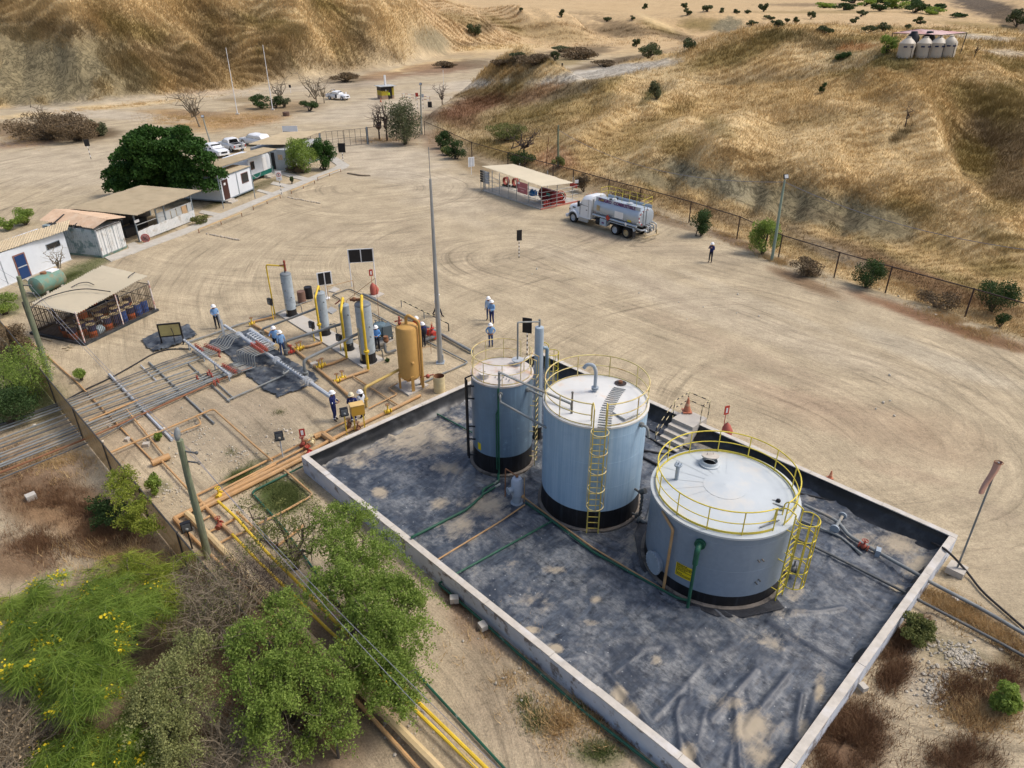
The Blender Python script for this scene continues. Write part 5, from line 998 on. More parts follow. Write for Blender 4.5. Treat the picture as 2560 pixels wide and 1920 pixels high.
# sheets on the ground
mt_gsheet = M('ground_membrane',(.035,.042,.054),.5,var=.4,scl=3,dirt=(.12,.135,.15),dscl=1.6,dlo=.45,dhi=.65,rust=(.36,.30,.21),rscl=.9,rlo=.56,rhi=.66,bump=.5,bscl=5)
def sheet(label,px,bump=.08):
    P = [G(*p) for p in px]; cx = sum((p.x for p in P)) / len(P); cy = sum((p.y for p in P)) / len(P)
    x0,x1,y0,y1 = min(p.x for p in P),max(p.x for p in P),min(p.y for p in P),max(p.y for p in P); st = .09
    nx,ny = int((x1 - x0) / st) + 2,int((y1 - y0) / st) + 2; X,Y = np.meshgrid(np.linspace(x0,x1,nx),np.linspace(y0,y1,ny),indexing='ij')
    sd = sdpoly(np.stack([X.ravel(),Y.ravel()],-1),np.array([[p.x,p.y] for p in P])) + (fbm(X.ravel() * 1.5,Y.ravel() * 1.5,3,55) - .5) * .3
    wz = 1 - np.abs(2 * fbm(X.ravel() * 1.3,Y.ravel() * .8,3,57) - 1) * 2; Zv = .04 + np.clip(wz,0,1) ** 2 * bump + terrain(X.ravel(),Y.ravel())[0] + np.clip(.02 * (1 - np.abs(sd + .15) / .15),0,1) * 3
    me = bpy.data.meshes.new('ground_sheet'); ok = (sd < 0).reshape(nx,ny); fs = []
    idx = np.arange(nx * ny).reshape(nx,ny)
    for i in range(nx - 1):
        for j in range(ny - 1):
            if ok[i,j] and ok[i + 1,j] and ok[i,j + 1] and ok[i + 1,j + 1]: fs.append((idx[i,j],idx[i + 1,j],idx[i + 1,j + 1],idx[i,j + 1]))
    used = sorted({k for f in fs for k in f}); mp = {k: i for i,k in enumerate(used)}; xs,ys = X.ravel(),Y.ravel()
    mb = MB(); mb.v = [(xs[k],ys[k],Zv[k]) for k in used]; mb.f = [tuple(mp[k] for k in f) for f in fs]; mb.m = [0] * len(fs)
    return tag(mb.build('ground_sheet',mt_gsheet,None,world=True,sharp=60),label,'plastic sheet','black sheets spread on the ground')
Z1 = lambda l: [(460 + x / 5.53,780 + y / 5.53) for x,y in l]
sheet("large black plastic sheet spread beneath the manifold headers",Z1([(320,430),(560,350),(900,245),(1100,330),(1420,640),(1800,850),(1900,960),(1600,1090),(1300,1205),(1150,1120),(980,1000),(820,870),(720,740),(560,580)]))
sheet("small crumpled black sheet under the tan panel on a frame",[(350,851),(405,826),(474,812),(498,838),(440,868),(385,882),(362,872)],.12)
# tan panel on frame
q = G(433,858); pt = thing('panel_board',"tan framed panel on two legs standing on the small black sheet",'panel board',q,R(14))
MB().box((0,0,.95),(1.25,.06,.75)).build('panel',M('panel_tan',(.36,.31,.13),.6,var=.15,dirt=(.25,.2,.1)),pt)
for s_ in (-.66,.66): MB().box((s_,0,.7),(.09,.09,1.4)).bar((s_,-.45,0),(s_,.45,0),.07,.05).bar((s_,-.42,.02),(s_,0,.5),.04,.04).build('leg',mt_black,pt)
MB().box((0,0,1.38),(1.4,.08,.07)).box((0,0,.53),(1.4,.08,.07)).build('frame_rail',mt_black,pt); MB().tube(bend([(.1,-.06,1.1),(.2,-.2,.8),(.15,-.15,.1)],.1),.025,6).build('hose',mt_rubber,pt)
# compressor
q = G(952,850); cp = thing('compressor',"blue grey compressor set with a round tank and red fittings on a slab",'compressor',q,R(30))
MB().lathe([(.01,1.25),(.35,1.2),(.42,1.1),(.42,.55),(.3,.45)],20).build('receiver',M('compressor_blue',(.10,.15,.18),.45,var=.1),cp); MB().box((.35,-.2,.75),(.62,.6,.7)).box((.35,-.2,.35),(.7,.7,.08)).build('casing',M('compressor_case',(.10,.13,.145),.5),cp)
for x in (-.2,.05,.25): MB().cyl((x,.1,1.15),(x,.1,1.4),.03,n=6).tube([(x + .08 * math.cos(i * PI / 5),.1 + .08 * math.sin(i * PI / 5),1.4) for i in range(10)],.018,5,closed=True).build('gauge',mt_dpipe,cp)
MB().bb((-.3,-.4,.08),(-.2,-.3,.5)).bb((.6,-.45,.08),(.7,-.35,.5)).bb((-.3,.3,.08),(-.2,.4,.5)).bb((.5,.2,.08),(.6,.3,.5)).build('stand',mt_dpipe,cp)
q = G(948,872); pm = thing('pump',"small rusty pump set in front of the compressor",'pump',q,R(40)); MB().cyl((-.3,0,.3),(.3,0,.3),.2).box((0,0,.08),(.9,.4,.12)).cyl((.3,0,.3),(.5,0,.3),.12).build('motor',mt_dpipe,pm); MB().ball((.55,0,.45),.19).cyl((.55,0,.45),(.55,0,.72),.16).build('pump_head',mt_rust,pm)
q = G(1081,846); rv_ = thing('control_valve',"large orange red valve with a raised stem near the navy figure with a backpack",'valve',q,SA + PI / 2); MB().ball((0,0,.35),.24,12,8).cyl((-.42,0,.35),(-.3,0,.35),.26).cyl((.3,0,.35),(.42,0,.35),.26).build('body',mt_red,rv_); MB().cyl((0,0,.4),(0,0,1.0),.05).cyl((0,0,.72),(0,0,.76),.16).build('stem',mt_red,rv_)
pipe('utility_pipe',"short dark pipe stub behind the orange red valve",[(1058,852),(1080,844),(1092,836)],.12,mt_dpipe,.3)
# floodlights, cabinet, drums, signs
def floodlight(base,top,label,rz,mpost):
    q = G(*base); h = Z0_(base[0],base[1],top); t = thing('floodlight',label,'floodlight',q,rz,'black floodlights on short posts')
    MB().tube([(0,0,-.05),(0,0,h - .3)],.035,6).build('post',mpost,t)
    lamp = MB().bb((-.2,-.12,h - .38),(.2,.06,h + .06)).build('housing',mt_black,t); MB().bb((-.16,-.14,h - .33),(.16,-.123,h + .02)).build('lens',M('lamp_lens',(.09,.1,.11),.15),lamp); MB().tube([(-.23,0,h - .3),(-.23,0,h - .45),(.23,0,h - .45),(.23,0,h - .3)],.02,5).ball((0,-.14,h - .22),.07,8,5).build('bracket',mt_pipe,t)
floodlight((708,1145),1082,"black floodlight on a pale post beside the tan pipe bundle",R(20),mt_header); floodlight((867,1086),1022,"black floodlight on a mustard post left of the orange cabinet",R(25),mt_yellow)
floodlight((481,1372),1308,"black floodlight half hidden beside the leaning wooden pole",R(30),mt_black); floodlight((786,853),806,"black floodlight by the second separator with a bright lens",R(-35),mt_yellow)
floodlight((853,880),838,"black floodlight by the third separator",R(-35),mt_yellow); floodlight((684,800),748,"small black floodlight beside the tall looped yellow pipe",R(-35),mt_yellow)
q = G(899,1072); cb = thing('cabinet',"orange yellow steel cabinet on two posts beside the enclosure wall",'cabinet',q,R(24)); MB().bb((-.34,-.22,.95),(.34,.22,1.5)).build('body',M('cabinet_orange',(.52,.29,.04),.45,var=.06),cb); MB().bb((-.36,-.24,1.5),(.36,.24,1.53)).build('lid',M('cabinet_top',(.62,.42,.16),.5),cb)
for x in (-.25,.25): MB().bb((x - .03,-.15,0),(x + .03,-.09,.95)).build('post',mt_yellow,cb)
def drum(base,label,mat,h=.88,r=.29,group=None,rz=0,open_=False,band=None,name='drum',z=0,tilt=None):
    q = G(*base,z) if len(base) == 2 else Vector(base); t = thing(name,label,'drum',q,rz,group)
    prof = [(.01,.02),(r * .97,.02),(r,.0),(r,h * .33),(r * 1.03,h * .345),(r,h * .36),(r,h * .64),(r * 1.03,h * .655),(r,h * .67),(r,h),(r * .96,h)]
    prof += [(r * .95,h - .5),(.01,h - .5)] if open_ else [(r * .95,h - .02),(.01,h - .02)]
    k = len(prof) - 1
    if band: mb = MB().lathe(prof,22,mseg=[1 if i in (6,7,8) else (2 if i >= k - 1 else 0) for i in range(k)]); mb.build('barrel',[mat,band,mt_drumtop],t,sharp=30)
    else: mb = MB().lathe(prof,22,mseg=[1 if (i >= k - 2 and open_) else 0 for i in range(k)]); mb.build('barrel',[mat,mt_rust],t,sharp=30)
    return t
mt_drumtop = M('drum_top',(.42,.33,.19),.7,var=.2)
drum((1099,978),"open pale yellow drum with rusty inside standing by the ochre vessel",mt_cream,1.0,.33,open_=True); drum((756,756),"rusty brown drum behind the separators",M('drum_rust',(.17,.10,.075),.8,var=.15)); drum((773,745),"black drum beside the rusty brown drum",mt_black)
def post_sign(base,top,wdt,hgt,label,rz,panels=1,legs=1,mfr=mt_white,mpn=mt_black,hz=None,striped=False):
    q = G(*base); h = Z0_(base[0],base[1],top); t = thing('sign',label,'sign',q,rz)
    fr = MB().bb((-wdt / 2 - .05,-.02,h - hgt - .05),(wdt / 2 + .05,.02,h)).build('frame',mfr,t); pw = wdt / panels
    for i in range(panels): x = -wdt / 2 + pw * (i + .5); MB().bb((x - pw / 2 + .04,-.035,h - hgt),(x + pw / 2 - .04,-.021,h - .05)).bb((x - pw / 2 + .04,.021,h - hgt),(x + pw / 2 - .04,.035,h - .05)).build('panel',mpn,t)
    xs = [0] if legs == 1 else [-wdt / 2,wdt / 2]
    for x in xs:
        if striped:
            for j in range(10):
                za,zb = (h - hgt - .05) * j / 10,(h - hgt - .05) * (j + 1) / 10; MB().cyl((x,.05,za),(x,.05,zb),.035,n=8).build('post_band',mt_white if j % 2 else mt_black,t)
            MB().cyl((x,.05,h - hgt - .1),(x,.05,h - .1),.033,n=8).build('post',mt_white,t)
        else: MB().cyl((x,.04,0),(x,.04,h - .05),.04,n=8).build('post',mt_white,t)
    return t
qa,qb = G(880,717),G(940,713); rzs = math.atan2(qb.y - qa.y,qb.x - qa.x); mid = proj(*((qa + qb) / 2)); post_sign(mid,622,(qb - qa).length,1.02,"wide double black panel sign in a white frame on two tall legs",rzs,2,2)
post_sign((818,746),680,.98,.95,"small double black panel sign on a single white post behind the separators",R(26),2); MB().lathe([(.22,0),(.22,.06),(.05,.08)],16,G(818,746)).build('sign_foot',mt_white,kids(bpy.data.objects['sign.001'])[0].parent,world=True)
post_sign((1298,645),575,.36,.86,"black board on a striped black and white pole in the middle of the yard",R(20),1,striped=True,mfr=mt_black,mpn=mt_black)
post_sign((1317,888),795,.5,.95,"black board on a striped pole rising behind the narrow tank",R(-18),1,striped=True,mfr=mt_black)
# barrier rails
def barrier(base,label,hz=.65,bands=8,ma=mt_black,mb_=mt_cream,nposts=3,r=.035,name='barrier',grp=None):
    P = PX(base); q = P[0]; t = thing(name,label,'barrier',q,0,grp); a = P[0] - q; L_ = P[-1] - q
    for i in range(bands): p0,p1 = L_ * (i / bands),L_ * ((i + 1) / bands); MB().cyl(p0 + Vector((0,0,hz)),p1 + Vector((0,0,hz)),r,n=8).build('rail_band',ma if i % 2 else mb_,t)
    for i in range(nposts): p = L_ * (i / (nposts - 1)); MB().cyl(p,p + Vector((0,0,hz)),r,n=8).build('post',mt_pipe if i < nposts - 1 else ma,t)
barrier([(1004,768),(1122,828)],"black and yellow striped barrier rail on three posts beside the mast",.55,16)
def frail(pts,zs,label):
    q = G(*pts[0]); t = thing('guard_rail',label,'railing',q); P = PX(pts); T = [p + Vector((0,0,z)) for p,z in zip(P,zs)]
    MB().tube(T,.02,6).build('rail',mt_tan,t,world=True)
    for p,z in zip(P,zs): MB().cyl(p,p + Vector((0,0,z)),.016,n=5).build('post',mt_rust,t,world=True)
frail([(822,752),(887,740)],[1.1,1.25],"thin orange rail behind the small double sign"); frail([(870,790),(948,797)],[1.15,3.0],"thin orange rail rising between the third separator and the compressor");
frail([(1047,868),(1076,862),(1082,846)],[1.2,1.1,1.2],"thin orange guard wire by the figure with a backpack"); frail([(1050,890),(1078,884)],[.5,.55],"low bent orange rod frame beside the mast foot")
# mast
q = G(1101,907); ms_ = thing('antenna_mast',"very tall tapering grey mast with a thin whip on top",'mast',q); hm_ = Z0_(1101,907,447); ha_ = Z0_(1101,907,368)
MB().tube([(0,0,0),(0,0,hm_ * .35),(0,0,hm_)],[.17,.14,.065],8).build('pole',mt_steel,ms_,sharp=20); MB().tube([(0,0,hm_ - .2),(0,0,ha_)],.022,6).build('whip',mt_pipe,ms_); MB().box((0,0,.03),(.5,.5,.06)).build('base_plate',mt_grey,ms_)
MB().bb((.13,-.04,0),(.2,.06,.55)).build('cable_box',mt_grey,ms_)
# ------------------------------------------------------------------ huts, sheds and stores
mt_roof = M('dusty_roofing',(.47,.385,.255),.85,var=.1,scl=.8,dirt=(.38,.30,.19),dscl=1.3,dlo=.5,dhi=.75)
mt_roofpink = M('faded_roofing',(.50,.36,.25),.85,var=.12,scl=.9,streak=(.42,.28,.18),sscl=(4,4,.5),dirt=(.55,.45,.34))
mt_roofpale = M('pale_roofing',(.62,.545,.40),.7,var=.05,scl=.6,dirt=(.52,.45,.33),dlo=.55,dhi=.8)
mt_hut = M('hut_white',(.64,.68,.73),.55,var=.04,dirt=(.5,.5,.47),dlo=.6,dhi=.85); mt_hutg = M('hut_grey',(.40,.42,.42),.6,var=.06,dirt=(.32,.31,.28))
mt_cont = M('container_white',(.62,.63,.62),.55,var=.08,dirt=(.36,.30,.22),dlo=.55,dhi=.72,rust=(.28,.36,.36),rscl=1.4,rlo=.6,rhi=.66)
mt_contside = M('container_peeling',(.42,.47,.48),.6,var=.1,dirt=(.12,.20,.20),dscl=1.4,dlo=.5,dhi=.6,rust=(.30,.24,.17),rscl=1.0,rlo=.6,rhi=.7)
mt_frame = M('frame_steel',(.20,.24,.27),.5,var=.1); mt_dkfr = M('dark_frame',(.055,.05,.045),.6,var=.2); mt_door = M('door_blue',(.015,.045,.14),.45,var=.1); mt_doorb = M('door_brown',(.055,.022,.018),.5,var=.1); mt_doorfr = M('door_frame',(.22,.11,.09),.5)
mt_stripe = M('stripe_green',(.015,.14,.11),.5,var=.1); mt_tyre = M('tyre',(.018,.018,.018),.85,var=.2,dirt=(.08,.065,.045),dlo=.55,dhi=.8); mt_pave = M('walkway_concrete',(.44,.415,.365),.85,var=.12,scl=1.5,dirt=(.36,.31,.24),dscl=2.0,dlo=.5,dhi=.75); mt_sign = M('sign_white',(.75,.75,.75),.5,var=.03)
def hutframe(name,label,a,b,cat='hut'):
    A,B = G(*a),G(*b); d = B - A; t = thing(name,label,cat,A,math.atan2(d.y,d.x)); t['_w'] = d.length; return t,d.length
def loc_of(t,p):                                   # world point -> the thing's own axes
    p = Vector(p) - Vector(t.location); a = -t.rotation_euler.z; return Vector((p.x * math.cos(a) - p.y * math.sin(a),p.x * math.sin(a) + p.y * math.cos(a),p.z))
def wallx(t,px,py,y=0.0):                        # place on the front wall plane (local x, z)
    o = Vector(t.location); a = t.rotation_euler.z; n = Vector((-math.sin(a),math.cos(a),0)); o = o + n * y
    d = Vector(ray(px,py)); c0 = Vector((0,0,CAMH)); s_ = (o - c0).dot(n) / d.dot(n); return loc_of(t,c0 + d * s_)
def corr(t,FL,FR,BR,BL,ns,mat,name='roof_sheet',pitch=.26,amp=.045,lift=.0,thick=True,jit=.0):
    """corrugated sheets laid side by side from FL-BL to FR-BR (local points)"""
    FL,FR,BR,BL = [Vector(p) for p in (FL,FR,BR,BL)]; L_ = (FR - FL).length; rj = random.Random(int(FL.x * 100) + ns)
    for i in range(ns):
        a0,a1 = i / ns,min(1.0,(i + 1.06) / ns); k = max(4,int((a1 - a0) * L_ / pitch) * 2); V = []; F = []; dz = rj.uniform(-jit,jit) + .012 * (i % 3); ov = rj.uniform(-jit,jit) * 3
        for j in range(k + 1):
            q = a0 + (a1 - a0) * j / k; f,b = FL.lerp(FR,q),BL.lerp(BR,q); f = f + (f - b).normalized() * ov
            z = amp * (1 if j % 2 else -1) + lift + .012 * (i % 2) + dz
            V += [f + Vector((0,0,z)),b + Vector((0,0,z))]
        F = [(2 * j,2 * j + 2,2 * j + 3,2 * j + 1) for j in range(k)]
        MB().add(V,F).build(name,mat,t,sharp=20)
def quadroof(t,px,z,ns,mat,**kw):              # px: FL FR BR BL in the photograph, z: heights
    P = [loc_of(t,G(p[0],p[1],zz)) for p,zz in zip(px,z)]; corr(t,*P,ns,mat,**kw); return P
def panel(t,x0,x1,z0,z1,y,mat,name,th=.04):
    return MB().bb((x0,y - th,z0),(x1,y,z1)).build(name,mat,t)

# white building on the left
t,wd = hutframe('white_building',"long white building with a blue door and dusty corrugated roof at the left edge",(-170,792),(179,649),'building'); h = 2.5
MB().bb((0,0,-.2),(wd,2.6,h)).build('wall',mt_hut,t); MB().bb((-.1,-.12,-.2),(wd + .05,0,.05)).build('plinth',mt_concrete,t)
P = quadroof(t,[(-180,690),(168,576),(175,549),(-150,650)],(h + .08,h + .08,h + .35,h + .35),8,mt_roof,pitch=.22,amp=.022)
a,b = wallx(t,52,696),wallx(t,76,689); dz = wallx(t,31,640).z; d = panel(t,a.x - .1,b.x + .12,.02,dz,-.004,mt_doorfr,'door_frame'); MB().bb((a.x + .02,-.07,.06),(b.x,-.045,dz - .1)).build('door',mt_door,d); MB().bb((a.x + .02,-.08,dz * .48),(b.x,-.07,dz * .52)).build('door_rail',mt_header,d)
a,b = wallx(t,115,618),wallx(t,147,600); w_ = panel(t,a.x,b.x,min(a.z,b.z) - .28,max(a.z,b.z) + .02,-.004,mt_frame,'window'); MB().bb((a.x + .04,-.055,min(a.z,b.z) - .24),(b.x - .04,-.045,max(a.z,b.z) - .02)).build('pane',mt_glass,w_)
a = wallx(t,12,690); MB().bb((a.x,-.05,.1),(a.x + .05,-.004,2.0)).build('down_pipe',mt_header,t)
# container store with a gabled roof
t,wd = hutframe('container_store',"weathered white shipping container under a loose gabled corrugated roof",(259,644.5),(317,620),'container'); h = 2.42; dp = 5.6
MB().bb((0,.04,.12),(wd,dp,h)).build('box',mt_contside,t)
for i in range(24): y = .15 + i * (dp - .3) / 24; MB().bb((-.03,y,.28),(.0,y + .11,h - .15)).build('rib',mt_contside,t)
MB().bb((-.04,-.02,.02),(.10,.12,h + .02)).bb((wd - .10,-.02,.02),(wd + .04,.12,h + .02)).bb((-.03,-.02,h - .1),(wd + .03,.10,h + .03)).build('end_frame',mt_cont,t); MB().bb((-.03,-.03,.02),(wd + .03,.10,.2)).bb((-.03,0,.0),(.05,dp,.16)).build('sill',M('sill_green',(.12,.20,.17),.6,var=.2,dirt=DUST),t)
for i in range(2):
    x0,x1 = .1 + i * (wd - .2) / 2,.1 + (i + 1) * (wd - .2) / 2; do = MB().bb((x0 + .01,-.01,.2),(x1 - .01,.05,h - .1)).build('door_leaf',mt_cont,t)
    for j in range(4): x = x0 + (x1 - x0) * (j + .5) / 4; MB().bb((x - .06,-.035,.25),(x + .06,-.01,h - .15)).build('door_rib',mt_cont,do)
    for j in range(2): x = x0 + (x1 - x0) * (.3 + .4 * j); MB().cyl((x,-.06,.15),(x,-.06,h - .05),.022,n=6).build('lock_rod',mt_header,do)
for q in ((0,.06),(wd - .06,.06)): MB().bb((q[0],-.03,.6),(q[0] + .05,-.02,.9)).build('hinge',mt_rust,t)
zr,ze = 3.15,2.62
rl = [loc_of(t,G(*p,z)) for p,z in (((231.5,571),ze),((96,551),ze),((131,524),zr),((267,548),zr))]
corr(t,rl[0],rl[1],rl[2],rl[3],5,mt_roofpink,jit=.012); rr2 = [loc_of(t,G(*p,z)) for p,z in (((314,542),ze),((190,523),ze),((131,523.5),zr + .01),((267,547.5),zr + .01))]; corr(t,rr2[0],rr2[1],rr2[2],rr2[3],5,mt_roofpink,jit=.012)
for s_ in (0,.5,1): MB().bar(Vector((wd / 2,-.1 + s_ * dp * .8,zr - .08)),Vector((-.3,-.1 + s_ * dp * .8,ze - .1)),.06,.08).bar(Vector((wd / 2,-.1 + s_ * dp * .8,zr - .08)),Vector((wd + .3,-.1 + s_ * dp * .8,ze - .1)),.06,.08).bar(Vector((0,-.1 + s_ * dp * .8,h)),Vector((wd,-.1 + s_ * dp * .8,h)),.06,.06).build('rafter',mt_dkfr,t)
# open shed
t,wd = hutframe('open_shed',"open fronted shed with a white corrugated half wall and wide dusty roof",(350,605.5),(489,550.5),'shed')
P = quadroof(t,[(344,537.5),(505,476.7),(352,464),(173,520)],(2.62,2.62,3.0,3.0),9,mt_roof,pitch=.2)
dp = 5.5
for x,y in ((.05,.05),(wd * .36,.05),(wd * .5,.05),(wd,.05),(.05,dp),(wd,dp),(wd * .5,dp)): MB().bb((x - .05,y - .05,0),(x + .05,y + .05,2.6 + y * .06)).build('post',mt_frame,t)
MB().bb((0,dp,0),(wd,dp + .06,2.3)).build('back_wall',mt_dkfr,t); MB().bb((-.0,.03,2.45),(wd,.1,2.55)).bb((wd * .5,.03,1.75),(wd,.09,1.83)).bb((0,.03,1.5),(wd * .5,.07,1.55)).build('beam',mt_hutg,t)
for i in range(12): a0,a1 = i / 12,(i + 1) / 12; corr(t,(wd * a0,-.04,.08),(wd * a1,-.04,.08),(wd * a1,-.04,1.0),(wd * a0,-.04,1.0),1,mt_cont,name='wall_sheet',pitch=.16,amp=.0) if False else None
for i in range(11):
    a0,a1 = wd * i / 11,wd * (i + 1.02) / 11; k = 8; V = []; zt = 1.0 + .03 * ((i * 7) % 3)
    for j in range(k + 1): x = a0 + (a1 - a0) * j / k; y = -.05 + .03 * (j % 2) - .006 * (i % 2); V += [(x,y,.08),(x,y,zt)]
    MB().add(V,[(2 * j,2 * j + 2,2 * j + 3,2 * j + 1) for j in range(k)]).build('wall_sheet',mt_cont,t,sharp=20)
for i in range(5): x0,x1 = wd * (.5 + .1 * i) + .06,wd * (.5 + .1 * (i + 1)) - .06; MB().bb((x0,.05,1.0),(x1,.08,1.75)).build('screen',mt_hutg if i != 3 else M('screen_ochre',(.45,.30,.17),.7),t)
MB().bb((wd * .36,.08,.9),(wd * .49,.12,1.9)).build('screen',mt_hutg,t); q = wallx(t,341,553,-.1); MB().bb((q.x - .25,-.12,q.z - .12),(q.x + .3,-.1,q.z + .12)).build('name_board',mt_sign,t)
MB().bb((.6,2.0,0),(2.2,2.8,.8)).bb((3,3,0),(4.4,3.8,.9)).build('bench',mt_dkfr,t)
q = G(366,606); ft = thing('fan_guard',"round faded red wheel shaped fan leaning on the white half wall",'fan',q,R(15)); MB().tube([(.36 * math.cos(i * PI / 10),.05 * math.sin(i * PI / 10),.40 + .36 * math.sin(i * PI / 10)) for i in range(20)],.03,6,closed=True).build('rim',mt_red,ft); MB().lathe([(.01,.02),(.34,0)],18).xf(Matrix.Translation((0,.02,.4)) @ Matrix.Rotation(R(90),4,'X')).build('mesh_guard',M('fan_pink',(.45,.22,.2),.6),ft)
for i in range(4): a = PI / 4 + i * PI / 2; MB().bar((0,-.03,.4),(.24 * math.cos(a),-.03,.4 + .24 * math.sin(a)),.10,.02).build('blade',mt_black,ft)
# white cabin with brown door
t,wd = hutframe('white_cabin',"white cabin with a brown door and one dark window, raised on stubs",(559.5,509),(635.4,477)); z0,h = .32,2.75; dp = 5.4
MB().bb((0,0,z0),(wd,dp,h)).build('wall',mt_hut,t); MB().bb((-.03,-.03,z0 - .12),(wd + .03,dp,z0)).build('base_beam',mt_frame,t)
for x in (0,wd * .52,wd): MB().bb((x - .06,-.035,z0),(x + .06,-.005,h)).build('corner_post',mt_frame,t)
MB().bb((-.05,-.05,h - .1),(wd + .05,0,h)).build('top_beam',mt_frame,t)
a,b = wallx(t,566,506),wallx(t,577,499); MB().bb((.32,-.045,z0),(1.3,-.004,z0 + 2.05)).build('door',mt_doorb,t); MB().bb((.55,-.06,z0 + 1.5),(.85,-.045,z0 + 1.75)).build('door_notice',mt_sign,t)
w_ = MB().bb((wd * .66,-.05,1.25),(wd * .88,-.004,2.35)).build('window',mt_doorfr,t); MB().bb((wd * .66 + .05,-.06,1.30),(wd * .88 - .05,-.05,2.3)).build('pane',mt_glass,w_)
for x in (.1,wd * .5,wd - .1): MB().bb((x - .08,.1,-.05),(x + .08,.25,z0 - .12)).build('stub',mt_dkfr,t)
corr(t,(-.06,-.1,h + .04),(wd + .06,-.1,h + .04),(wd + .06,dp + .1,h + .12),(-.06,dp + .1,h + .12),5,mt_roof,pitch=.25,amp=.02)
st = MB().bb((.2,-.45,0),(1.4,-.04,.28)).bb((.2,-.85,0),(1.4,-.45,.14)).build('step',mt_concrete,t)
# wide lean-to roof on posts over cabin and trailer
t,wd = hutframe('canopy',"wide dusty corrugated canopy on thin posts above the cabin and trailer",(560,525),(700,447),'canopy'); quadroof(t,[(519.7,428.5),(693,372.5),(658,369),(478,418)],(3.35,3.35,3.55,3.55),9,mt_roof,pitch=.22)
for (a,b,top) in ((559,521,3.4),(638,496,3.4),(683,440,3.4),(616,430,3.5)): q = loc_of(t,G(a,b)); MB().cyl((q.x,q.y,0),(q.x,q.y,top),.045,n=8).build('post',mt_frame,t)
MB().bar(loc_of(t,G(526,428,3.28)),loc_of(t,G(690,374,3.28)),.06,.10).build('beam',mt_frame,t)
# trailer
t,wd = hutframe('office_trailer',"white rounded trailer with a dark green stripe along its foot",(628,458),(681,437),'trailer'); z0,h,dp = .35,2.7,3.6
pr = [(0,z0),(wd,z0),(wd,h - .35),(wd - .12,h - .12),(wd - .35,h),(.35,h),(.12,h - .12),(0,h - .35)]
mb = MB(); n_ = len(pr); mb.add([(x,0,z) for x,z in pr] + [(x,dp,z) for x,z in pr],[tuple(range(n_)),tuple(range(2 * n_ - 1,n_ - 1,-1))] + [(i + n_,(i + 1) % n_ + n_,(i + 1) % n_,i) for i in range(n_)]); mb.build('body',mt_hut,t)
MB().bb((-.01,-.012,z0),(wd + .01,dp,z0 + .5)).build('stripe',mt_stripe,t); a = wallx(t,625,409); w_ = MB().bb((.42,-.05,1.45),(1.2,-.004,2.35)).build('window',mt_doorfr,t); MB().bb((.46,-.06,1.5),(.79,-.05,2.3)).bb((.83,-.06,1.5),(1.16,-.05,2.3)).build('pane',mt_glass,w_); MB().bb((wd * .62,-.03,z0 + .5),(wd * .82,-.004,2.4)).build('door',mt_white,t)
MB().bb((wd * .6,-.5,0),(wd * .9,-.03,.35)).bb((wd * .6,-.9,0),(wd * .9,-.5,.18)).build('step',mt_concrete,t); MB().cyl((.5,.3,.2),(.5,.1,.2),.25).cyl((wd - .6,.3,.2),(wd - .6,.1,.2),.25).build('wheel',mt_tyre,t)
# grey cabin at the far end
t,wd = hutframe('grey_cabin',"grey cabin with an open dark doorway behind the shrubs by the gate",(720,428),(806,397)); h = 2.6; dp = 5.2
MB().bb((0,0,.12),(wd,dp,h)).build('wall',mt_hutg,t); MB().bb((-.03,-.03,-.05),(wd + .03,dp + .03,.12)).build('base_beam',mt_stripe,t)
MB().bb((-.04,1.7,.12),(-.004,2.7,2.2)).build('door',mt_black,t); MB().bb((-.03,.5,1.35),(-.004,1.2,2.0)).build('notice',M('notice_tan',(.5,.36,.22),.6,var=.3,scl=8),t); MB().bb((-.03,3.4,1.5),(-.004,4.2,2.1)).build('window',mt_glass,t); w_ = MB().bb((wd * .3,-.04,1.3),(wd * .6,-.004,2.1)).build('window',mt_header,t)
P = quadroof(t,[(715,360.5),(814.5,326.5),(709.5,331),(621,360.5)],(3.1,3.1,3.3,3.3),8,mt_roof,pitch=.25)
for (a,b) in ((720,431),(803,402),(683,436)): q = loc_of(t,G(a,b)); MB().cyl((q.x,q.y,0),(q.x,q.y,3.05),.045,n=8).build('post',mt_frame,t)
MB().bb((-2.6,.2,.0),(-.1,4.0,.12)).build('porch_floor',mt_concrete,t)
for y in (.3,2.0,3.8): MB().cyl((-2.5,y,.1),(-2.5,y,1.1),.03,n=6).build('porch_post',mt_stripe,t)
MB().tube([(-2.5,.3,1.1),(-2.5,3.8,1.1)],.03,6).build('porch_rail',mt_stripe,t)
q = G(712,352); tag(MB().box((0,0,1.35),(2.3,.06,.9),R(4)).box((-1.1,0,.6),(.07,.07,1.2)).box((1.1,0,.6),(.07,.07,1.2)).build('notice_board',mt_hut,None,loc=G(728,345)),"pale blue blank notice board standing on the road behind the grey cabin",'notice board')
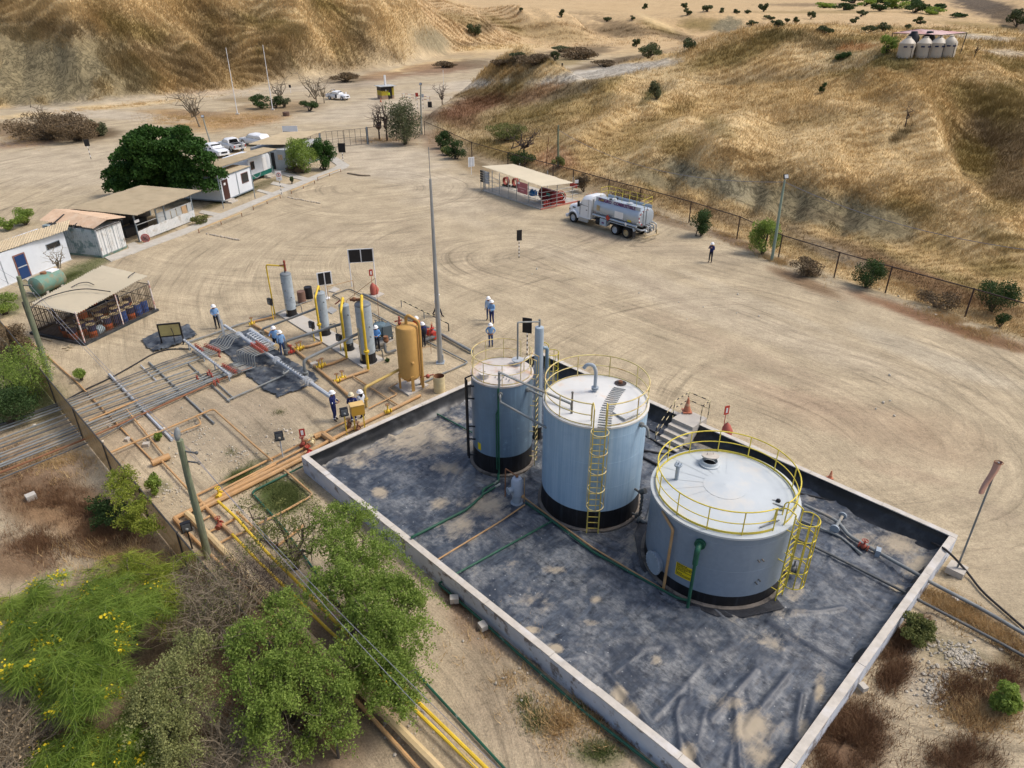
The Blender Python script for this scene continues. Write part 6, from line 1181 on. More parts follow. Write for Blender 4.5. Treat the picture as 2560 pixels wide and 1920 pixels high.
# dish on a pole, parking sign
q = G(637,489); dt = thing('antenna',"small white antenna bracket on a thin pole by the cabin corner",'antenna',q,R(20)); MB().cyl((0,0,0),(0,0,2.6),.035,n=6).build('pole',mt_frame,dt); MB().tube([(0,0,2.4),(.5,0,1.9),(.9,0,2.1),(1.05,0,2.5)],.035,6).build('arm',mt_header,dt)
q = G(704,486); h = Z0_(704,486,428); pk = thing('parking_sign',"white parking sign with a red ringed letter on a striped pole",'sign',q,R(12))
for i in range(8): MB().cyl((0,.05,(h - .95) * i / 8),(0,.05,(h - .95) * (i + 1) / 8),.035,n=8).build('post_band',mt_white if i % 2 else mt_black,pk)
MB().bb((-.3,-.02,h - 1.0),(.3,.02,h)).build('board',mt_sign,pk); MB().tube([(.2 * math.cos(i * PI / 12),-.03,h - .38 + .2 * math.sin(i * PI / 12)) for i in range(24)],.028,6,closed=True).build('red_ring',mt_red,pk); MB().cyl((0,.0,0),(0,0,.08),.16).build('foot',mt_concrete,pk)
def text(s_,size,mat,parent,loc,rot,name='lettering',ext=.004,align='CENTER',sx=1.0):
    cu = bpy.data.curves.new(name,'FONT'); cu.body = s_; cu.size = size; cu.extrude = ext; cu.offset = size * .03; cu.align_x = align; cu.align_y = 'CENTER'; cu.resolution_u = 2
    o = bpy.data.objects.new(name,cu); C.objects.link(o); dg = bpy.context.evaluated_depsgraph_get(); me = bpy.data.meshes.new_from_object(o.evaluated_get(dg)); bpy.data.objects.remove(o); me.materials.clear(); me.materials.append(mat)
    o = bpy.data.objects.new(name,me); C.objects.link(o); add_child(o,parent); o.location = loc; o.rotation_euler = rot; o.scale = (sx,1,1); return o
text('E',.28,mt_black,pk,(0,-.03,h - .38),(PI / 2,0,0)); MB().bb((-.14,-.026,h - .86),(.14,-.021,h - .80)).build('small_print',mt_black,pk)
# walkway, lawns, rails
def strip(name,px,z0,z1,mat): o = MB().prism([G(*p) for p in px],z0,z1).build(name,mat,None,world=True); o['kind'] = 'structure'; return o
strip('pavement',[(278,655),(460,588),(601,528),(704,483),(868,420),(874,414),(845,396),(812,384),(806,388),(842,414),(836,419),(673,486),(540,540),(460,573),(262,645)][::1],-.1,.075,mt_pave)
strip('pavement',[(648,474),(641,478),(672,487),(682,483)],-.1,.06,mt_pave); strip('pavement',[(684,455),(676,461),(716,470),(728,464)],-.1,.06,mt_pave); strip('pavement',[(706,430),(697,436),(758,452),(772,446)],-.1,.06,mt_pave); strip('pavement',[(505,526),(497,533),(537,542),(552,535)],-.1,.06,mt_pave); strip('pavement',[(318,612),(336,606),(366,622),(330,637)],-.1,.055,mt_pave); strip('pavement',[(62,698),(98,690),(140,700),(90,720)],-.1,.06,mt_pave)
for i,(a,b) in enumerate((((498,583),(605,541)),((634,525),(701,496)),((729,485),(787,459)),((795,452),(852,430)))):
    P = PX([a,b]); L_ = P[1] - P[0]; t = thing('low_rail',("low tan rail beside the walkway, nearest the open shed","low tan rail beside the walkway, in front of the white cabin","low tan rail beside the walkway, past the parking sign","low tan rail at the far gate end of the walkway")[i],'low rail',P[0],0,'low rails along the walkway')
    MB().bar(Vector((0,0,.38)),L_ + Vector((0,0,.38)),.09,.07).build('rail',M('rail_tan',(.50,.35,.18),.6),t)
    for k in range(3): q = L_ * (k / 2); MB().cyl(q,q + Vector((0,0,.36)),.04,n=6).build('post',mt_rust,t)
rs = random.Random(5)
for i,(a,b,lb) in enumerate((((720,494.5),(805,510),"row of whitish stones on the dirt below the parking sign"),((516,585),(599,602),"row of brown stones on the dirt in front of the open shed"))):
    mb = MB(); P = PX([a,b])
    for k in range(22): q = P[0].lerp(P[1],(k + rs.uniform(-.3,.3)) / 22); mb.ball(q + Vector((rs.uniform(-.08,.08),rs.uniform(-.08,.08),.05)),rs.uniform(.07,.14),7,4,sq=(1.2,1,.8))
    o = mb.build('stone_row',M('stone',(.42,.36,.28),.9,var=.3,scl=3),None,world=True); o['kind'] = 'stuff'
pipe('log',"weathered log lying on the dirt near the gate end of the walkway",[(869,433,.06),(900,438,.1),(926,439,.06)],.10,M('log_wood',(.25,.20,.14),.9,var=.2),.08,7,'log')

# ------------------------------------------------------------------ drum cage
cw,cs_,ce = G(98,829),G(214,862),G(390,778); d1 = (ce - cs_).normalized(); t = thing('drum_cage',"barred steel drum store with a pale corrugated roof on a black kerb",'cage',cs_,math.atan2(d1.y,d1.x))
LX = (ce - cs_).length; LY = (cw - cs_).length; hb = 2.05
MB().bb((-.15,-.15,-.1),(LX + .15,0,.16)).bb((-.15,LY,-.1),(LX + .15,LY + .15,.16)).bb((-.15,0,-.1),(0,LY,.16)).bb((LX,0,-.1),(LX + .15,LY,.16)).build('kerb',M('kerb_black',(.03,.035,.04),.6,var=.3,dirt=(.16,.15,.14),dlo=.5,dhi=.75),t); MB().bb((0,0,-.1),(LX,LY,.05)).build('floor',M('cage_floor',(.10,.085,.07),.9,var=.3),t)
mt_pole = M('pole_white',(.60,.55,.52),.5,var=.1,rust=(.4,.12,.08),rscl=4,rlo=.5,rhi=.56)
for (x,y) in ((0,0),(LX * .52,0),(LX,0),(0,LY),(LX,LY),(LX * .5,LY)): MB().bb((x - .035,y - .035,.1),(x + .035,y + .035,hb + .25)).build('post',mt_pole if y == 0 else mt_dkfr,t)
bm = MB().bb((-.012,-.012,.12),(.012,.012,hb)).build('bar',M('bar_rust',(.10,.07,.045),.7,var=.2),t,loc=(.12,0,0)).data
def bars(x0,y0,x1,y1):
    n_ = int(math.hypot(x1 - x0,y1 - y0) / .13)
    for i in range(1,n_): o = bpy.data.objects.new('bar',bm); C.objects.link(o); add_child(o,t); o.location = (x0 + (x1 - x0) * i / n_,y0 + (y1 - y0) * i / n_,0)
bars(0,0,LX,0); bars(0,0,0,LY); bars(LX,0,LX,LY); bars(0,LY,LX,LY)
for z in (.2,1.1,hb): MB().bb((0,-.02,z),(LX,.02,z + .035)).bb((-.02,0,z),(.02,LY,z + .035)).bb((LX - .02,0,z),(LX + .02,LY,z + .035)).bb((0,LY - .02,z),(LX,LY + .02,z + .035)).build('cross_rail',mt_dkfr,t)
MB().bar(Vector((LX * .3,LY,.2)),Vector((LX * .3,LY,hb)),.12,.05).bar(Vector((LX * .62,LY,.2)),Vector((LX * .62,LY,hb)),.12,.05).build('brace',mt_dkfr,t)
P = quadroof(t,[(193,784),(371,689),(257,663),(80,757)],(2.22,2.22,2.42,2.42),7,mt_roofpale,pitch=.2)
for (pts,r,lb) in ((((74,772,2.3),(110,745,2.55),(170,727,2.6),(215,721,2.62),(276,729,2.45)),.035,"long curved black rod lying across the pale cage roof"),(((178,718,2.5),(200,707,2.55),(220,705,2.55),(235,712,2.5)),.03,"short curved dark rod on the cage roof above the long one"),(((320,694,2.4),(326,688,2.45),(337,681,2.4)),.03,"stub of bent rod at the far corner of the cage roof")):
    tag(MB().tube(bend([G(*p) for p in pts],1.0,5),r,6).build('bent_rod',mt_dkfr,None,world=True),lb,'rod')
mt_dblue,mt_dor,mt_db2 = M('drum_navy',(.012,.02,.075),.5,var=.2,dirt=(.06,.05,.05)),M('drum_orange',(.42,.085,.025),.5,var=.15,dirt=(.25,.09,.05)),M('drum_blue',(.02,.075,.26),.45,var=.2)
ORD = ('first','second','third','fourth','fifth','sixth','seventh','eighth','ninth','tenth')
def drum2(x,y,kind,z=.05,i=0,j=0):
    a = t.rotation_euler.z; p = Vector(t.location) + Vector((x * math.cos(a) - y * math.sin(a),x * math.sin(a) + y * math.cos(a),z)); r,h = .29,.88
    lb = {0: "navy topped orange drum",1: "plain blue drum",2: "dark navy drum"}.get(kind,"") + f" in the barred store, {ORD[j]} row back, {ORD[i]} from the left"
    if kind == 3: lb = ("high stacked orange drum, far right corner of the barred store","high stacked orange drum, second from the far right corner of the store","stacked orange drum at the back middle of the barred store","stacked orange drum right of the back middle of the store","stacked orange drum nearest the left side of the barred store")[i]
    q = thing('drum',lb,'drum',p,0,"drums in the barred store"); ml,mu = {0: (mt_dor,mt_dblue),1: (mt_db2,mt_db2),2: (mt_dblue,mt_dblue),3: (mt_dor,mt_dor)}[kind]
    MB().lathe([(.01,.01),(r,.01),(r,h * .33),(r * 1.03,h * .345),(r,h * .36),(r,h * .52)],18).build('lower_half',ml,q); MB().lathe([(r,h * .52),(r,h * .64),(r * 1.03,h * .655),(r,h * .67),(r,h)],18).build('upper_half',mu,q); MB().lathe([(r,h),(r * .95,h + .005),(r * .94,h - .02),(.01,h - .02)],18).build('lid',mt_drumtop,q)
    if kind in (0,1): MB().box((-.16,-.245,h * .8),(.16,.02,.15),R(-33)).build('sticker',mt_sign,q)
rd = random.Random(9)
for i in range(9):
    for j in range(4):
        x,y = .45 + i * .63 + rd.uniform(-.1,.1) * (j > 0),.42 + j * .85 + rd.uniform(0,.15)
        if x > LX - .3 or y > LY - .3 or (i in (0,2) and j == 0) or (i,j) in ((1,2),(4,1),(6,3),(2,3),(3,2),(7,2),(5,3),(0,3),(8,1)): continue
        kind = 1 if (i >= 7 and j == 0) or (i,j) == (5,0) else (2 if (i,j) in ((3,1),(4,0),(6,2)) else 0); drum2(x + rd.uniform(-.03,.03),y + rd.uniform(-.03,.03),kind,i=i,j=j)
for k,(x,y) in enumerate(((LX - .4,LY - .45),(LX - .45,LY - 1.2),(2.3,3.2),(3.6,3.1),(1.7,1.8))): drum2(x,y,3,.95,i=k)
a = t.rotation_euler.z; o = MB().xf(Matrix.Identity(4)); mb = MB().cyl((-.3,0,.3),(.3,0,.3),.29,n=18); o = mb.build('drum',M('drum_pale',(.30,.38,.42),.5),None); x,y = 1.45,.38; o.location = Vector(t.location) + Vector((x * math.cos(a) - y * math.sin(a),x * math.sin(a) + y * math.cos(a),.05)); o.rotation_euler = (0,0,a + .3); tag(o,"pale blue drum lying on its side at the front of the barred store",'drum',"drums in the barred store")
# green tank lying behind the cage
p0,p1 = G(92,742),G(160,712); d = p1 - p0; tk = thing('green_tank',"old faded green horizontal tank behind the drum store roof",'tank',p0,math.atan2(d.y,d.x)); L_ = d.length
MB().tube([(0,0,.75),(.05,0,.75),(.2,0,.75),(L_ - .2,0,.75),(L_ - .05,0,.75),(L_,0,.75)],[.1,.5,.68,.68,.5,.1],28).build('shell',M('tank_faded_green',(.13,.24,.19),.6,var=.15,dirt=(.28,.19,.1),dscl=1.5,dlo=.5,dhi=.65),tk); MB().bb((L_ * .62,-.3,1.3),(L_ * .9,.3,1.44)).build('white_patch',mt_sign,tk); MB().cyl((L_ * .45,0,1.35),(L_ * .45,0,1.55),.22).build('hatch',mt_rust,tk); MB().bb((.5,-.5,0),(.7,.5,.4)).bb((L_ - .7,-.5,0),(L_ - .5,.5,.4)).build('cradle',mt_concrete,tk)
# loose planks
for pts,lb in ((((100,845),(128,853)),"pale plank lying under the edge of the drum store kerb"),(((156,872),(182,870)),"thin stick crossing another on the dirt below the drum store"),(((168,878),(175,863)),"short stick crossing the longer one below the drum store"),(((55,845),(70,842)),"short plank on the dirt left of the drum store")):
    P = PX(pts); tag(MB().bar(P[0] + Vector((0,0,.05)),P[1] + Vector((0,0,.05)),.14,.05).build('plank',M('plank_wood',(.38,.31,.2),.9),None,world=True),lb,'plank')

# ------------------------------------------------------------------ fire shelter
A_,B_,Cc = G(1353,524),G(1209,477),G(1430.5,500); d = A_ - B_; t = thing('fire_shelter',"open steel shelter with a pale corrugated roof, housing red fire gear",'shelter',B_,math.atan2(d.y,d.x)); L_ = d.length; dp = (loc_of(t,Cc)).y
MB().bb((-.1,-.1,-.1),(L_ + .1,dp + .1,.1)).build('floor',mt_pave,t); MB().bb((L_ + .02,-.12,.0),(L_ + .14,dp + .1,.14)).build('red_kerb',M('kerb_red',(.45,.17,.13),.7),t)
hr = 2.45
for (a,b) in ((1209,477),(1231,482),(1249,489),(1271,498),(1291,505),(1321,513),(1353,524),(1391.5,517),(1430.5,500)): q = loc_of(t,G(a,b)); MB().cyl((q.x,q.y,.05),(q.x,q.y,hr),.045,n=6).build('post',mt_steel,t)
for x in (0.1,L_ * .5): MB().cyl((x,dp,.05),(x,dp,hr),.045,n=6).build('post',mt_steel,t)
for k in range(4): z = .5 + k * .42; MB().tube([(0,0,z),(L_ * .3,0,z)],.018,5).build('side_rail',mt_steel,t); MB().tube([(L_ * .72,0,z),(L_,0,z),(L_,dp,z)],.018,5).build('side_rail',mt_steel,t)
for k in range(12): x = L_ * .33 + k * L_ * .02; MB().cyl((x,0,.1),(x,0,1.15),.014,n=5).build('gate_bar',mt_steel,t)
MB().tube([(L_ * .3,0,1.15),(L_ * .6,0,1.15)],.02,6).build('gate_rail',mt_steel,t)
quadroof(t,[(1204,415.5),(1352,465.5),(1432,457),(1283,410.5)],(2.5,2.5,2.62,2.62),8,mt_roofpale,pitch=.22)
def inside(px,py,z=.1): return loc_of(t,G(px,py,z))
sg = thing('fire_board',"dusty red board with white lettering on the front of the fire shelter",'sign',(Matrix.Translation(t.location) @ Matrix.Rotation(t.rotation_euler.z,4,'Z')) @ Vector((L_ * .70,-.06,1.0)),t.rotation_euler.z); MB().bb((-.85,-.02,.1),(.85,.02,1.25)).build('board',M('board_red',(.42,.13,.14),.6),sg); MB().bb((-.8,-.026,1.0),(-.45,-.021,1.2)).build('logo_patch',mt_sign,sg)
for k,(w_,z) in enumerate(((1.3,.62),(.5,.36))): MB().bb((-w_ / 2,-.026,z),(w_ / 2,-.021,z + .09)).build('faint_lettering',M('letter_pink',(.62,.36,.36),.6),sg)
def at(x,y,z=.1): return (Matrix.Translation(t.location) @ Matrix.Rotation(t.rotation_euler.z,4,'Z')) @ Vector((x,y,z))
o = thing('foam_tank',"dark red horizontal foam tank inside the fire shelter",'tank',at(L_ * .88,dp * .42),t.rotation_euler.z); MB().tube([(-1.3,0,.85),(-1.2,0,.85),(1.0,0,.85),(1.1,0,.85)],[.35,.6,.6,.35],20).build('shell',M('foam_red',(.16,.012,.018),.4),o); MB().bb((.2,-.62,.9),(.75,-.6,1.25)).build('green_label',M('label_teal',(.02,.2,.17),.5),o); MB().bb((-1,-.4,0),(-.85,.4,.4)).bb((.7,-.4,0),(.85,.4,.4)).build('cradle',mt_red,o)
q = G(1331,508); o = thing('water_jugs',"bright blue plastic water containers on a thin stand at the shelter front",'water containers',at(*(loc_of(t,q).xy),.1),t.rotation_euler.z)
for x in (-.25,.25): MB().lathe([(.01,0.75),(.2,.76),(.24,.85),(.24,1.15),(.12,1.3),(.1,1.36),(.01,1.36)],14,(x,.15,0)).build('container',mt_blue,o)
MB().box((0,-.12,.95),(.5,.3,.42)).build('basin',mt_blue,o)
for x in (-.45,.45): MB().cyl((x,0,0),(x,0,1.3),.02,n=5).build('stand_leg',mt_cream,o)
for k in range(6):
    q = inside(1362 + k * 5.6,519 - k * 2.0); lb = ("nearest","second","third","fourth","fifth","farthest")[k] + " red fire extinguisher in the shelter's right hand row"; o = thing('extinguisher',lb,'extinguisher',at(q.x - .25,q.y + .15),0,"extinguishers in the fire shelter"); MB().lathe([(.01,0),(.12,.02),(.12,.5),(.06,.6),(.01,.6)],12).build('cylinder',mt_red,o); MB().bar((-.05,0,.62),(.12,0,.68),.04,.05).build('valve',mt_black,o)
q = inside(1403,508); o = thing('hose_reel',"red wheeled hose reel at the right end of the fire shelter",'hose reel',at(q.x - .1,q.y),t.rotation_euler.z + R(60));
for y in (-.25,.25): MB().tube([(.5 * math.cos(i * PI / 10),y,.75 + .5 * math.sin(i * PI / 10)) for i in range(20)],.035,6,closed=True).build('rim',mt_red,o)
MB().cyl((0,-.25,.75),(0,.25,.75),.22).box((0,0,.15),(.9,.6,.2)).bar((-.3,0,.2),(0,0,.75),.06,.1).bar((.3,0,.2),(0,0,.75),.06,.1).build('drum',mt_red,o)
MB().tube([(.35 * math.cos(i * PI / 5),-.2 + .02 * i,.75 + .35 * math.sin(i * PI / 5)) for i in range(20)],.05,6).build('hose',mt_black,o)
for k,(px,lb) in enumerate(((1255,"tangle of dusty red hose stored at the back left of the shelter"),(1278,"orange red hose coil hanging mid shelter beside the gate"))):
    q = inside(px,466 + k * 3); o = thing('hose_coil',lb,'hose',at(q.x + .2,min(dp - .4,q.y + .3)),t.rotation_euler.z)
    for i in range(5): MB().tube([(.42 * math.cos(j * PI / 8),i * .08,.6 + .42 * math.sin(j * PI / 8)) for j in range(16)],.05,6,closed=True).build('hose_turn',M('hose_red',(.33,.08,.06),.7),o)
    MB().bb((-.5,-.05,0),(.5,.45,.18)).build('rack',mt_dkfr,o)
for px,py,mm,lb in ((1218,447,mt_black,"black slatted shelf at the left end of the shelter"),(1232,450,mt_header,"pale grey slatted shelf beside the black one")):
    q = inside(px,py + 22); o = thing('slatted_shelf',lb,'shelf',at(q.x,.35),t.rotation_euler.z)
    for k in range(5): MB().bb((-.35,-.1,.75 + k * .27),(.35,.1,.93 + k * .27)).build('slat',mm,o)
    MB().bb((-.38,-.03,0),(-.33,.03,2.1)).bb((.33,-.03,0),(.38,.03,2.1)).build('upright',mt_steel,o)
o = tag(MB().box((0,0,1.55),(1.1,.06,.42)).build('red_sign',mt_red,None),"red sign panel hung on the back rail at the right end of the shelter",'sign'); o.location = at(L_ - .7,dp - .08); o.rotation_euler = (0,0,t.rotation_euler.z)
o = tag(MB().box((0,0,1.6),(.42,.04,.35)).build('white_sign',mt_sign,None),"small white sign on the fence just right of the fire shelter",'sign'); o.location = G(1440,490); o.rotation_euler = (0,0,R(10))
q = G(1179,436); post_sign((1179,436),393,.8,1.1,"pale double panel board on one post by the fence left of the shelter",R(38),2,1,mt_white,M('panel_pale',(.42,.44,.47),.5))
# ------------------------------------------------------------------ vehicles
def wheel(parent,x,y,r,w_,side,hub=mt_header,name='wheel'):
    o = MB().lathe([(r * .62,-w_ / 2),(r * .93,-w_ / 2),(r,-w_ * .38),(r,w_ * .38),(r * .93,w_ / 2),(r * .62,w_ / 2)],24).xf(Matrix.Rotation(PI / 2,4,'X')).build(name,mt_tyre,parent,loc=(x,y,r))
    MB().lathe([(.01,w_ * .28),(r * .2,w_ * .36),(r * .25,w_ * .22),(r * .5,w_ * .16),(r * .58,w_ * .42),(r * .63,w_ * .45),(r * .63,-w_ * .45)],20).xf(Matrix.Rotation(PI / 2 * side,4,'X')).build('rim',hub,o); return o
def loft(secs,mat,name,parent,sharp=35):       # secs: list of (x, [(y,z)...]) closed sections
    mb = MB(); n = len(secs[0][1])
    for x,p in secs: mb.v += [(x,y,z) for y,z in p]
    for i in range(len(secs) - 1):
        for k in range(n): mb.f.append((i * n + k,(i + 1) * n + k,(i + 1) * n + (k + 1) % n,i * n + (k + 1) % n)); mb.m.append(0)
    mb.f.append(tuple(range(n))); mb.f.append(tuple((len(secs) - 1) * n + k for k in range(n - 1,-1,-1))); mb.m += [0,0]
    return mb.build(name,mat,parent,sharp=sharp)
mt_trw = M('truck_white',(.72,.74,.76),.3,var=.03,spec=.5,dirt=(.5,.42,.32),dlo=.68,dhi=.85); mt_trt = M('truck_tank',(.40,.46,.52),.35,.25,var=.05,spec=.5,dirt=(.36,.36,.33),dlo=.6,dhi=.85); mt_trd = M('truck_chassis',(.035,.035,.038),.6,var=.2,dirt=(.12,.10,.07)); mt_purple = M('letter_purple',(.13,.03,.14),.5); mt_reflr = M('reflector_red',(.4,.03,.03),.4); mt_ln = M('hazard_yellow',(.55,.45,.03),.5)
fw,rw = G(1431.5,556),G(1563.5,596); hd_ = fw - rw; tr = thing('tanker_truck',"white cabbed silver fuel tanker truck lettered PELIGRO COMBUSTIBLE beside the shelter",'truck',fw,math.atan2(hd_.y,hd_.x))
LT = hd_.length; ax2,ax3 = -(LT - 1.38),-LT; W2 = 1.22; RW = .50; Y0 = -W2          # fw is the ground point of the visible (left) front wheel; axis centre line at y = -W2
cy = -W2
for x in (0,): wheel(tr,x,.0 - .16,RW,.3,-1,mt_header); wheel(tr,x,2 * cy + .16,RW,.3,1,mt_header)
for i,x in enumerate((ax2,ax3)):
    wheel(tr,x,-.16,RW,.34,-1,mt_header if i == 0 else mt_drumtop); wheel(tr,x,-.55,RW,.3,-1,mt_trd); wheel(tr,x,2 * cy + .16,RW,.34,1,mt_header)
MB().bb((.9,cy - .42,.6),(ax3 - 1.0,cy - .25,.85)).bb((.9,cy + .25,.6),(ax3 - 1.0,cy + .42,.85)).bb((ax2 + .3,cy - .9,.42),(ax2 + .1,cy + .9,.55)).bb((ax2 - .1,cy - .9,.4),(ax2 + .1,cy + .9,.6)).bb((ax3 - .1,cy - .9,.4),(ax3 + .1,cy + .9,.6)).build('chassis',mt_trd,tr)
def rsec(w_,z0,z1,r=.12,wt=None):
    wt = wt or w_; return [(cy - w_,z0),(cy - w_,z1 - r * 1.6),(cy - wt + r * .4,z1 - r * .3),(cy - wt + r * 1.4,z1),(cy + wt - r * 1.4,z1),(cy + wt - r * .4,z1 - r * .3),(cy + w_,z1 - r * 1.6),(cy + w_,z0)]
loft([(.95,rsec(.72,.62,1.45,.12,.62)),(.86,rsec(.86,.62,1.58,.15,.74)),(.3,rsec(.92,.75,1.72,.18,.80)),(-.62,rsec(.98,.8,1.92,.2,.92))],mt_trw,'hood',tr)
loft([(-.6,rsec(1.06,.72,1.95,.12)),(-.68,rsec(1.08,.72,2.02,.15)),(-1.05,rsec(1.1,.72,2.75,.2,.92)),(-1.3,rsec(1.1,.72,2.86,.22,.94)),(-2.05,rsec(1.1,.72,2.95,.22,.96)),(-2.22,rsec(1.08,.72,2.9,.2,.96))],mt_trw,'cab',tr)
for s_ in (1,-1):
    y = cy + s_ * 1.07
    MB().add([(x,y + s_ * dy,z) for x,z,dy in ((-.80,1.95,.035),(-1.08,2.55,-.065),(-1.85,2.62,-.085),(-1.85,1.92,.036))],[(0,1,2,3),(3,2,1,0)]).build('side_window',mt_glass,tr); MB().bb((-.8,y + s_ * .03,.95),(-.84,y + s_ * .05,1.9)).bb((-1.92,y + s_ * .03,.9),(-1.94,y + s_ * .045,2.6)).build('door_seam',mt_trd,tr)
    MB().box((-1.7,y + s_ * .05,1.55),(.16,.04,.06)).build('door_handle',mt_black,tr); MB().bb((-.78,y + s_ * .05,1.75),(-.70,y + s_ * .32,2.3)).build('mirror',mt_black,tr)
    mb = MB(); n_ = 9
    for i in range(n_): a = PI * (i / (n_ - 1)) * .95; mb.v += [(.62 * math.cos(a),cy + s_ * .88,RW + .62 * math.sin(a)),(.62 * math.cos(a),cy + s_ * 1.24,RW + .60 * math.sin(a)),(.70 * math.cos(a),cy + s_ * 1.20,RW + .70 * math.sin(a)),(.74 * math.cos(a),cy + s_ * .86,RW + .80 * math.sin(a))]
    for i in range(n_ - 1):
        for k in range(4): mb.f.append((i * 4 + k,i * 4 + (k + 1) % 4,i * 4 + 4 + (k + 1) % 4,i * 4 + 4 + k)); mb.m.append(0)
    mb.build('fender',mt_trw,tr); MB().ball((.80,cy + s_ * .78,1.15),.17,10,6,sq=(.7,.8,.9)).build('headlight',mt_glass,tr); MB().bb((-.75,y - s_ * .02,.45),(-2.0,y + s_ * .1,.72)).bb((-.75,y + s_ * .1,.38),(-2.0,y + s_ * .16,.48)).build('side_step',mt_steel,tr); MB().bb((.35,cy + s_ * .93,1.38),(-.05,cy + s_ * .945,1.5)).build('hood_vent',mt_black,tr)
MB().add([(-.70,cy - .9,2.04),(-.70,cy + .9,2.04),(-1.05,cy + .78,2.72),(-1.05,cy - .78,2.72)],[(0,1,2,3),(3,2,1,0)]).build('windscreen',mt_glass,tr); MB().bb((.93,cy - .55,.8),(.99,cy + .55,1.38)).build('grille',mt_black,tr); MB().bb((.85,cy - 1.15,.38),(1.08,cy + 1.15,.66)).build('bumper',mt_trw,tr)
for k in range(5): MB().ball((-1.2,cy - .7 + k * .35,2.92),.05,6,4).build('roof_lamp',mt_orange,tr)
MB().cyl((-2.36,cy + .9,.9),(-2.36,cy + .9,2.7),.07).build('exhaust',mt_steel,tr)
def ell(a,b,n=36): return [(cy + a * math.copysign(abs(math.cos(t_)) ** .8,math.cos(t_)),2.0 + b * math.copysign(abs(math.sin(t_)) ** .85,math.sin(t_))) for t_ in [2 * PI * i / n for i in range(n)]]
xt0,xt1 = -2.5,ax3 - 1.25
loft([(xt0,ell(.9,.62)),(xt0 - .08,ell(1.12,.80)),(xt0 - .2,ell(1.17,.84)),(xt1 + .2,ell(1.17,.84)),(xt1 + .08,ell(1.12,.80)),(xt1,ell(.9,.62))],mt_trt,'tank_barrel',tr)
for x in (xt0 - .9,xt0 - 2.6,xt0 - 4.2): loft([(x,ell(1.175,.845)),(x - .05,ell(1.175,.845))],mt_trt,'tank_seam',tr)
for s_ in (1,-1): MB().bar(Vector((xt0 - .1,cy + s_ * .80,2.78)),Vector((xt1 + .1,cy + s_ * .80,2.78)),.03,.42).build('coaming',mt_trt,tr); MB().cyl((xt0 - .1,cy + s_ * 1.16,1.35),(xt1 + .1,cy + s_ * 1.16,1.35),.10,n=12).build('hose_tube',mt_trt,tr); MB().bb((ax2 + .75,cy + s_ * .95,1.12),(ax3 - .75,cy + s_ * 1.27,1.16)).bar(Vector((ax2 + .75,cy + s_ * 1.1,1.13)),Vector((ax2 + 1.0,cy + s_ * 1.1,.8)),.3,.03).bar(Vector((ax3 - .75,cy + s_ * 1.1,1.13)),Vector((ax3 - .9,cy + s_ * 1.1,.85)),.3,.03).build('mudguard',mt_trt,tr); MB().bb((ax3 - .82,cy + s_ * .85,.25),(ax3 - .86,cy + s_ * 1.27,.9)).build('mud_flap',mt_trd,tr)
text('PELIGRO',.42,mt_purple,tr,(xt0 - 1.25,cy + .845,2.78),(PI / 2,0,PI),sx=1.0); text('COMBUSTIBLE',.42,mt_purple,tr,(xt0 - 3.65,cy + .845,2.78),(PI / 2,0,PI),sx=.98)
for x in (xt0 - 1.6,xt0 - 3.6): MB().lathe([(.3,2.8),(.3,2.93),(.24,2.95),(.01,2.96)],18,(x,cy,0)).build('manhole',mt_header,tr)
MB().ball((xt0 - 1.7,cy - .35,2.9),.14,8,5).box((xt0 - 1.5,cy + .3,2.9),(.25,.2,.15)).build('vent',mt_black,tr)
rl_ = MB()
for x in np.linspace(xt0 - .2,xt1 + .15,7): rl_.cyl((x,cy - .8,2.9),(x,cy - .8,3.75),.018,n=5); rl_.cyl((x,cy + .3,2.9),(x,cy + .3,3.7),.018,n=5) if x < xt0 - .1 else None
for z in (3.35,3.75): rl_.tube([(xt0 - .2,cy + .3,z),(xt0 - .2,cy - .8,z),(xt1 + .15,cy - .8,z),(xt1 + .15,cy + .6,z - .15)],.018,5)
rl_.build('top_railing',mt_railyel,tr)
MB().bb((ax2 + 1.95,cy + .62,.55),(ax2 + 1.15,cy + 1.2,1.2)).build('tool_box',M('box_grey',(.34,.42,.5),.45),tr); MB().cyl((ax2 + 2.5,cy + .9,.75),(ax2 + 2.05,cy + .9,.75),.33).build('fuel_tank',mt_black,tr); MB().bb((ax2 + 1.7,cy + 1.205,.75),(ax2 + 1.4,cy + 1.21,.9)).build('box_label',mt_purple,tr)
def plate(x,z,w_,h,mat,name,th=0,yy=None,rot=0):
    yv = yy if yy is not None else cy + 1.17 * (max(0.02,1 - ((z - 2.0) / .84) ** 2)) ** .42 + .02; return MB().box((0,0,0),(w_,.012,h)).xf(Matrix.Translation((x,yv,z)) @ Matrix.Rotation(rot,4,'Y')).build(name,mat,tr)
plate(xt0 - 3.35,1.95,1.05,.62,mt_sign,'white_sheet'); plate(xt0 - .75,2.1,.4,.5,mt_drumtop,'notice'); plate(xt0 - 4.6,1.72,.45,.3,mt_ln,'number_plate'); plate(ax2 + .9,1.45,.42,.42,mt_red,'hazard_diamond',yy=cy + 1.28,rot=PI / 4); plate(ax3 + .05,1.35,.26,.26,mt_sign,'hazard_diamond',yy=cy + 1.28,rot=PI / 4)
plate(xt0 - .8,2.78,.5,.22,mt_ln,'top_notice',yy=cy + .83)
for i in range(8): x = xt0 - .3 - i * .75; plate(x,1.62,.16,.09,mt_sign if i % 2 else mt_reflr,'reflector')
for i in range(12):
    a = -.9 + i * .25; MB().box((xt1 - .005 + .1 * 0,cy + 1.02 * math.cos(a),2.0 + .70 * math.sin(a)),(.05,.1,.1)).build('rear_reflector',mt_sign if i % 2 else mt_reflr,tr)
mb = MB();
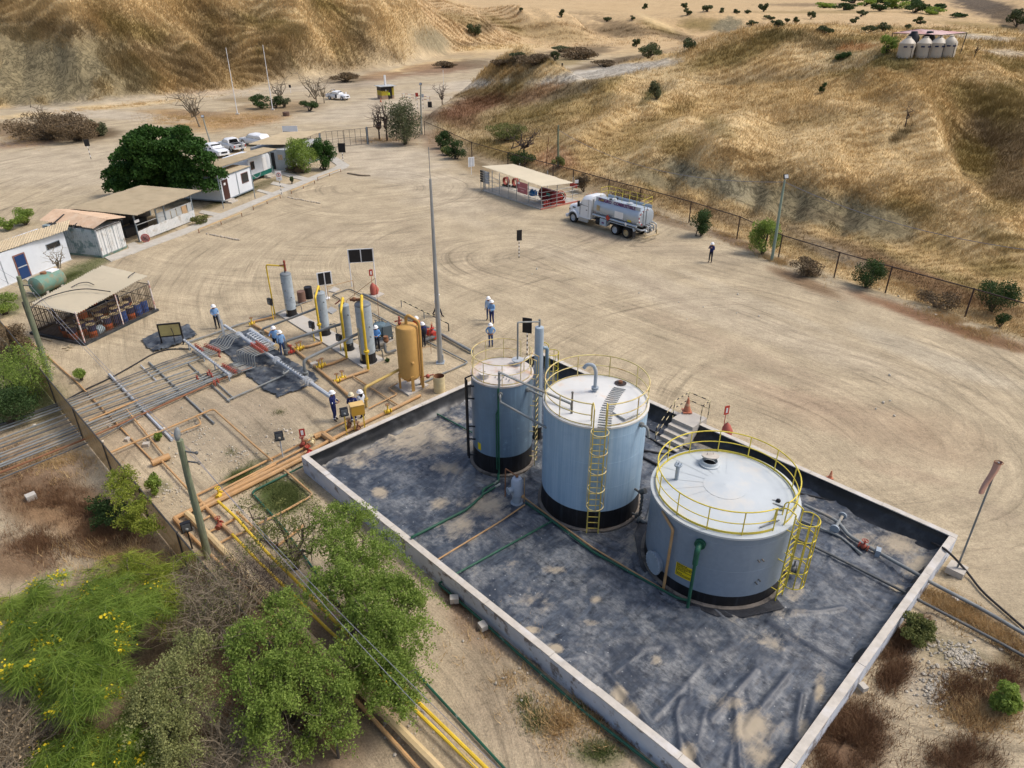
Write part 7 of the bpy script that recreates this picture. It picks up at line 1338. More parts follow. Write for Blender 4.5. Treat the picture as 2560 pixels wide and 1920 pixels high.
for y in (-.6,-.2,.2): mb.tube(bend([(xt1 + .1,cy + y,1.3),(xt1 - .45,cy + y,1.3),(xt1 - .5,cy + y,.8)],.15),.07,8)
mb.tube(bend([(xt1 - .3,cy - .9,1.0),(xt1 - .3,cy + .9,1.0),(xt1 + .4,cy + 1.0,1.1)],.2),.08,8); mb.tube(bend([(xt1 - .1,cy - .7,1.5),(xt1 - .6,cy - .8,1.4),(xt1 - .6,cy - .8,.6)],.2),.06,8); mb.ball((xt1 - .4,cy + .4,.85),.16).ball((xt1 - .4,cy - .3,.85),.16); mb.build('rear_pipework',mt_steel,tr)
MB().box((xt1 - .75,cy,.45),(.12,2.3,.08)).box((xt1 - .7,cy - .8,.65),(.08,.08,.5)).box((xt1 - .7,cy + .8,.65),(.08,.08,.5)).build('rear_bumper',mt_drumtop,tr); MB().bar((xt1 - .04,cy + .45,1.2),(xt1 - .04,cy + .45,3.1),.04,.04).bar((xt1 - .04,cy + .05,1.2),(xt1 - .04,cy + .05,3.1),.04,.04).build('rear_ladder',mt_steel,tr)

def pickup(base,head,label,canopy=False,bars=False,open_door=False,rot_off=0):
    A,B = G(*base),G(*head); d = B - A; t = thing('pickup_truck',label,'pickup truck',(A + B) / 2,math.atan2(d.y,d.x)); m = mt_trw
    def sec(w_,z0,z1,wt=None,r=.08): wt = wt or w_; return [(-w_ + .06,z0),(-w_,z0 + .1),(-w_,z1 - r * 1.5),(-wt + r,z1),(wt - r,z1),(w_,z1 - r * 1.5),(w_,z0 + .1),(w_ - .06,z0)]
    loft([(2.55,sec(.70,.42,.80)),(2.45,sec(.84,.36,.95)),(2.2,sec(.90,.34,1.02)),(1.15,sec(.92,.34,1.10)),(.95,sec(.92,.34,1.12)),(-.85,sec(.92,.36,1.10)),(-.95,sec(.92,.42,1.08)),(-2.45,sec(.92,.45,1.08)),(-2.55,sec(.88,.48,1.04))],m,'body',t)
    x1 = -2.4 if canopy else -.85
    gh = [(1.15,sec(.84,1.06,1.12)),(.45,sec(.84,1.06,1.66,.66,.1)),(.2,sec(.84,1.06,1.75,.68,.12)),(-.6,sec(.84,1.06,1.76,.68,.12)),(-.85,sec(.84,1.06,1.70,.68,.12))] + ([(-2.1,sec(.84,1.06,1.72,.70,.12)),(-2.45,sec(.84,1.06,1.2,.74))] if canopy else [(-.95,sec(.84,1.06,1.15))])
    loft(gh,m,'cabin',t)
    for s_ in (1,-1):
        for (xa,xb,xc,xd) in ((.92,.48,-.02,-.02),(-.1,-.1,-.62,-.72)) + (((-1.0,-1.0,-1.6,-1.6),(-1.7,-1.7,-2.1,-2.2)) if canopy else ()):
            MB().add([(xa,s_ * .848,1.14),(xb,s_ * .725,1.60),(xc,s_ * .725,1.62),(xd,s_ * .848,1.14)],[(0,1,2,3),(3,2,1,0)]).build('side_window',mt_glass,t)
        for x in (1.62,-1.55): wheel(t,x,s_ * .80,.37,.24,s_ * -1 if False else -s_,mt_header); MB().tube([(x + .43 * math.cos(a),s_ * .90,.38 + .43 * math.sin(a)) for a in np.linspace(.1,PI - .1,9)],.05,5).build('wheel_arch',mt_trd,t)
        MB().box((2.42,s_ * .68,.82),(.22,.3,.16)).build('headlight',mt_header,t); MB().box((-2.53,s_ * .84,.85),(.08,.14,.28)).build('tail_light',mt_red,t); MB().box((.75,s_ * 1.0,1.18),(.12,.2,.16)).build('mirror',m if s_ > 0 else mt_black,t)
    MB().add([(1.08,-.76,1.14),(1.08,.76,1.14),(.5,.64,1.64),(.5,-.64,1.64)],[(0,1,2,3),(3,2,1,0)]).build('windscreen',mt_glass,t); MB().box((2.55,0,.75),(.05,.9,.22)).build('grille',mt_black,t); MB().box((2.56,0,.5),(.1,1.6,.16)).build('bumper',m,t)
    if not canopy: MB().add([(-.955,-.7,1.14),(-.955,.7,1.14),(-.90,.6,1.62),(-.90,-.6,1.62)],[(0,1,2,3),(3,2,1,0)]).build('rear_window',mt_glass,t); MB().bb((-2.42,-.78,1.05),(-1.02,.78,1.085)).build('load_bed',mt_black,t); MB().bb((-2.5,-.92,1.05),(-.95,-.80,1.13)).bb((-2.5,.80,1.05),(-.95,.92,1.13)).bb((-2.55,-.9,.6),(-2.47,.9,1.13)).build('bed_side',m,t); MB().box((-2.56,0,.85),(.02,.35,.2)).build('tailgate_handle',mt_black,t)
    if bars: MB().tube(bend([(-1.1,-.8,1.1),(-1.1,-.7,1.85),(-1.1,.7,1.85),(-1.1,.8,1.1)],.1),.04,6).tube([(-1.1,-.7,1.8),(-2.1,-.8,1.12)],.04,6).tube([(-1.1,.7,1.8),(-2.1,.8,1.12)],.04,6).build('roll_bar',mt_black,t); MB().ball((-1.1,-.35,1.95),.11,8,5).ball((-1.1,.35,1.95),.11,8,5).build('work_lamp',mt_header,t)
    if open_door:
        MB().bb((.0,-.93,.45),(.75,-.925,1.1)).build('door_opening',mt_black,t)
        MB().box((1.2,-1.25,.85),(.08,.85,.75),R(-25)).build('open_door',m,t); MB().box((1.2,1.3,.95),(.08,.85,.9),R(25)).build('open_door',m,t)
    return t
pickup((803,246),(889,252),"white pickup with open doors and roll bar lamps parked near the yellow booth",bars=True,open_door=True)
pickup((608,382),(552,368),"white pickup with a black open load bed parked behind the canopy roofs"); pickup((668,367),(611,359),"white pickup with a windowed rear canopy parked behind the grey cabin roof",canopy=True); pickup((512,383),(566,396),"white vehicle mostly hidden behind the dense dark tree")

# ------------------------------------------------------------------ booth, gate, fences, poles
bA,bB = G(955,249),G(988,247); bt = thing('guard_booth',"small black and yellow painted guard booth with a flat grey roof",'booth',bA,math.atan2((bB - bA).y,(bB - bA).x) + R(8)); bw = (bB - bA).length
mt_by = M('booth_yellow',(.42,.33,.03),.6,var=.15); mt_bb = M('booth_brick',(.34,.24,.17),.8,var=.2)
MB().bb((0,0,0),(bw * .55,.1,.75)).bb((bw * .85,0,0),(bw,.1,.75)).bb((0,.1,0),(.1,2.2,.75)).bb((bw - .1,.1,0),(bw,2.2,.75)).bb((.1,2.1,0),(bw - .1,2.2,.75)).build('brick_base',mt_bb,bt)
MB().bb((0,0,.75),(bw * .55,.09,1.7)).bb((bw * .85,0,.75),(bw,.09,2.2)).bb((0,.1,.75),(.1,2.2,1.7)).bb((bw - .1,.1,.75),(bw,2.2,2.4)).bb((.1,2.1,.75),(bw - .1,2.2,2.4)).build('yellow_panel',mt_by,bt)
MB().bb((0,-.004,1.7),(bw * .55,.09,2.5)).bb((bw * .85,-.004,2.2),(bw,.09,2.5)).bb((-.004,.1,1.7),(.1,2.2,2.5)).build('black_panel',mt_black,bt); MB().bb((bw * .57,.02,.0),(bw * .83,.06,2.4)).build('doorway',mt_black,bt)
MB().box((bw / 2,1.0,2.56),(bw + .9,3.0,.10)).build('roof',mt_hutg,bt); MB().box((bw * .56,1.3,3.6),(.34,.34,2.0)).build('white_duct',mt_sign,bt)
for i in range(5): MB().bb((.15 + i * .28,-.01,1.5 + .1 * (i % 2)),(.3 + i * .28,-.005,1.9)).build('painted_mark',mt_sign if i == 3 else mt_black,bt)
def fence(name,label,pts,hgt,mpost,mmesh,spacing=None,r=.05,rails=(1.0,),group=None,mesh=True,follow=True,skip=()):
    P = [Vector((p.x,p.y,tz(p.x,p.y) if follow else 0)) for p in pts]; t = thing(name,label,'fence',P[0]); T = [p + Vector((0,0,hgt)) for p in P]
    for f in rails:
        for i in range(len(P) - 1): MB().cyl(P[i] + Vector((0,0,hgt * f)),P[i + 1] + Vector((0,0,hgt * f)),r * .75,n=6).build('rail',mpost,t,world=True)
    for i,p in enumerate(P):
        if i not in skip: MB().cyl(p - Vector((0,0,.3)),p + Vector((0,0,hgt + .06)),r,n=8).build('post',mpost,t,world=True)
    if mesh:
        for i in range(len(P) - 1): q = Vector((0,0,hgt - .03)); b_ = Vector((0,0,.04)); MB().add([P[i] + b_,P[i + 1] + b_,P[i + 1] + q,P[i] + q],[(0,1,2,3)]).build('mesh_panel',mmesh,t,world=True)
    return t
def meshmat(name,col,dens,scale):
    m = bpy.data.materials.new(name); t_ = nodes(m); L = t_.links; g = t_.nodes.new("ShaderNodeNewGeometry")
    v = N(t_,"ShaderNodeTexNoise",i_Scale=scale,i_Detail=4.0,i_Roughness=.7); L.new(g.outputs['Position'],v.inputs['Vector']); f = ramp(t_,v.outputs['Fac'],[(.3,max(0,dens - .12)),(.7,min(1,dens + .12))])
    b = N(t_,"ShaderNodeBsdfDiffuse"); cc = ramp(t_,v.outputs['Fac'],[(.3,[x * .75 for x in col]),(.7,[x * 1.2 for x in col])]); L.new(cc,b.inputs[0]); tp_ = t_.nodes.new("ShaderNodeBsdfTransparent"); mx = t_.nodes.new("ShaderNodeMixShader")
    L.new(f,mx.inputs[0]); L.new(tp_.outputs[0],mx.inputs[1]); L.new(b.outputs[0],mx.inputs[2]); o = t_.nodes.new("ShaderNodeOutputMaterial"); L.new(mx.outputs[0],o.inputs[0]); return m
mt_link = meshmat('chain_link',(.11,.075,.05),.22,6.0); mt_net = meshmat('shade_net',(.30,.195,.085),.82,2.5); mt_postbr = M('fence_post_brown',(.05,.03,.025),.7,var=.2)
fp = [(1062,338),(1125,368),(1180,396),(1270,424),(1312,437),(1382,456),(1432,471),(1520,498),(1598,520),(1722,557),(1842,596),(1945,648),(2085,693),(2214,728),(2413,789),(2600,845),(2900,930)]
fence('chain_fence',"long brown chain link fence along the foot of the grassy hill",[G(*p) for p in fp],2.1,mt_postbr,mt_link,r=.055)
fence('chain_fence',"short chain link fence between the gate and the hill fence corner",[G(922,361),(G(992,352)),G(1056,336)],2.4,mt_postbr,mt_link,r=.05)
# gate
gA,gB = G(803,373),G(920,361); gd = gB - gA; gt = thing('yard_gate',"wide double mesh gate of thin dark tubes across the yard entrance",'gate',gA,math.atan2(gd.y,gd.x)); gw = gd.length; hg = 2.35
for x in (0,gw): MB().cyl((x,0,-.1),(x,0,hg + .15),.11,n=10).build('gate_post',mt_frame,gt)
for k in range(2):
    x0,x1 = .15 + k * (gw - .2) / 2,.05 + (k + 1) * (gw - .2) / 2; lf = MB().tube([(x0,0,.12),(x1,0,.12),(x1,0,hg),(x0,0,hg)],.035,6,closed=True).build('gate_leaf',mt_dkfr,gt)
    for i in range(1,4): x = x0 + (x1 - x0) * i / 4; MB().cyl((x,0,.12),(x,0,hg),.025,n=6).build('upright',mt_dkfr,lf)
    MB().cyl((x0,0,hg * .52),(x1,0,hg * .52),.022,n=6).build('cross_bar',mt_dkfr,lf); MB().add([(x0,0,.12),(x1,0,.12),(x1,0,hg),(x0,0,hg)],[(0,1,2,3)]).build('mesh_panel',meshmat('gate_mesh',(.12,.10,.08),.1,8.0),lf)
fence('side_fence',"mesh fence beside the gate hidden by the grey cabin shrubs",[G(803,373),G(780,375),G(715,370)],2.3,mt_dkfr,mt_link,r=.04)
# netted fence on the left
wf = [(-60,800),(0,898),(131,1005),(214,1115),(285,1222),(352,1300),(450,1420),(560,1550),(680,1700),(760,1850)]
wfp = [S(5.42,v) for v in (-58,-54,-50.5,-46,-41.5,-37,-32.5,-28,-24,-20,-16.5,-13)]
fence('netted_fence',"tall fence covered with torn tan shade netting on the left of the yard",wfp,1.85,mt_dkfr,mt_net,r=.045,rails=(1.0,))
# poles
def wood_pole(base,top,label,r0=.16,r1=.11,lamp=None,hardware=True,mat=mt_wood,lean=0):
    q = G(*base) if not isinstance(base,Vector) else base; h = Z0_(base[0],base[1],top[1]); e = G(top[0],top[1],h) - q; t = thing('utility_pole',label,'pole',q,0)
    MB().tube([Vector((0,0,-.4)),e * .35 + Vector((.02,0,0)),e * .7 - Vector((.02,0,0)),e],[r0,r0 * .92,r0 * .8,r1],12).build('pole',mat,t)
    if lamp:
        a = lamp; lp = MB().box((0,0,0),(.42,.10,.36)).xf(Matrix.Translation(e + Vector((0,-.12,.3))) @ Matrix.Rotation(a,4,'Z') @ Matrix.Rotation(R(-25),4,'X')).build('flood_lamp',mt_black,t); MB().box((0,-.06,0),(.34,.02,.28)).xf(Matrix.Translation(e + Vector((0,-.12,.3))) @ Matrix.Rotation(a,4,'Z') @ Matrix.Rotation(R(-25),4,'X')).build('lens',mt_header,lp); MB().cyl(e,e + Vector((0,-.05,.22)),.04,n=6).build('bracket',mt_pipe,t)
    if hardware:
        for k,z in enumerate((-.5,-.95)): MB().bar(e + Vector((.1,0,z)),e + Vector((.55,-.1,z)),.05,.05).ball(e + Vector((.55,-.1,z)),.07,8,5).build('insulator',mt_dpipe,t)
    return q,e
p1q,p1e = wood_pole((125,951),(46,691),"thick greenish wooden pole in front of the drum store")
p2q,p2e = wood_pole((520,1395),(449,1100),"leaning greenish wooden pole with a pale street lamp head, amid the bushes",.15,.12)
q = bpy.data.objects[[o.name for o in bpy.data.objects if o.name.startswith('utility_pole')][-1]]; MB().ball((0,0,0),.12,12,6,sq=(1,.8,2.2)).xf(Matrix.Translation(p2e + Vector((.03,-.1,.32))) @ Matrix.Rotation(R(-25),4,'X')).build('street_lamp',mt_pipe,q)
wood_pole((1929,652),(1962,450),"pale green lamp pole with a black floodlight standing at the hill fence",.13,.08,lamp=R(20),hardware=False,mat=M('pole_green',(.22,.29,.24),.6)); wood_pole((1395,440),(1396,313),"green wooden pole behind the fire shelter",.14,.10,hardware=False); wood_pole((1053,336),(1052,215),"tall pole with a lamp at the fence corner by the gate",.14,.10,lamp=R(-30),hardware=False,mat=M('pole_grey',(.30,.31,.27),.7)); wood_pole((530,372),(508,296),"grey lamp pole behind the dense dark tree",.11,.08,lamp=R(10),hardware=False,mat=M('pole_grey',(.30,.31,.27),.7)); wood_pole((1363,434),(1372,342),"thin rusty post behind the fire shelter roof",.05,.04,hardware=False,mat=mt_rust)
for (b,tp_,lb) in (((594,286),(566,119),"white flagpole without a flag, left one of the pair by the road"),((682,275),(657,112),"white flagpole without a flag, right one of the pair by the road")):
    q = G(*b); h = Z0_(b[0],b[1],tp_[1]); t = thing('flagpole',lb,'flagpole',q,0,"pair of flagpoles"); MB().tube([(0,0,0),(0,0,h)],[.09,.05],8).build('pole',mt_white,t); MB().box((0,0,.1),(.6,.6,.2)).build('base',mt_concrete,t)
def wire(a,b,sag,label,r=.008):
    P = [a.lerp(b,i / 16) - Vector((0,0,sag * 4 * (i / 16) * (1 - i / 16))) for i in range(17)]; tag(MB().tube(P,r,5).build('power_line',M('wire_grey',(.22,.22,.25),.5),None,world=True),label,'wire')
for k,z in enumerate((-.5,-.95)):
    a,b = p1q + p1e + Vector((.55,-.1,z)),p2q + p2e + Vector((.55 if k else .4,-.1,z)); wire(a,b,.25,("upper wire slung between the two wooden poles","lower wire slung between the two wooden poles")[k],.010); wire(b,G((1195,1250)[k],1925,4.2 - .2 * k),.3,("upper wire running from the leaning pole towards the bottom of the picture","lower wire running from the leaning pole towards the bottom of the picture")[k],.009)
    wire(a,G((-30,-60)[k],655 + k * 10,4.5),.1,("upper wire from the left wooden pole past the white building","lower wire from the left wooden pole past the white building")[k],.008)
wire(G(1396,325,5.9),G(1962,455,7.0),1.6,"thin wire sagging across the hill between two poles",.02); wire(G(1962,455,7.0),G(2700,640,6.2),.9,"thin wire from the floodlight pole towards the right edge",.02)
# ------------------------------------------------------------------ windsock, steps, cones, extinguishers
q = G(2389,1430); h = Z0_(2389,1430,1156); t = thing('windsock',"limp faded orange windsock on a leaning thin pole with a concrete foot",'windsock',q); e = G(2497,1156,h) - q
MB().box((0,0,.12),(.62,.62,.28),SA).build('foot',mt_concrete,t); MB().tube([(0,0,.1),e],.035,8).build('pole',mt_pipe,t); MB().tube([(e.x + .14 * math.cos(i * PI / 8),e.y + .14 * math.sin(i * PI / 8),e.z) for i in range(16)],.015,5,closed=True).build('hoop',mt_rust,t)
k = 14; mb = MB(); rs = random.Random(2); nz = 9
for j in range(nz):
    f = j / (nz - 1)
    for i in range(k): a = 2 * PI * i / k; r = .14 * (1 - .35 * f) * (1 + .22 * math.sin(3 * a + f * 2)); mb.v.append((e.x + r * math.cos(a) - .34 * f + .03 * math.sin(f * 6),e.y + r * math.sin(a) * .6 - .18 * f,e.z - 1.25 * f))
for j in range(nz - 1):
    for i in range(k): mb.f.append((j * k + i,j * k + (i + 1) % k,(j + 1) * k + (i + 1) % k,(j + 1) * k + i)); mb.m.append(0)
mb.build('sock',M('sock_fabric',(.50,.29,.22),.8,var=.12),t)
# stile over the wall
s0,s1_ = UV(G(1765,1045,.85)),UV(G(1690,1095,.0)); uw = U1 - WT / 2; vc = UV(G(1735,1040,.85))[1]; t = thing('wall_steps',"concrete steps over the enclosure wall with black and yellow handrails",'steps',S(uw,vc),SA)
lw = .62
MB().bb((-.75,-lw,WH + .004),(.55,lw,WH + .1)).build('landing',mt_concrete,t); MB().bb((.14,-lw,-.1),(.55,lw,WH + .002)).build('outer_block',mt_concrete,t); MB().bb((-.75,-lw,-.0),(-.14,lw,WH + .002)).build('inner_block',mt_concrete,t)
for i in range(4): z = WH + .1 - .21 * (i + 1); MB().bb((-.75 - .32 * (i + 1),-lw,.02),(-.75 - .32 * i,lw,z)).build('step',mt_concrete,t)
def striped(t,a,b,n,r=.024):
    a,b = Vector(a),Vector(b)
    for i in range(n): MB().cyl(a.lerp(b,i / n),a.lerp(b,(i + 1) / n),r,n=6).build('rail_band',mt_black if i % 2 else mt_cream,t)
for zz in (1.0,.55): striped(t,(-.7,lw,WH + .1 + zz),(.6,lw,WH + .1 + zz),7); striped(t,(-.7,lw,WH + .1 + zz),(-2.1,lw,zz - .1),7); striped(t,(.6,lw,WH + .1 + zz),(.6,-lw,WH + .1 + zz),5)
for p in ((-.7,lw),(.6,lw),(.6,-lw),(-.1,-lw)): striped(t,(p[0],p[1],WH + .05),(p[0],p[1],WH + 1.1),5)
striped(t,(-2.1,lw,0.03),(-2.1,lw,.95),4); striped(t,(.6,-lw,WH + 1.1),(-.1,-lw,WH + 1.1),4)
def cone(loc,h,label,g=None):
    t = thing('traffic_cone',label,'cone',loc); MB().lathe([(h * .24,.03),(h * .05,h),(.005,h)],16).build('cone_body',mt_orange,t); MB().bb((-h * .3,-h * .3,0),(h * .3,h * .3,.035)).build('cone_foot',mt_orange,t); MB().lathe([(h * .165,h * .45),(h * .125,h * .62)],16).build('cone_band',M('band_faded',(.58,.35,.22),.6),t)
cone(G(1717,1028,.95),.8,"orange traffic cone standing on the steps over the wall"); cone(G(2075,1195,.05),.42,"small orange cone on the dirt beyond the wide tank"); cone(G(952,255),.8,"orange and white cone beside the guard booth")
def ext_cover(base,top,lab,sign=True):
    q = G(*base); h = .95; t = thing('extinguisher_stand',lab,'extinguisher',q,R(20)); MB().lathe([(.01,.05),(.2,.08),(.24,.3),(.22,.7),(.12,.9),(.03,1.0)],12).build('red_cover',M('cover_red',(.38,.10,.075),.75,var=.15),t); MB().lathe([(.2,.05),(.28,.4),(.1,.75),(.01,.8)],10,(.18,.12,0)).build('cover_fold',M('cover_red',(.46,.11,.08)),t); MB().bb((-.2,-.2,0),(.3,.3,.05)).build('foot',mt_concrete,t)
    hs = Z0_(base[0],base[1],top); MB().cyl((.0,.25,0),(.0,.25,hs),.018,n=6).build('sign_stick',mt_red,t); so = MB().bb((-.14,.21,hs - .5),(.14,.235,hs)).build('sign_board',mt_red,t); MB().bb((-.05,.20,hs - .4),(.05,.209,hs - .12)).build('symbol',mt_sign,so)
ext_cover((1812,1098),1020,"red hooded extinguisher stand with a sign stick outside the enclosure wall"); ext_cover((934,738),676,"red hooded extinguisher stand below the big double sign")
q = G(762,1122); t = thing('extinguisher_sign',"red extinguisher sign on a stick at the enclosure corner pipes",'sign',q,R(20)); hs = Z0_(762,1122,1072); MB().cyl((0,0,0),(0,0,hs),.015,n=6).build('stick',mt_red,t); so = MB().bb((-.14,-.03,hs - .42),(.14,-.01,hs)).build('board',mt_red,t); MB().bb((-.06,-.04,hs - .34),(.06,-.031,hs - .08)).build('symbol',mt_sign,so)
# rain water tanks on the hill
hp = hit(2340,148); tz0 = hp.z
def hillpt(px,py): return hit(px,py)
mt_wt = M('water_tank_cream',(.47,.42,.34),.5,var=.05); mt_wtb = M('water_tank_black',(.02,.02,.022),.45)
Yt = hp.y
for i,(px,lb) in enumerate(((2261,"cream water tank on the hill, leftmost of the front four"),(2304,"cream water tank on the hill, second of the front four"),(2338,"cream water tank on the hill, third, with dark lettering"),(2367,"cream water tank on the hill, rightmost under the pink awning"))):
    p = hit(px,143 - (2 if i == 3 else 0)); sc_ = p.y / FPX / CT * 1.02; t = thing('water_tank',lb,'water tank',p - Vector((0,0,.1)),0,"water tanks on the hill"); r = 1.12 if i != 3 else .98
    MB().lathe([(r * .98,0),(r * 1.02,.5),(r * .98,1.0),(r * 1.02,1.5),(r,2.0),(r * .62,2.45),(r * .32,2.7),(r * .3,2.85),(.01,2.88)],24).build('shell',mt_wt,t)
    for a in (-2.2,-1.4): MB().box((r * 1.03 * math.cos(a),r * 1.03 * math.sin(a),1.55),(.5,.03,.2),a + PI / 2).build('dark_label',mt_dblue,t)
    MB().tube([(r * .3,-r,0),(r * .25,-r * 1.0,1.9)],.03,5).build('level_tube',mt_black,t)
for px,lb in ((2283,"black water tank peeping between the left cream tanks"),(2322,"black water tank peeping between the middle cream tanks")):
    p = hit(px,139); t = tag(MB().lathe([(.9,0),(.92,1),(.9,2.2),(.5,2.75),(.45,3.0),(.01,3.05)],20).build('water_tank',mt_wtb,None),lb,'water tank',"water tanks on the hill"); t.location = p + Vector((0,1.3,.2))
aw = [hit(2222,132),hit(2341,141),hit(2403,138),hit(2290,128)]; t = thing('awning',"faded pink striped awning on thin steel posts over the water tanks",'awning',aw[0]); tops = []
for (bx,by),(tx,ty) in zip(((2222,130),(2341,143),(2399,138),(2290,126)),((2232,82),(2353,87),(2418,81),(2292,72))):
    b = hit(bx,by); tp_ = atY(tx,ty,b.y); tp_ = Vector((b.x,b.y,tp_.z)); tp_.x = atY(tx,ty,b.y).x; tops.append(tp_); MB().cyl(b - Vector((0,0,.2)),tp_,.06,n=6).build('post',mt_dkfr,t,world=True)
mt_awn = M('awning_pink',(.52,.30,.28),.8,var=.15,streak=(.62,.45,.42),sscl=(.8,.1,1),slo=.45,shi=.55); A0,B0,C0,D0 = tops
for i in range(10):
    f0,f1 = i / 10,(i + .94) / 10; MB().add([A0.lerp(B0,f0) + Vector((0,0,.04 * (i % 2))),A0.lerp(B0,f1),D0.lerp(C0,f1),D0.lerp(C0,f0) + Vector((0,0,.04 * (i % 2)))],[(0,1,2,3)]).build('awning_strip',mt_awn,t,world=True)
for a,b in ((A0,B0),(B0,C0),(C0,D0),(D0,A0)): MB().cyl(a - Vector((0,0,.06)),b - Vector((0,0,.06)),.05,n=6).build('beam',mt_dkfr,t,world=True)
# signs and bits by the road
def rsign(base,top,label,wd=.5,hb=.6,mat=mt_black,striped_=True,rz=0):
    q = G(*base); h = Z0_(base[0],base[1],top); t = thing('road_sign',label,'sign',q,rz); hb = min(hb,h * .6)
    for i in range(6): MB().cyl((0,.03,(h - hb) * i / 6),(0,.03,(h - hb) * (i + 1) / 6),.04,n=6).build('post_band',(mt_white if i % 2 else mt_black) if striped_ else mt_white,t)
    MB().bb((-wd / 2,-.02,h - hb),(wd / 2,.02,h)).build('board',mat,t)
rsign((228,398),348,"small tilted black sign on a striped pole in the left dirt area",.62,.9,rz=R(30)); rsign((858,405),358,"black sign board on a striped pole in front of the gate",.95,1.2); rsign((950,340),305,"tilted black square sign by the bare trees at the gate",.8,.9,rz=R(40)); rsign((1044,272),232,"round red road sign on a striped pole at the checkpoint",.55,.7,mt_red); rsign((1058,272),235,"pale round road sign next to the red one",.5,.6,mt_header); rsign((1488,195),182,"white pale blue board standing by the far road bend",.9,1.4,mt_hut,False); rsign((1109,213),175,"thin white post by the far road",.12,.5,mt_sign,False); rsign((1352,180),165,"tiny black topped road marker left of the far bend",.5,.9); rsign((1405,177),158,"tiny black topped road marker by the far bushes",.5,.9); rsign((727,233),212,"small lamp box on a post by the road scrub, left one",.5,.6,mt_black,False); rsign((797,230),211,"small lamp box on a post by the road scrub, right one",.5,.6,mt_black,False)
drum((1075,268),"black drum standing at the roadside near the checkpoint signs",mt_black,1.0,.42); drum((716,290),"brown squat barrel by the flagpole island",M('barrel_brown',(.13,.08,.06),.8),.7,.6)
bq = G(1006,247); t = thing('checkpoint_barrier',"red and white road barrier poles beside the guard booth",'barrier',bq);
for z in (.45,1.05):
    a,b = G(1006,247) - bq,G(1075,256) - bq
    for i in range(9): MB().cyl(a.lerp(b,i / 9) + Vector((0,0,z)),a.lerp(b,(i + 1) / 9) + Vector((0,0,z)),.05,n=6).build('pole_band',M('barrier_red',(.4,.15,.1),.6) if i % 2 else mt_sign,t)
for f in (0,.5,1): q = (G(1075,256) - bq) * f; MB().cyl(q,q + Vector((0,0,1.15)),.05,n=6).build('post',mt_rust,t)
for (a,b,s_,lb) in ((1136,1503,.18,"pale rough block lying below the whitewashed wall"),(1207,1570,.17,"pale upright block beside the green pipe below the wall"),(2156,1722,.14,"small grey cube block outside the right hand wall"),(80,1248,.22,"pale concrete block among the dead leaves on the left"),(367,1116,.17,"pale rock lying among the tan pipes"),(320,1102,.14,"grey lump of concrete beside the tan pipe crossing")):
    rb = random.Random(a); o = MB().box((0,0,s_ * .6),(s_ * 1.8,s_ * 1.5,s_ * 1.3),rb.uniform(0,3)).build('block',mt_concrete,None); o.location = G(a,b); tag(o,lb,'block')
tag(MB().bar(G(2378,1482,.03),G(2396,1502,.03),.10,.03).bar(G(2380,1494,.03),G(2390,1489,.03),.06,.02).build('litter',mt_sign,None,world=True),"scrap of white plastic on the ground right of the wall",'litter')
# ------------------------------------------------------------------ plants
def raw_mesh(name,V,nper,mat,parent=None,origin=None):   # V: (n, nper, 3) faces with their own vertices
    n = len(V); me = bpy.data.meshes.new(name); o0 = np.array(parent.location) if parent is not None else (np.array(origin) if origin is not None else np.zeros(3))
    me.vertices.add(n * nper); me.vertices.foreach_set('co',(V.reshape(-1,3) - o0).astype(np.float32).ravel()); me.loops.add(n * nper); me.loops.foreach_set('vertex_index',np.arange(n * nper,dtype=np.int32))
    me.polygons.add(n); me.polygons.foreach_set('loop_start',(np.arange(n) * nper).astype(np.int32)); me.polygons.foreach_set('loop_total',np.full(n,nper,np.int32)); me.update(calc_edges=True); me.materials.append(mat)
    o = bpy.data.objects.new(name,me); C.objects.link(o)
    if parent is not None: add_child(o,parent)
    else: o.location = o0
    return o
def unit(n):
    v = rng.normal(size=(n,3)); return v / np.linalg.norm(v,axis=1)[:,None]
def leaves(P,size,asp=.55,flat=.0):
    n = len(P); a = unit(n); a[:,2] *= (1 - flat); b = np.cross(a,unit(n)); a /= np.linalg.norm(a,axis=1)[:,None]; b /= np.linalg.norm(b,axis=1)[:,None] + 1e-9
    s = (size * rng.uniform(.6,1.3,n))[:,None]; return np.stack([P - a * s,P + b * s * asp,P + a * s,P - b * s * asp],1)
def strands(P,length,wd,droop=.8,spread=.5):
    n = len(P); d = unit(n); d[:,2] = -np.abs(d[:,2]) * droop - droop * .5; d[:,:2] *= spread; L_ = (length * rng.uniform(.5,1.3,n))[:,None]; sd = np.cross(d,unit(n)); sd /= np.linalg.norm(sd,axis=1)[:,None] + 1e-9; sd *= wd
    m = P + d * L_ * .5 + unit(n) * L_ * .08; e = P + d * L_; return np.concatenate([np.stack([P - sd,P + sd,m + sd,m - sd],1),np.stack([m - sd,m + sd,e + sd * .3,e - sd * .3],1)])
def inball(n,shell=.0):
    v = unit(n); r = rng.uniform(shell ** 3,1,n) ** (1 / 3); return v * r[:,None]
def limbs(mb,base,tips,r,wob=.25,twigs=0,tl=.6):
    for tp_ in tips:
        b,e = Vector(base),Vector(tp_); k = 6; mid = [b.lerp(e,i / k) + Vector(rng.normal(size=3) * wob * (0 < i < k) * (e - b).length * .12) + Vector((0,0,.35 * (e - b).length * .4 * (i / k) * (1 - i / k))) for i in range(k + 1)]
        mb.tube(mid,[r * (1 - .82 * i / k) for i in range(k + 1)],6)
        for j in range(twigs):
            i = rng.integers(2,k + 1); d = Vector(unit(1)[0]); d.z = abs(d.z) * .6; q = mid[i]; mb.tube([q,q + d * tl * .5,q + d * tl + Vector((0,0,rng.uniform(-.1,.2)))],[r * .25,r * .16,r * .06],4)
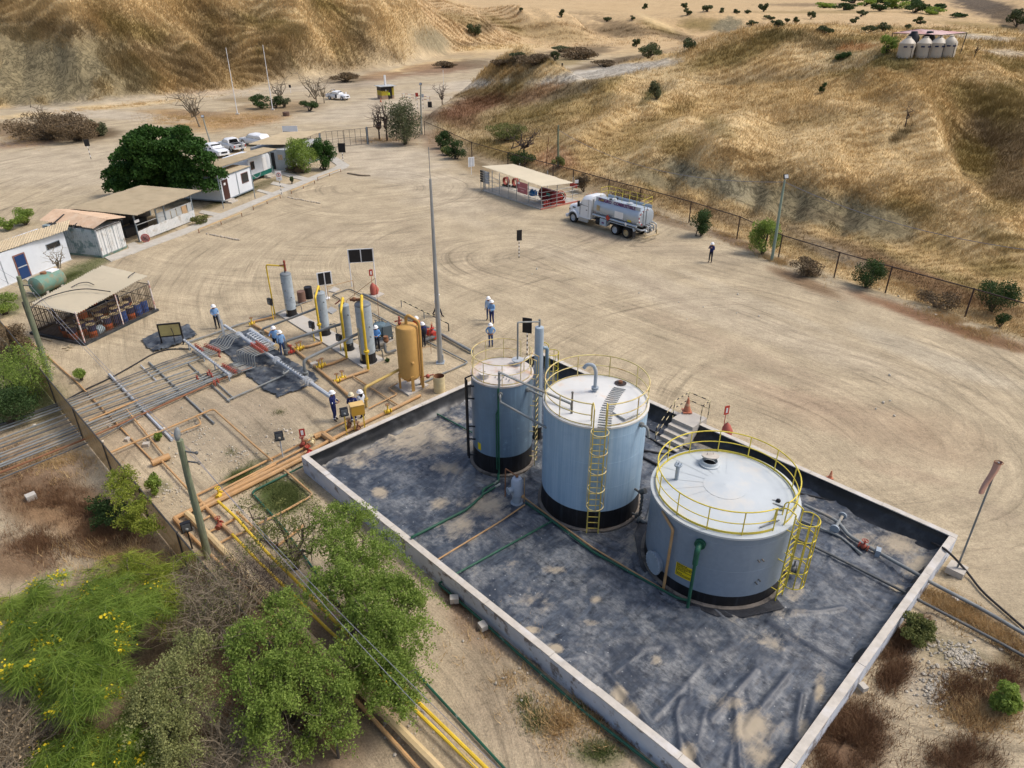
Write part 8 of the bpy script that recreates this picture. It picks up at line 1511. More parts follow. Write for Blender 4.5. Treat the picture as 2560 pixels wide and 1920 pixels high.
mt_bark = M('bark',(.10,.08,.06),.9,var=.3); mt_twig = M('grey_twigs',(.22,.18,.125),.9,var=.25); mt_twigd = M('dark_twigs',(.07,.05,.04),.9,var=.3)
lf_dark = leafmat('leaf_dark',[(.014,.040,.008),(.028,.075,.013),(.055,.125,.022)]); lf_mesq = leafmat('leaf_mesquite',[(.10,.155,.026),(.18,.26,.045),(.29,.38,.09)],.45); lf_olive = leafmat('leaf_olive',[(.08,.10,.025),(.14,.16,.045),(.19,.20,.07)],.3); lf_pale = leafmat('leaf_pale',[(.14,.16,.05),(.23,.25,.09),(.31,.32,.13)],.35)
lf_fern = leafmat('leaf_feathery',[(.075,.14,.02),(.14,.23,.032),(.25,.33,.06)],.4); lf_lime = leafmat('leaf_lime',[(.12,.17,.02),(.21,.27,.03),(.28,.30,.05)],.3); lf_flow = leafmat('flower_yellow',[(.6,.45,.02),(.7,.55,.03)]); lf_bush = leafmat('leaf_bush',[(.020,.045,.012),(.035,.07,.02),(.06,.10,.03)]); lf_grey = leafmat('leaf_greygreen',[(.06,.075,.035),(.10,.115,.055),(.13,.14,.07)]); lf_brown = leafmat('leaf_brown',[(.085,.06,.035),(.14,.10,.055),(.20,.145,.085)],.1); lf_beige = leafmat('leaf_beige',[(.25,.18,.10),(.38,.29,.18)],.1)
lf_far = leafmat('leaf_far',[(.05,.065,.03),(.075,.09,.04),(.10,.12,.05)])
# clump trees near the camera: (px, py, radius px, height)
def clump_tree(name,label,base,clumps,mat,n,size,droop=.5,strand=None,bark=mt_bark,r=.12,flowers=0,twigs=4,cat='tree',arcs=26,sig=.09):
    b = G(*base); t = thing(name,label,cat,b); mb = MB(); tips = []; BR = []; Vs = []; Fl = []
    for (px,py,rp,z) in clumps:
        c = G(px,py,z); dist = (c - Vector((0,0,CAMH))).length; rr = rp * dist / FPX; tips.append(c); m = int(n * (rp / 80) ** 2)
        na = int(arcs * (rp / 80) ** 1.5) + 5; st_ = inball(na) * rr * np.array([.55,.55,.35]); hd_ = unit(na); hd_[:,2] *= .35; AL = rr * rng.uniform(.5,1.15,na); k = rng.integers(0,na,m); t_ = rng.random(m) ** .8; P = np.array(c) + st_[k] + hd_[k] * (AL[k] * t_)[:,None]; P[:,2] += AL[k] * (.45 * t_ - droop * 1.9 * t_ ** 2); P += rng.normal(size=(m,3)) * sig * (1.15 - .5 * t_)[:,None]
        if strand: BR += [tuple(Vector(np.array(c) + st_[i] + hd_[i] * AL[i] * f + np.array([0,0,AL[i] * (.45 * f - droop * 1.9 * f * f)])) for f in (0,.5,1.1)) for i in range(na)]
        P_ok = P[:,2] > .15; P = P[P_ok]
        Vs.append(strands(P,strand,.0055,.3,1.0) if strand else leaves(P,size))
        if flowers: Fl.append(leaves(P[rng.choice(np.where((k[P_ok] % 5 == 0) & (t_[P_ok] > .45))[0],int(flowers * (rp / 80) ** 2))] + rng.normal(size=(int(flowers * (rp / 80) ** 2),3)) * .08,.045,.9))
    mb.tube([b - Vector((0,0,.2)),b + Vector((.05,.02,.5))],[r * 1.3,r],8); limbs(mb,b + Vector((.05,.02,.4)),tips,r * .75,.5,twigs,.9)
    if strand:
        for q0,q1,q2 in BR: mb.tube([q0,q1,q2],[.022,.016,.006],4)
    mb.build('trunk',bark,t,world=True)
    cr = raw_mesh('crown',np.concatenate(Vs),4,mat,t)
    if Fl: raw_mesh('flowers',np.concatenate(Fl),4,lf_flow,t)['kind'] = 'stuff'
    return t
clump_tree('mesquite_tree',"bright green drooping tree arching beside the whitewashed wall",(880,1560),[(890,1290,85,3.0),(950,1370,90,3.1),(1000,1470,85,3.0),(1015,1570,75,2.6),(985,1660,80,2.2),(1010,1760,50,1.7),(840,1345,60,3.0),(860,1440,75,3.3),(920,1530,85,3.1),(790,1460,60,3.2),(930,1630,70,2.4),(960,1740,55,1.8),(875,1390,70,3.0),(935,1450,80,3.1),(965,1560,80,2.8),(895,1620,60,2.6),(1005,1690,60,2.0),(1030,1500,50,2.6),(820,1290,55,2.8),(890,1700,50,1.8)],lf_mesq,4400,.04,.6,arcs=26)
clump_tree('mesquite_tree',"sparse olive green tree over the thin pipes above the grey twigs",(740,1420),[(700,1310,75,2.2),(770,1280,70,2.2),(650,1350,60,2.2),(800,1350,55,2.4),(620,1270,45,1.6),(720,1390,55,2.3)],lf_olive,1500,.04,.4,twigs=9)
clump_tree('mesquite_tree',"leafy green drooping tree in front of the fat buff pipe",(720,1790),[(690,1500,60,3.2),(640,1580,70,3.3),(720,1570,70,3.3),(700,1650,80,3.0),(790,1660,75,2.8),(850,1730,65,2.4),(620,1690,70,2.9),(680,1750,80,2.6),(800,1790,60,2.0),(860,1820,45,1.7),(590,1610,50,3.0),(760,1860,40,1.2),(640,1820,60,2.0)],lf_mesq,3900,.04,.65,arcs=24)
clump_tree('pale_mesquite',"pale yellowish green drooping tree at the bottom left",(430,1850),[(480,1610,60,2.8),(430,1680,75,2.8),(370,1720,65,2.6),(420,1780,85,2.5),(350,1760,50,2.2),(450,1860,65,1.8),(500,1700,45,2.6),(400,1900,60,1.3)],lf_pale,4600,.034,.6,arcs=30)
clump_tree('feathery_tree',"feathery bright green tree with yellow flowers in the bottom left corner",(190,1760),[(90,1500,75,3.0),(160,1550,90,3.2),(60,1590,70,2.8),(210,1640,90,3.2),(270,1560,75,3.2),(310,1500,70,2.9),(240,1470,65,2.8),(40,1690,60,2.4),(250,1720,75,2.8),(120,1660,80,3.0),(370,1490,50,2.6),(160,1740,60,2.4)],lf_fern,3000,.045,.45,strand=.55,flowers=130,arcs=9,sig=.08,bark=M('green_bark',(.12,.16,.05),.8),r=.11)
clump_tree('feathery_tree',"low feathery green shrub with arching flowered branches at the bottom edge",(220,1960),[(200,1870,70,1.6),(310,1850,70,1.7),(120,1890,60,1.5),(260,1920,60,1.4),(330,1910,50,1.3)],lf_fern,2800,.045,.4,strand=.5,flowers=130,arcs=9,sig=.08,bark=M('green_bark',(.12,.16,.05),.8),r=.07,cat='shrub')
clump_tree('lime_shrub',"yellow green wispy shrub behind the feathery tree at the left",(340,1600),[(330,1430,60,2.2),(400,1440,60,2.2),(280,1440,50,2.0),(420,1500,50,2.2),(20,1520,60,2.0)],lf_lime,3000,.045,.3,strand=.5,r=.07,arcs=11,cat='shrub')
clump_tree('vine',"lime green vine climbing over the shade net fence",(330,1330),[(300,1195,34,1.9),(315,1235,36,1.9),(345,1270,36,1.8),(365,1310,34,1.7),(330,1300,34,1.4),(290,1215,28,1.7)],lf_lime,8000,.04,.3,r=.03,arcs=60,cat='climber')
clump_tree('fence_bush',"dark green bush at the foot of the netted fence under the vine",(280,1300),[(270,1280,45,.6),(310,1290,40,.7),(250,1260,30,.5)],lf_bush,5000,.05,.2,r=.03,arcs=40,cat='bush')
def twig_bush(label,base,clumps,mat,n,leafy=None,name='dry_bush'):
    b = G(*base); t = thing(name,label,'dry bush',b); Vs = []; Ls = []
    for (px,py,rp,z) in clumps:
        c = np.array(G(px,py,z)); rr = rp * np.linalg.norm(c - np.array([0,0,CAMH])) / FPX; m = int(n * (rp / 80) ** 2); P = c + inball(m) * rr * np.array([1,1,.7]); P[:,2] = np.maximum(P[:,2],.05)
        d = unit(m); d[:,2] = np.abs(d[:,2]); sd = np.cross(d,unit(m)) * .011; L_ = rng.uniform(.3,.9,m)[:,None]; mdl = P + d * L_ * .5 + unit(m) * .06; Vs.append(np.concatenate([np.stack([P - sd,P + sd,mdl + sd * .7,mdl - sd * .7],1),np.stack([mdl - sd * .7,mdl + sd * .7,P + d * L_ + sd * .3,P + d * L_ - sd * .3],1)]))
        if leafy: Ls.append(leaves(P + rng.normal(size=P.shape) * .12,.04))
    raw_mesh('twigs',np.concatenate(Vs),4,mat,t)
    if leafy: raw_mesh('dry_leaves',np.concatenate(Ls),4,leafy,t)
    return t
twig_bush("grey leafless thicket between the feathery tree and the green trees",(520,1560),[(500,1480,80,1.8),(580,1500,70,1.9),(540,1560,80,1.7),(440,1540,60,1.6),(560,1430,50,1.5)],mt_twig,700,lf_olive)
twig_bush("bare pale grey twiggy bush at the bottom edge below the trees",(600,1900),[(600,1870,80,.9),(560,1900,70,.8),(680,1880,60,.8)],mt_twig,1000); twig_bush("beige dried bush cut by the bottom left corner",(10,1900),[(15,1810,70,1.8),(20,1880,70,1.5),(-10,1840,60,1.8)],mt_twig,1500,lf_beige); twig_bush("dark tangle of dead branches behind the buff pipe",(640,1480),[(620,1440,60,1.4),(660,1480,60,1.2)],mt_twigd,600)
# bushes of a given outline
def bush(px,py,w_,h_,label,mat,name='bush',cat='bush',n=None,size=None,hill=False,group=None,twigs=0,z=None,dens=1.0):
    b = hit(px,py) if hill else G(px,py,z or 0.0); dist = (b - Vector((0,0,CAMH))).length; W_,H_ = w_ * dist / FPX / 2,h_ * dist / FPX / max(.75,math.cos(math.atan2(CAMH,b.y))) ; t = thing(name,label,cat,b,0,group)
    m = n or int(np.clip(w_ * h_ * 1.1,120,9000) * dens); k = max(4,int(6 + w_ * h_ / 500)); cen = inball(k,.4) * np.array([W_ * .72,W_ * .72,H_ * .36]); q = cen[rng.integers(0,k,m)] + inball(m) * np.array([W_ * .36,W_ * .36,H_ * .2]); P = np.array(b) + q + np.array([0,0,H_ * .5]); P[:,2] = np.maximum(P[:,2],b.z + .04)
    mb = MB(); limbs(mb,b - Vector((0,0,.1)),[Vector(np.array(b) + c + np.array([0,0,H_ * .5])) for c in cen[:6]],max(.025,W_ * .05),.4,twigs,W_ * .5); mb.build('stems',mt_bark,t,world=True); raw_mesh('foliage',leaves(P,size or max(.05,1.7 * dist / FPX)),4,mat,t); return t
# the dense tree behind the shed
b = G(398,480); t = thing('dense_tree',"large dense dark green tree rising behind the open shed",'tree',b); k = 120
tips = [atY(px,py,77.5 + rng.uniform(-2.6,2.6)) for px,py in ((300,400),(310,440),(290,460),(330,360),(345,345),(370,335),(400,340),(430,340),(455,335),(470,360),(490,385),(505,410),(520,430),(520,455),(490,460),(450,450),(410,460),(370,460),(330,455),(350,400),(390,390),(430,400),(460,420),(380,430),(350,380),(420,370),(300,425),(480,440),(440,370),(315,385),(500,445),(400,420),(285,470),(310,474),(350,476),(400,474),(450,472),(500,470),(535,452),(545,440),(525,470),(280,440),(515,400))] + [atY(rng.uniform(315,500),rng.uniform(355,455),77.5 + rng.uniform(-3,3)) for _ in range(40)]
mb = MB(); mb.tube([b,b + Vector((0,0,2.4))],[.3,.22],10); limbs(mb,b + Vector((0,0,2.2)),tips[:24],.12,.4); mb.build('trunk',mt_bark,t,world=True); Vs = []
for q in tips: m = 700; v = unit(m); v[:,2] = np.where(v[:,2] < -.3,-v[:,2],v[:,2]); P = np.array(q) + v * rng.uniform(.55,1.1,(m,1)) * np.array([1.05,1.05,.85]); Vs.append(leaves(P,.15,.6))
raw_mesh('crown',np.concatenate(Vs),4,lf_dark,t)
bush(757,432,84,84,"light green leafy shrub against the grey cabin wall",lf_mesq,dens=.9,twigs=3,size=.1); bush(812,424,62,74,"dense dark rounded cypress shrub at the corner of the grey cabin",lf_dark,dens=1.6,size=.09); bush(738,432,50,26,"low brownish shrub under the light green one",lf_brown); bush(730,460,12,18,"tiny green sapling on the lawn by the grey cabin",lf_bush)
bush(1012,362,92,108,"grey green open tree standing by the gate fence",lf_grey,'gate_tree','tree',twigs=4,dens=.75,size=.12)
for (px,py,w_,h_,lb,ml,hl) in ((1750,590,66,66,"dark green bush at the fence right of the tanker truck",lf_bush,0),(1905,635,82,80,"green bush beside the pale lamp pole",lf_mesq,0),(2165,718,84,62,"rounded dark green bush growing through the fence",lf_bush,0),(2480,775,92,66,"green and brown bush by the fence near the right edge",lf_bush,0),(2500,815,34,30,"small dark green bush below the fence at the right edge",lf_bush,0),(1105,372,56,40,"green bush inside the fence left of the shelter, farthest",lf_bush,0),(1140,398,62,44,"dark leafy bush by the fence left of the shelter",lf_bush,0),(1118,388,46,26,"olive bush between the two dark ones by the fence",lf_olive,0),(1300,420,80,40,"dark scrub behind the shelter fence",lf_bush,1),(1395,420,36,34,"pale green bush by the green wooden pole",lf_olive,1),(1270,350,110,40,"spreading olive scrub on the slope above the shelter",lf_olive,1),(1560,520,90,44,"brownish scrub behind the truck at the fence",lf_brown,0),(1460,480,50,44,"dull scrub at the fence between shelter and truck",lf_brown,0),(2020,690,90,40,"ochre brown scrub at the fence right of the lamp pole",lf_brown,0),(2340,765,110,30,"low brown scrub along the fence",lf_brown,0),
    (1620,146,66,32,"wide dark green bush beside the far road bend",lf_far,1),(1722,125,44,26,"pyramid shaped grey green bush on the straw flat",lf_far,1),(1387,152,30,22,"dark round bush left of the far road",lf_far,1),(1590,118,24,18,"small green bush above the wide dark one",lf_far,1),(1188,92,42,28,"lone green bush on the straw hillside",lf_far,1),(2055,235,20,22,"tiny dark bush alone on the golden slope",lf_bush,1),(2215,135,44,36,"bright green scrub beside the water tanks",lf_mesq,1),(2100,150,40,20,"dark low bush on the hill left of the water tanks",lf_bush,1),(1640,250,36,44,"dark scrubby bush in the gully of the golden hill",lf_grey,1),(2540,70,40,36,"dark bush at the right edge of the plain",lf_far,1),
    (70,1000,150,110,"big green shrub outside the netted fence",lf_mesq,0),(30,1060,130,70,"dark leafy shrub at the left edge below the green one",lf_bush,0),(40,900,90,70,"dark scrub at the left edge beside the net fence top",lf_brown,0),(15,785,70,40,"green shrub at the left edge beyond the drum store",lf_mesq,0),(65,562,60,34,"bright green shrub behind the white building",lf_mesq,0),(22,575,50,26,"green shrub at the left edge behind the white building",lf_mesq,0),(390,1235,42,46,"small bright green plant beside the tan pipes",lf_mesq,0),(205,950,44,22,"low green weed patch by the tan pipe",lf_mesq,0),(2285,1600,80,46,"olive green mat of weeds outside the right hand wall",lf_olive,0),(2505,1780,62,60,"bright green leafy plant near the right bottom corner",lf_mesq,0),(400,1100,30,16,"small weeds by the white post among the flow lines",lf_mesq,0),(60,868,40,24,"green weeds beside the netted fence post",lf_mesq,0),(968,905,14,12,"tiny green weed at the end of the concrete strip",lf_bush,0),(650,1865,70,60,"dark green low bush under the drooping trees",lf_dark,0),(500,560,50,22,"scraggly shrub beside the open shed",lf_olive,0),
    (655,272,60,30,"dark green clipped shrub by the right flagpole",lf_bush,0),(690,270,40,26,"dark green shrub right of the flagpoles",lf_bush,0),(775,278,52,24,"low dark shrub under the road island tree",lf_bush,0),(712,268,40,26,"green shrub between the island trees",lf_grey,0)):
    bush(px,py,w_,h_,lb,ml,hill=bool(hl),twigs=1 if w_ > 40 else 0,dens=.9 if h_ > 20 else 1.2)
bush(120,350,160,56,"large heap of dark dead brush on the left road island",lf_brown,'brush_heap','brush',twigs=6); bush(195,352,120,48,"second dark brush heap, right side of the left road island",lf_brown,'brush_heap','brush',twigs=5); bush(248,340,52,38,"grey green bush at the end of the brush heap",lf_grey)
def bare_tree(base,h_px,spread,label,n=9,hill=False,lean=0,mat=mt_twig):
    b = hit(*base) if hill else G(*base); d = (b - Vector((0,0,CAMH))).length; H_ = h_px * d / FPX * 1.05; S_ = spread * d / FPX / 2; t = thing('bare_tree',label,'tree',b); mb = MB(); mb.tube([b - Vector((0,0,.1)),b + Vector((lean * .3,0,H_ * .35))],[H_ * .03,H_ * .02],7)
    limbs(mb,b + Vector((lean * .25,0,H_ * .3)),[b + Vector((lean + rng.uniform(-S_,S_),rng.uniform(-S_,S_),H_ * rng.uniform(.7,1.0))) for _ in range(n)],H_ * .018,.7,7,H_ * .3); mb.build('branches',mat,t,world=True); return t
bare_tree((500,318),74,70,"leafless pale tree leaning left on the road island",lean=-1.5,n=12); bare_tree((702,262),56,40,"leafless tree by the right flagpole"); bare_tree((793,268),66,74,"spreading thin tree on the road island left of the pickup",n=12); bare_tree((811,258),40,40,"thin pale bush tree just left of the pickup"); bare_tree((949,350),72,40,"thin bare tree behind the tilted black square sign",mat=mt_twigd); bare_tree((968,352),80,40,"taller thin bare tree by the gate fence",mat=mt_twigd); bare_tree((1106,268),48,40,"dark bare tree at the hill end by the checkpoint",mat=mt_twigd); bare_tree((1310,395),70,110,"dark branching bare tree on the slope above the shelter",hill=True,mat=mt_twigd,n=12); bare_tree((2262,318),46,20,"dead branches sticking out of the dark patch on the golden hill",n=4,hill=True,mat=mt_twigd); bare_tree((2435,145),30,20,"dry sapling right of the water tanks",n=4,hill=True,mat=mt_twigd); bare_tree((152,690),62,36,"slim leafless sapling in front of the white building",n=7); bare_tree((125,335),60,50,"dead bare branches rising from the brush heap",n=6)
# far bushes on the straw plain
far_b = [(1303,32,14,9),(1405,44,16,17),(1517,55,24,11),(1580,50,18,9),(1612,24,18,13),(1714,22,22,14),(1718,38,24,13),(1768,30,38,14),(1803,32,20,10),(1843,34,22,9),(1870,34,20,8),(1910,30,26,20),(1925,48,32,10),(1968,56,14,8),(1990,58,20,12),(2027,48,20,18),(2132,58,24,14),(2176,80,40,13),(2208,78,38,16),(2268,74,26,9),(2152,42,26,12),(2300,60,30,14),(1945,68,36,14),(2060,85,44,18),(1880,64,34,10),(2060,20,60,12),(2110,26,60,14),(2160,16,50,14),(2200,28,46,18),(2240,22,60,22),(2285,32,60,20),(2330,36,50,14),(2130,8,70,12),(2210,8,80,14),(2280,14,60,16),(2340,24,40,12),(2400,44,40,10)]
NW = 'first second third fourth fifth sixth seventh eighth ninth tenth eleventh twelfth thirteenth fourteenth fifteenth sixteenth seventeenth eighteenth nineteenth twentieth'.split() + ['twenty-' + k for k in ('first','second','third','fourth','fifth')]
for grp in (sorted(far_b[:25]),sorted(far_b[25:])):
    for i,(px,py,w_,h_) in enumerate(grp): near = grp[0][0] < 1500; bush(px,py,w_,h_,("dusky round bush on the distant straw plain, %s from the left" if near else "green thicket in the distant wood line at top right, %s from the left") % NW[i],lf_far if near else lf_mesq if i % 3 == 0 else lf_bush,'bush' if near else 'thicket','bush' if near else 'tree',hill=True,group="bushes dotted over the distant plain" if near else "trees of the distant wood line",n=int(150 + w_ * h_))
for px,py,w_,h_,lb,ml in ((1335,165,100,26,"brown scrub clump between the far roads, left one",lf_brown),(1440,148,110,26,"wide brown scrub clump between the far roads, middle",lf_brown),(1510,168,80,16,"low brown scrub by the far road bend",lf_brown),(1250,168,70,18,"reddish brown scrub left of the far road markers",lf_brown),(1110,170,80,14,"reddish scrub strip behind the checkpoint",lf_brown),(865,205,80,22,"brown scrub mound behind the parked pickup",lf_brown),(1400,130,60,14,"olive scrub above the brown clump by the far road",lf_grey),(1300,145,50,14,"dull olive scrub left of the dark round bush",lf_grey)): bush(px,py,w_,h_,lb,ml,'scrub','scrub',hill=True,dens=1.3)
# ---- grass as stuff: many small blades standing on the ground
def blades(name,X,Y,hgt,wd,mat,nb=5,lean=.35,spread=.18,windx=0.0,cols=None):
    X,Y = np.repeat(X,nb),np.repeat(Y,nb); n = len(X); X = X + rng.normal(size=n) * spread; Y = Y + rng.normal(size=n) * spread; Z = terrain(X,Y)[0] - .03; h = (np.repeat(hgt,nb) if hasattr(hgt,'__len__') else hgt) * rng.uniform(.6,1.25,n)
    a = rng.uniform(0,2 * PI,n); s = np.stack([np.cos(a),np.sin(a),0 * a],-1) * (wd * rng.uniform(.6,1.3,n))[:,None]; P = np.stack([X,Y,Z],-1); tip = P + np.stack([rng.normal(size=n) * lean * h + windx * h,rng.normal(size=n) * lean * h,h],-1)
    o = raw_mesh(name,np.stack([P - s,P + s,tip],1),3,mat)
    if cols is not None: a_ = o.data.attributes.new('zone','FLOAT_COLOR','POINT'); cv = np.repeat(np.repeat(cols,nb,0),3,0); a_.data.foreach_set('color',np.concatenate([cv,np.ones((len(cv),1))],1).astype(np.float32).ravel())
    o['kind'] = 'stuff'; return o
def zpts(px0,px1,py0,py1,n,pmin=0):             # random points of the visible slopes
    px = rng.uniform(px0,px1,n); py = rng.uniform(py0,py1,n); d = np.stack([(px - 1280) / FPX,CT + (960 - py) / FPX * ST,-ST + (960 - py) / FPX * CT],-1); X = np.full(n,np.nan); Y = np.full(n,np.nan); done = np.zeros(n,bool)
    for t_ in np.geomspace(45,480,200):
        q = d * t_; idx = np.where(~done)[0]
        if not len(idx): break
        z = terrain_fast(q[idx,0],q[idx,1]); hitm = CAMH + q[idx,2] < z; j = idx[hitm]; X[j] = q[j,0]; Y[j] = q[j,1]; done[j] = True
    ok = done; return X[ok],Y[ok],px[ok],py[ok]
_nr,_nc = len(rr_),len(th); _GZ = gz.reshape(_nr,_nc); _GC = gcol.reshape(_nr,_nc,3); _GK = gk.reshape(_nr,_nc)
def _ij(x,y): r = np.hypot(x,y); a = np.degrees(np.arctan2(x,y)); return np.clip(np.interp(r,rr_,np.arange(_nr)),0,_nr - 1),np.interp(a,th,np.arange(_nc))
def terrain_fast(x,y): i,j = _ij(x,y); return _GZ[np.round(i).astype(int),np.round(j).astype(int)]
def zcol(x,y): i,j = _ij(x,y); i,j = np.round(i).astype(int),np.round(j).astype(int); return _GC[i,j],_GK[i,j]
gm = {k: leafmat('grass_' + k,c,.15,.8) for k,c in dict(straw=[(.36,.23,.085),(.46,.31,.14),(.56,.41,.22)],olive=[(.15,.115,.04),(.22,.165,.06),(.30,.21,.08)],scrub=[(.075,.05,.03),(.12,.085,.05),(.17,.12,.07)],green=[(.05,.075,.02),(.085,.11,.03),(.13,.15,.05)],red=[(.10,.05,.028),(.16,.085,.045),(.22,.13,.07)]).items()}
gz_ = bpy.data.materials.new('hill_grass'); t_ = nodes(gz_); g_ = t_.nodes.new("ShaderNodeNewGeometry"); at_ = N(t_,"ShaderNodeAttribute",attribute_name="zone"); c_ = mixc(t_,1.0,at_.outputs['Color'],ramp(t_,g_.outputs['Random Per Island'],[(0,(.74,.72,.68)),(.6,(1.02,1.0,.96)),(1,(1.4,1.4,1.4))]),'MULTIPLY'); b_ = N(t_,"ShaderNodeBsdfDiffuse"); t_.links.new(c_,b_.inputs[0]); tr_ = t_.nodes.new("ShaderNodeBsdfTranslucent"); t_.links.new(c_,tr_.inputs[0]); mx_ = t_.nodes.new("ShaderNodeMixShader"); mx_.inputs[0].default_value = .3; o_ = t_.nodes.new("ShaderNodeOutputMaterial"); t_.links.new(b_.outputs[0],mx_.inputs[1]); t_.links.new(tr_.outputs[0],mx_.inputs[2]); t_.links.new(mx_.outputs[0],o_.inputs[0])
X,Y,px,py = zpts(1060,2640,60,870,52000); X2,Y2,p2,q2 = zpts(-30,1300,0,262,30000); X,Y = np.concatenate([X,X2]),np.concatenate([Y,Y2]); cc,kk = zcol(X,Y); dist = np.hypot(X,Y)
keep = (kk > .15) & ((cc[:,0] - cc[:,2]) / (cc[:,0] + .01) > .53) & (cc[:,0] * 1.0 > .05)
for lo_,hi_ in ((40,75),(75,105),(105,150),(150,210),(210,420)):
    s_ = keep & (dist >= lo_) & (dist < hi_); md = (lo_ + min(hi_,260)) / 2; blades('dry_grass',X[s_],Y[s_],np.clip(md * .0042,.3,.8) * (.6 + .9 * fbm(X[s_] / 5,Y[s_] / 5,2,15)),md * .00032,gz_,6,.5,md * .0035,windx=.06,cols=cc[s_])
def patch(px,py,rx,ry,n,ang=0):
    a = rng.uniform(0,2 * PI,n); r = np.minimum(np.abs(rng.normal(size=n)) * .55 + .1 * rng.random(n),1.6); x,y = r * np.cos(a) * rx,r * np.sin(a) * ry; ca,sa = math.cos(R(ang)),math.sin(R(ang)); Q = [G(px + i * ca - j * sa,py + i * sa + j * ca) for i,j in zip(x,y)]; X,Y = np.array([q.x for q in Q]),np.array([q.y for q in Q]); ok = fbm(X * .9,Y * .9,3,77) + rng.normal(size=n) * .06 > .46; return X[ok],Y[ok]
def patches(name,L_,h,wd,mat,nb=5,lean=.5):
    A_ = [patch(*a) for a in L_]; return blades(name,np.concatenate([a[0] for a in A_]),np.concatenate([a[1] for a in A_]),h,wd,mat,nb,lean,.12)
patches('brown_scrub',[(2260,1600,90,28,500,-40),(2240,1690,55,38,450,-40),(2120,1850,120,90,1500,-40),(2440,1740,110,70,900,10),(2400,1890,120,50,500),(2520,1680,60,60,300),(160,1260,230,70,1100,20),(100,1360,120,60,500),(250,1340,150,60,500),(350,1850,400,90,900),(650,1780,220,120,500),(1500,1770,110,16,250,52),(1150,1490,70,18,200,45)],(.26),.009,gm['red'],9)
patches('dry_weeds',[(2450,1780,110,60,500,10),(2380,1520,130,30,400,30),(2480,1580,110,30,350,30),(300,1400,160,50,500),(150,1150,150,60,350),(1250,1640,120,120,350,45),(1420,1800,120,80,350),(900,1720,90,90,200),(2220,680,250,28,900,22),(1850,600,160,16,500,22),(2400,810,180,22,700,20),(1950,655,160,12,500,22),(1620,530,110,10,300,18),(950,352,80,10,250),(450,297,100,18,1500),(560,303,120,18,1900),(650,296,80,12,700),(60,350,110,20,500),(1100,350,40,20,200),(330,262,340,9,1500,-6)],.30,.012,gm['straw'],8)
patches('green_grass',[(700,1240,70,46,2600),(600,1190,55,22,900,-25),(640,1165,36,18,500,-20),(180,690,110,18,900,-28),(1500,1880,60,36,350),(1345,1800,34,34,200),(1310,1760,20,20,100),(1460,1760,30,20,120),(60,1000,90,50,700),(700,1030,20,8,60),(560,500,50,8,200,-25),(640,470,50,9,300,-25),(740,425,60,10,400,-20),(815,405,40,8,200,-20),(420,575,60,8,250,-28),(2290,1590,36,20,250),(580,1130,16,10,40)],.13,.012,gm['green'],5,.7)
# loose stones
def stones(name,L_,s0,s1,mat):
    vs,fs = MB().ball((0,0,0),1,5,3).v,MB().ball((0,0,0),1,5,3).f; vs = np.array(vs); mb = MB()
    for a in L_:
        X,Y = patch(*a)
        for x,y in zip(X,Y): s = rng.uniform(s0,s1); q = vs * s * rng.uniform(.6,1.3,3) + np.array([x,y,tz_fast(x,y) + s * .25]); mb.add(q,fs)
    o = mb.build(name,mat,None,sharp=20); o['kind'] = 'stuff'; return o
def tz_fast(x,y): return float(terrain_fast(np.array([x]),np.array([y]))[0])
stones('gravel',[(2400,1640,110,45,420,20),(2330,1720,60,60,260),(600,1130,180,90,160),(500,1090,150,80,120),(420,1230,90,70,100),(1300,1640,160,140,140,45),(1000,1800,150,80,70)],.025,.07,M('pebble',(.42,.38,.31),.9,var=.3,scl=4)); stones('pale_stones',[(1330,690,60,30,6),(1700,760,400,100,14),(2300,760,220,20,14,20),(300,1050,200,80,16),(720,1080,90,40,14),(2200,1000,250,60,10)],.05,.12,M('pale_stone',(.55,.50,.42),.9,var=.15))
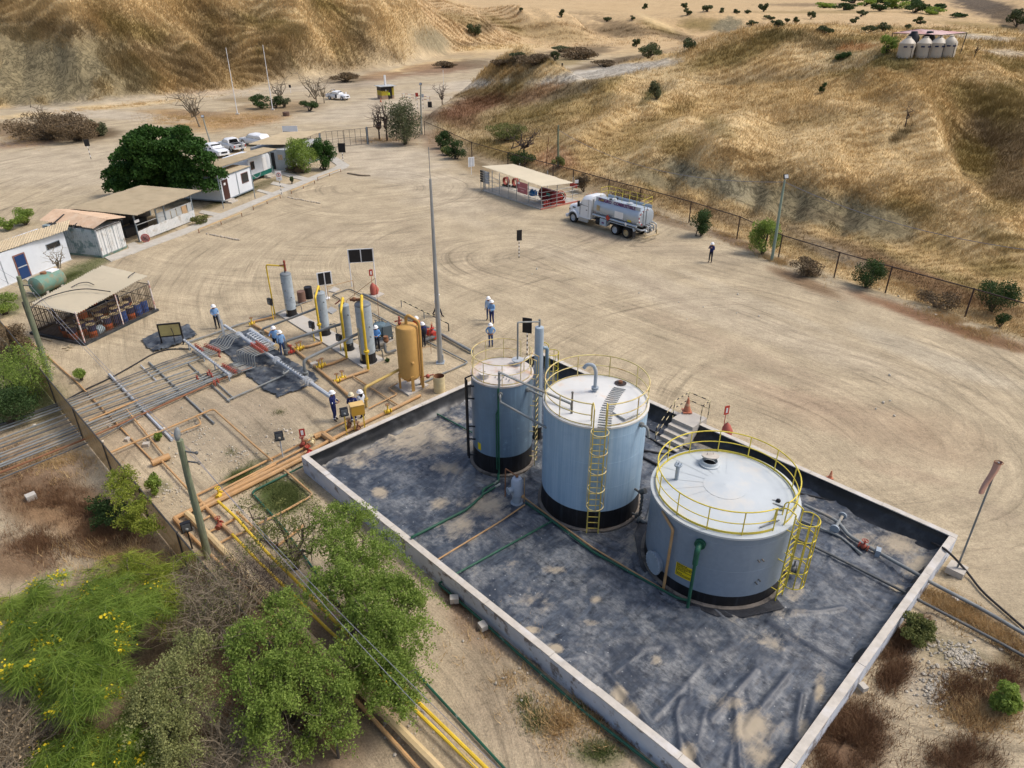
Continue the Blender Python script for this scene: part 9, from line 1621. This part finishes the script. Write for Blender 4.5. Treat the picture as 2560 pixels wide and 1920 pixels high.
# ------------------------------------------------------------------ people
mt_skin = M('skin',(.28,.15,.09),.6,var=.08); mt_hair = M('black_hair',(.012,.01,.01),.5); mt_helm = M('helmet_white',(.80,.80,.80),.35,var=.02); mt_boot = M('boots_dark',(.03,.018,.014),.7)
def cloth(n,c): return M('cloth_' + n,c,.85,var=.12,scl=6)
ltb,navy,denim,blk,wht,org,pale = cloth('light_blue',(.20,.36,.60)),cloth('navy',(.012,.02,.10)),cloth('denim',(.035,.07,.17)),cloth('black',(.014,.015,.025)),cloth('white',(.66,.69,.73)),cloth('orange',(.55,.09,.02)),cloth('pale_blue',(.42,.54,.70))
refl = M('reflective_tape',(.7,.72,.74),.4,var=.03)
def person(base,face,label,top,legs,pose='stand',h=1.72,extra=None,helmet=True,hair=None,z=0.0,shoes=None):
    """face: pixel the person looks towards"""
    q = G(base[0],base[1],z); f = G(*face) - q; t = thing('person',label,'person',q,math.atan2(f.y,f.x) - PI / 2); s = h / 1.75
    P = {'pel': (0,0,.95),'ab': (0,0,1.12),'ch': (0,.01,1.33),'nk': (0,.01,1.50),'hd': (0,.03,1.60),'ht': (0,.02,1.70)}
    lg = dict(stand=((.10,.02),(.11,-.03)),walk=((.07,.36),(.07,-.34)),wide=((.17,.03),(.16,-.03)))[pose if pose in ('walk','wide') else 'stand']
    for sd,(dx,dy) in ((1,lg[0]),(-1,lg[1])):
        n = 'R' if sd > 0 else 'L'; P['hp' + n] = (sd * .09,0,.91); P['kn' + n] = (sd * (dx * .9),dy * .55 + .035,.50); P['an' + n] = (sd * dx,dy - (.03 if dy < -.1 else 0),.09); P['to' + n] = (sd * (dx + .02),dy + .15,.035); P['sh' + n] = (sd * .185,.0,1.42)
        A = dict(stand=((.23,-.02,1.15),(.23,.06,.90),(0,.04,-.10)),walk=((.22,-.1 * sd,1.16),(.22,.14 * sd - .0,.92),(0,.04,-.1)),wide=((.23,-.02,1.15),(.22,.08,.91),(0,.03,-.1)),hold=((.24,.02,1.16),(.10,.28,1.14),(-.05,.09,.02)),point=((.30,.05,1.22),(.30,.30,1.24),(0,.12,.02)),hips=((.33,-.05,1.17),(.19,.03,1.0),(-.06,.07,-.02)),phone=((.25,.05,1.18),(.10,.24,1.34),(-.03,.04,.09)))[pose]
        el,wr,hd = A; P['el' + n] = (sd * el[0],el[1],el[2]); P['wr' + n] = (sd * wr[0],wr[1],wr[2]); hx = Vector((sd * wr[0] + sd * hd[0] * .6,wr[1] + hd[1] * .6,wr[2] + hd[2] * .6)); P['pm' + n] = tuple(hx); d = Vector((sd * hd[0],hd[1],hd[2])).normalized(); side = d.cross(Vector((0,.2,1) if abs(d.z) < .8 else (1,0,0))).normalized()
        for k in range(4): P[f'f{k}' + n] = tuple(hx + d * (.075 + .012 * (k in (1,2))) + side * (.022 * (k - 1.5)) * 1.2)
        P['f4' + n] = tuple(hx + d * .03 + side * .055)
    E = [('pel','ab'),('ab','ch'),('ch','nk'),('nk','hd'),('hd','ht')]
    for n in 'RL': E += [('pel','hp' + n),('hp' + n,'kn' + n),('kn' + n,'an' + n),('an' + n,'to' + n),('ch','sh' + n),('sh' + n,'el' + n),('el' + n,'wr' + n),('wr' + n,'pm' + n)] + [('pm' + n,f'f{k}' + n) for k in range(5)]
    RD = {'pel': (.165,.12),'ab': (.15,.11),'ch': (.175,.125),'nk': (.062,.062),'hd': (.088,.105),'ht': (.07,.085),'hp': (.098,.10),'kn': (.068,.068),'an': (.05,.05),'to': (.042,.034),'sh': (.075,.075),'el': (.05,.05),'wr': (.034,.034),'pm': (.038,.030),'f': (.0095,.0095)}
    names = list(P); me = bpy.data.meshes.new('body'); me.from_pydata([tuple(c * s for c in P[k]) for k in names],[(names.index(a),names.index(b)) for a,b in E],[]); o = bpy.data.objects.new('body',me); C.objects.link(o); md = o.modifiers.new('skin','SKIN'); o.modifiers.new('sub','SUBSURF').levels = 1
    for i,k in enumerate(names):
        key = k[:-1] if k[:-1] in RD else (k if k in RD else 'f'); sv = me.skin_vertices[0].data[i]; sv.radius = tuple(x * s for x in RD[key]); sv.use_root = k == 'pel'
    dg = bpy.context.evaluated_depsgraph_get(); m2 = bpy.data.meshes.new_from_object(o.evaluated_get(dg)); bpy.data.objects.remove(o)
    sk = dict(zip(names,range(len(names)))); seg = []
    for a,b in E:
        kk = 3 if 'to' in (a[:2],b[:2]) else 0 if (a in ('nk','hd') or 'pm' in (a[:2],b[:2])) else 2 if (a[:2] in ('hp','kn') or (a == 'pel' and b[:2] == 'hp')) else 1
        if a[:2] == 'el' and extra == 'short': kk = 0
        seg.append((np.array(P[a]) * s,np.array(P[b]) * s,kk))
    for m in (mt_skin,top,legs,shoes or mt_boot): m2.materials.append(m)
    ct = np.empty(len(m2.polygons) * 3); m2.polygons.foreach_get('center',ct); ct = ct.reshape(-1,3); best = np.full(len(ct),9.); mi = np.zeros(len(ct),int)
    for a,b,k in seg: e = b - a; tt = np.clip(((ct - a) @ e) / (e @ e),0,1); d = np.linalg.norm(ct - a - tt[:,None] * e,axis=1); u = d < best; best[u] = d[u]; mi[u] = k
    mi = np.where((mi == 1) & (ct[:,2] < .97 * s) & (np.abs(ct[:,0]) < .2 * s) & (np.abs(ct[:,1]) < .16),2,mi); mi = np.where(ct[:,2] < .07 * s,3,mi); m2.polygons.foreach_set('material_index',mi.astype(np.int32)); m2.polygons.foreach_set('use_smooth',[True] * len(mi))
    bo = bpy.data.objects.new('body',m2); C.objects.link(bo); add_child(bo,t)
    hz = 1.66 * s
    fc = MB();
    for x in (-.034,.034): fc.ball((x,.125 * s,1.635 * s),.013,6,4)
    fc.bar((-.03,.122 * s,1.565 * s),(.03,.122 * s,1.565 * s),.012,.01); fo = fc.build('eyes_and_mouth',mt_hair,bo); fo['kind'] = 'stuff'; MB().ball((0,.14 * s,1.605 * s),.02,6,4,sq=(.8,1,1.3)).build('nose',mt_skin,bo)
    for x in (-.092,.092): MB().ball((x,.03,1.61 * s),.03,6,4,sq=(.4,.8,1.2)).build('ear',mt_skin,bo)
    if hair: MB().ball((0,-.06,1.55 * s),.10,10,6,sq=(1,.7,1.9)).build('hair',mt_hair,t)
    else: MB().ball((0,-.012,1.655 * s),.105,10,6,sq=(.95,1.05,.8)).build('hair',mt_hair,t)
    if helmet: MB().lathe([(.185,-.012),(.15,.0),(.142,.05),(.115,.10),(.06,.13),(.005,.14)],18).xf(Matrix.Translation((0,.03,hz)) @ Matrix.Diagonal((.92,1.1,1.0,1))).build('helmet',mt_helm if helmet is True else helmet,t)
    if extra == 'pack': MB().ball((0,-.2,1.22 * s),.19,10,6,sq=(.9,.6,1.25)).build('backpack',blk,t)
    if extra == 'tape':
        for x in (-.1,.1): MB().bar((x,-.135,1.43 * s),(x * .9,-.14,1.15 * s),.03,.012).build('reflective_strip',refl,t)
        MB().bar((-.13,-.15,1.20 * s),(.13,-.15,1.20 * s),.03,.02).build('reflective_strip',refl,t)
    if extra in ('tape','bands'):
        for n in 'RL':
            p = Vector(P['an' + n]) * s; kq = Vector(P['kn' + n]) * s; c = p.lerp(kq,.22); MB().cyl(c,c.lerp(kq,.08),.068).build('leg_band',refl,t); e1,w1 = Vector(P['el' + n]) * s,Vector(P['wr' + n]) * s; c = e1.lerp(w1,-.25 + .5); MB().cyl(c,c.lerp(w1,.14),.052).build('arm_band',refl,t)
    return t
person((545,821),(575,900),"person in a light blue shirt and dark trousers standing at the pipe header's far end",ltb,blk,'hold')
person((693,878),(700,960),"person in light blue shirt with arms out, farther of the two by the manifold",ltb,blk,'point'); person((709,890),(680,850),"person in light blue shirt and jeans, nearer of the two by the manifold",ltb,denim,'stand')
person((945,876),(930,960),"person in a bright blue shirt standing by the compressor behind the fattest separator",cloth('mid_blue',(.10,.27,.60)),blk,'hold'); person((1044,852),(1060,950),"person in orange overalls and white helmet behind the ochre vessel",org,org,'hold'); person((1060,868),(1020,830),"person in navy with a dark backpack beside the ochre vessel",navy,blk,'stand',extra='pack')
person((1094,790),(1180,795),"person in a white shirt and black trousers walking past the mast",wht,blk,'walk',hair=True); person((1222,800),(1180,850),"person in a pale shirt, rear one of the pair in the yard",pale,denim,'stand'); person((1230,809),(1180,840),"person in a light blue shirt, front one of the pair in the yard",ltb,navy,'hold')
person((1227,866),(1225,1000),"person in a light blue shirt and blue jeans facing the viewer behind the narrow tank",ltb,denim,'hips',h=1.62,hair=True); person((838,1051),(900,1060),"person in a navy coverall with reflective bands, left of the group at the header",navy,navy,'hold',h=1.8,extra='bands'); person((886,1055),(878,985),"person in a navy coverall seen from behind with a reflective yoke",navy,navy,'hold',h=1.75,extra='tape',helmet=M('helmet_cream',(.6,.53,.36),.4)); person((908,1044),(850,1010),"person with long black hair in a white shirt beside the orange cabinet",wht,blk,'hold',h=1.66,hair=True); person((1775,656),(1700,700),"person in dark navy with a camera and backpack standing alone near the hill fence",navy,blk,'phone',extra='pack')
person((973,250),(985,300),"person in a bright yellow vest inside the guard booth doorway",cloth('vest_yellow',(.5,.6,.03)),blk,'stand',helmet=False)
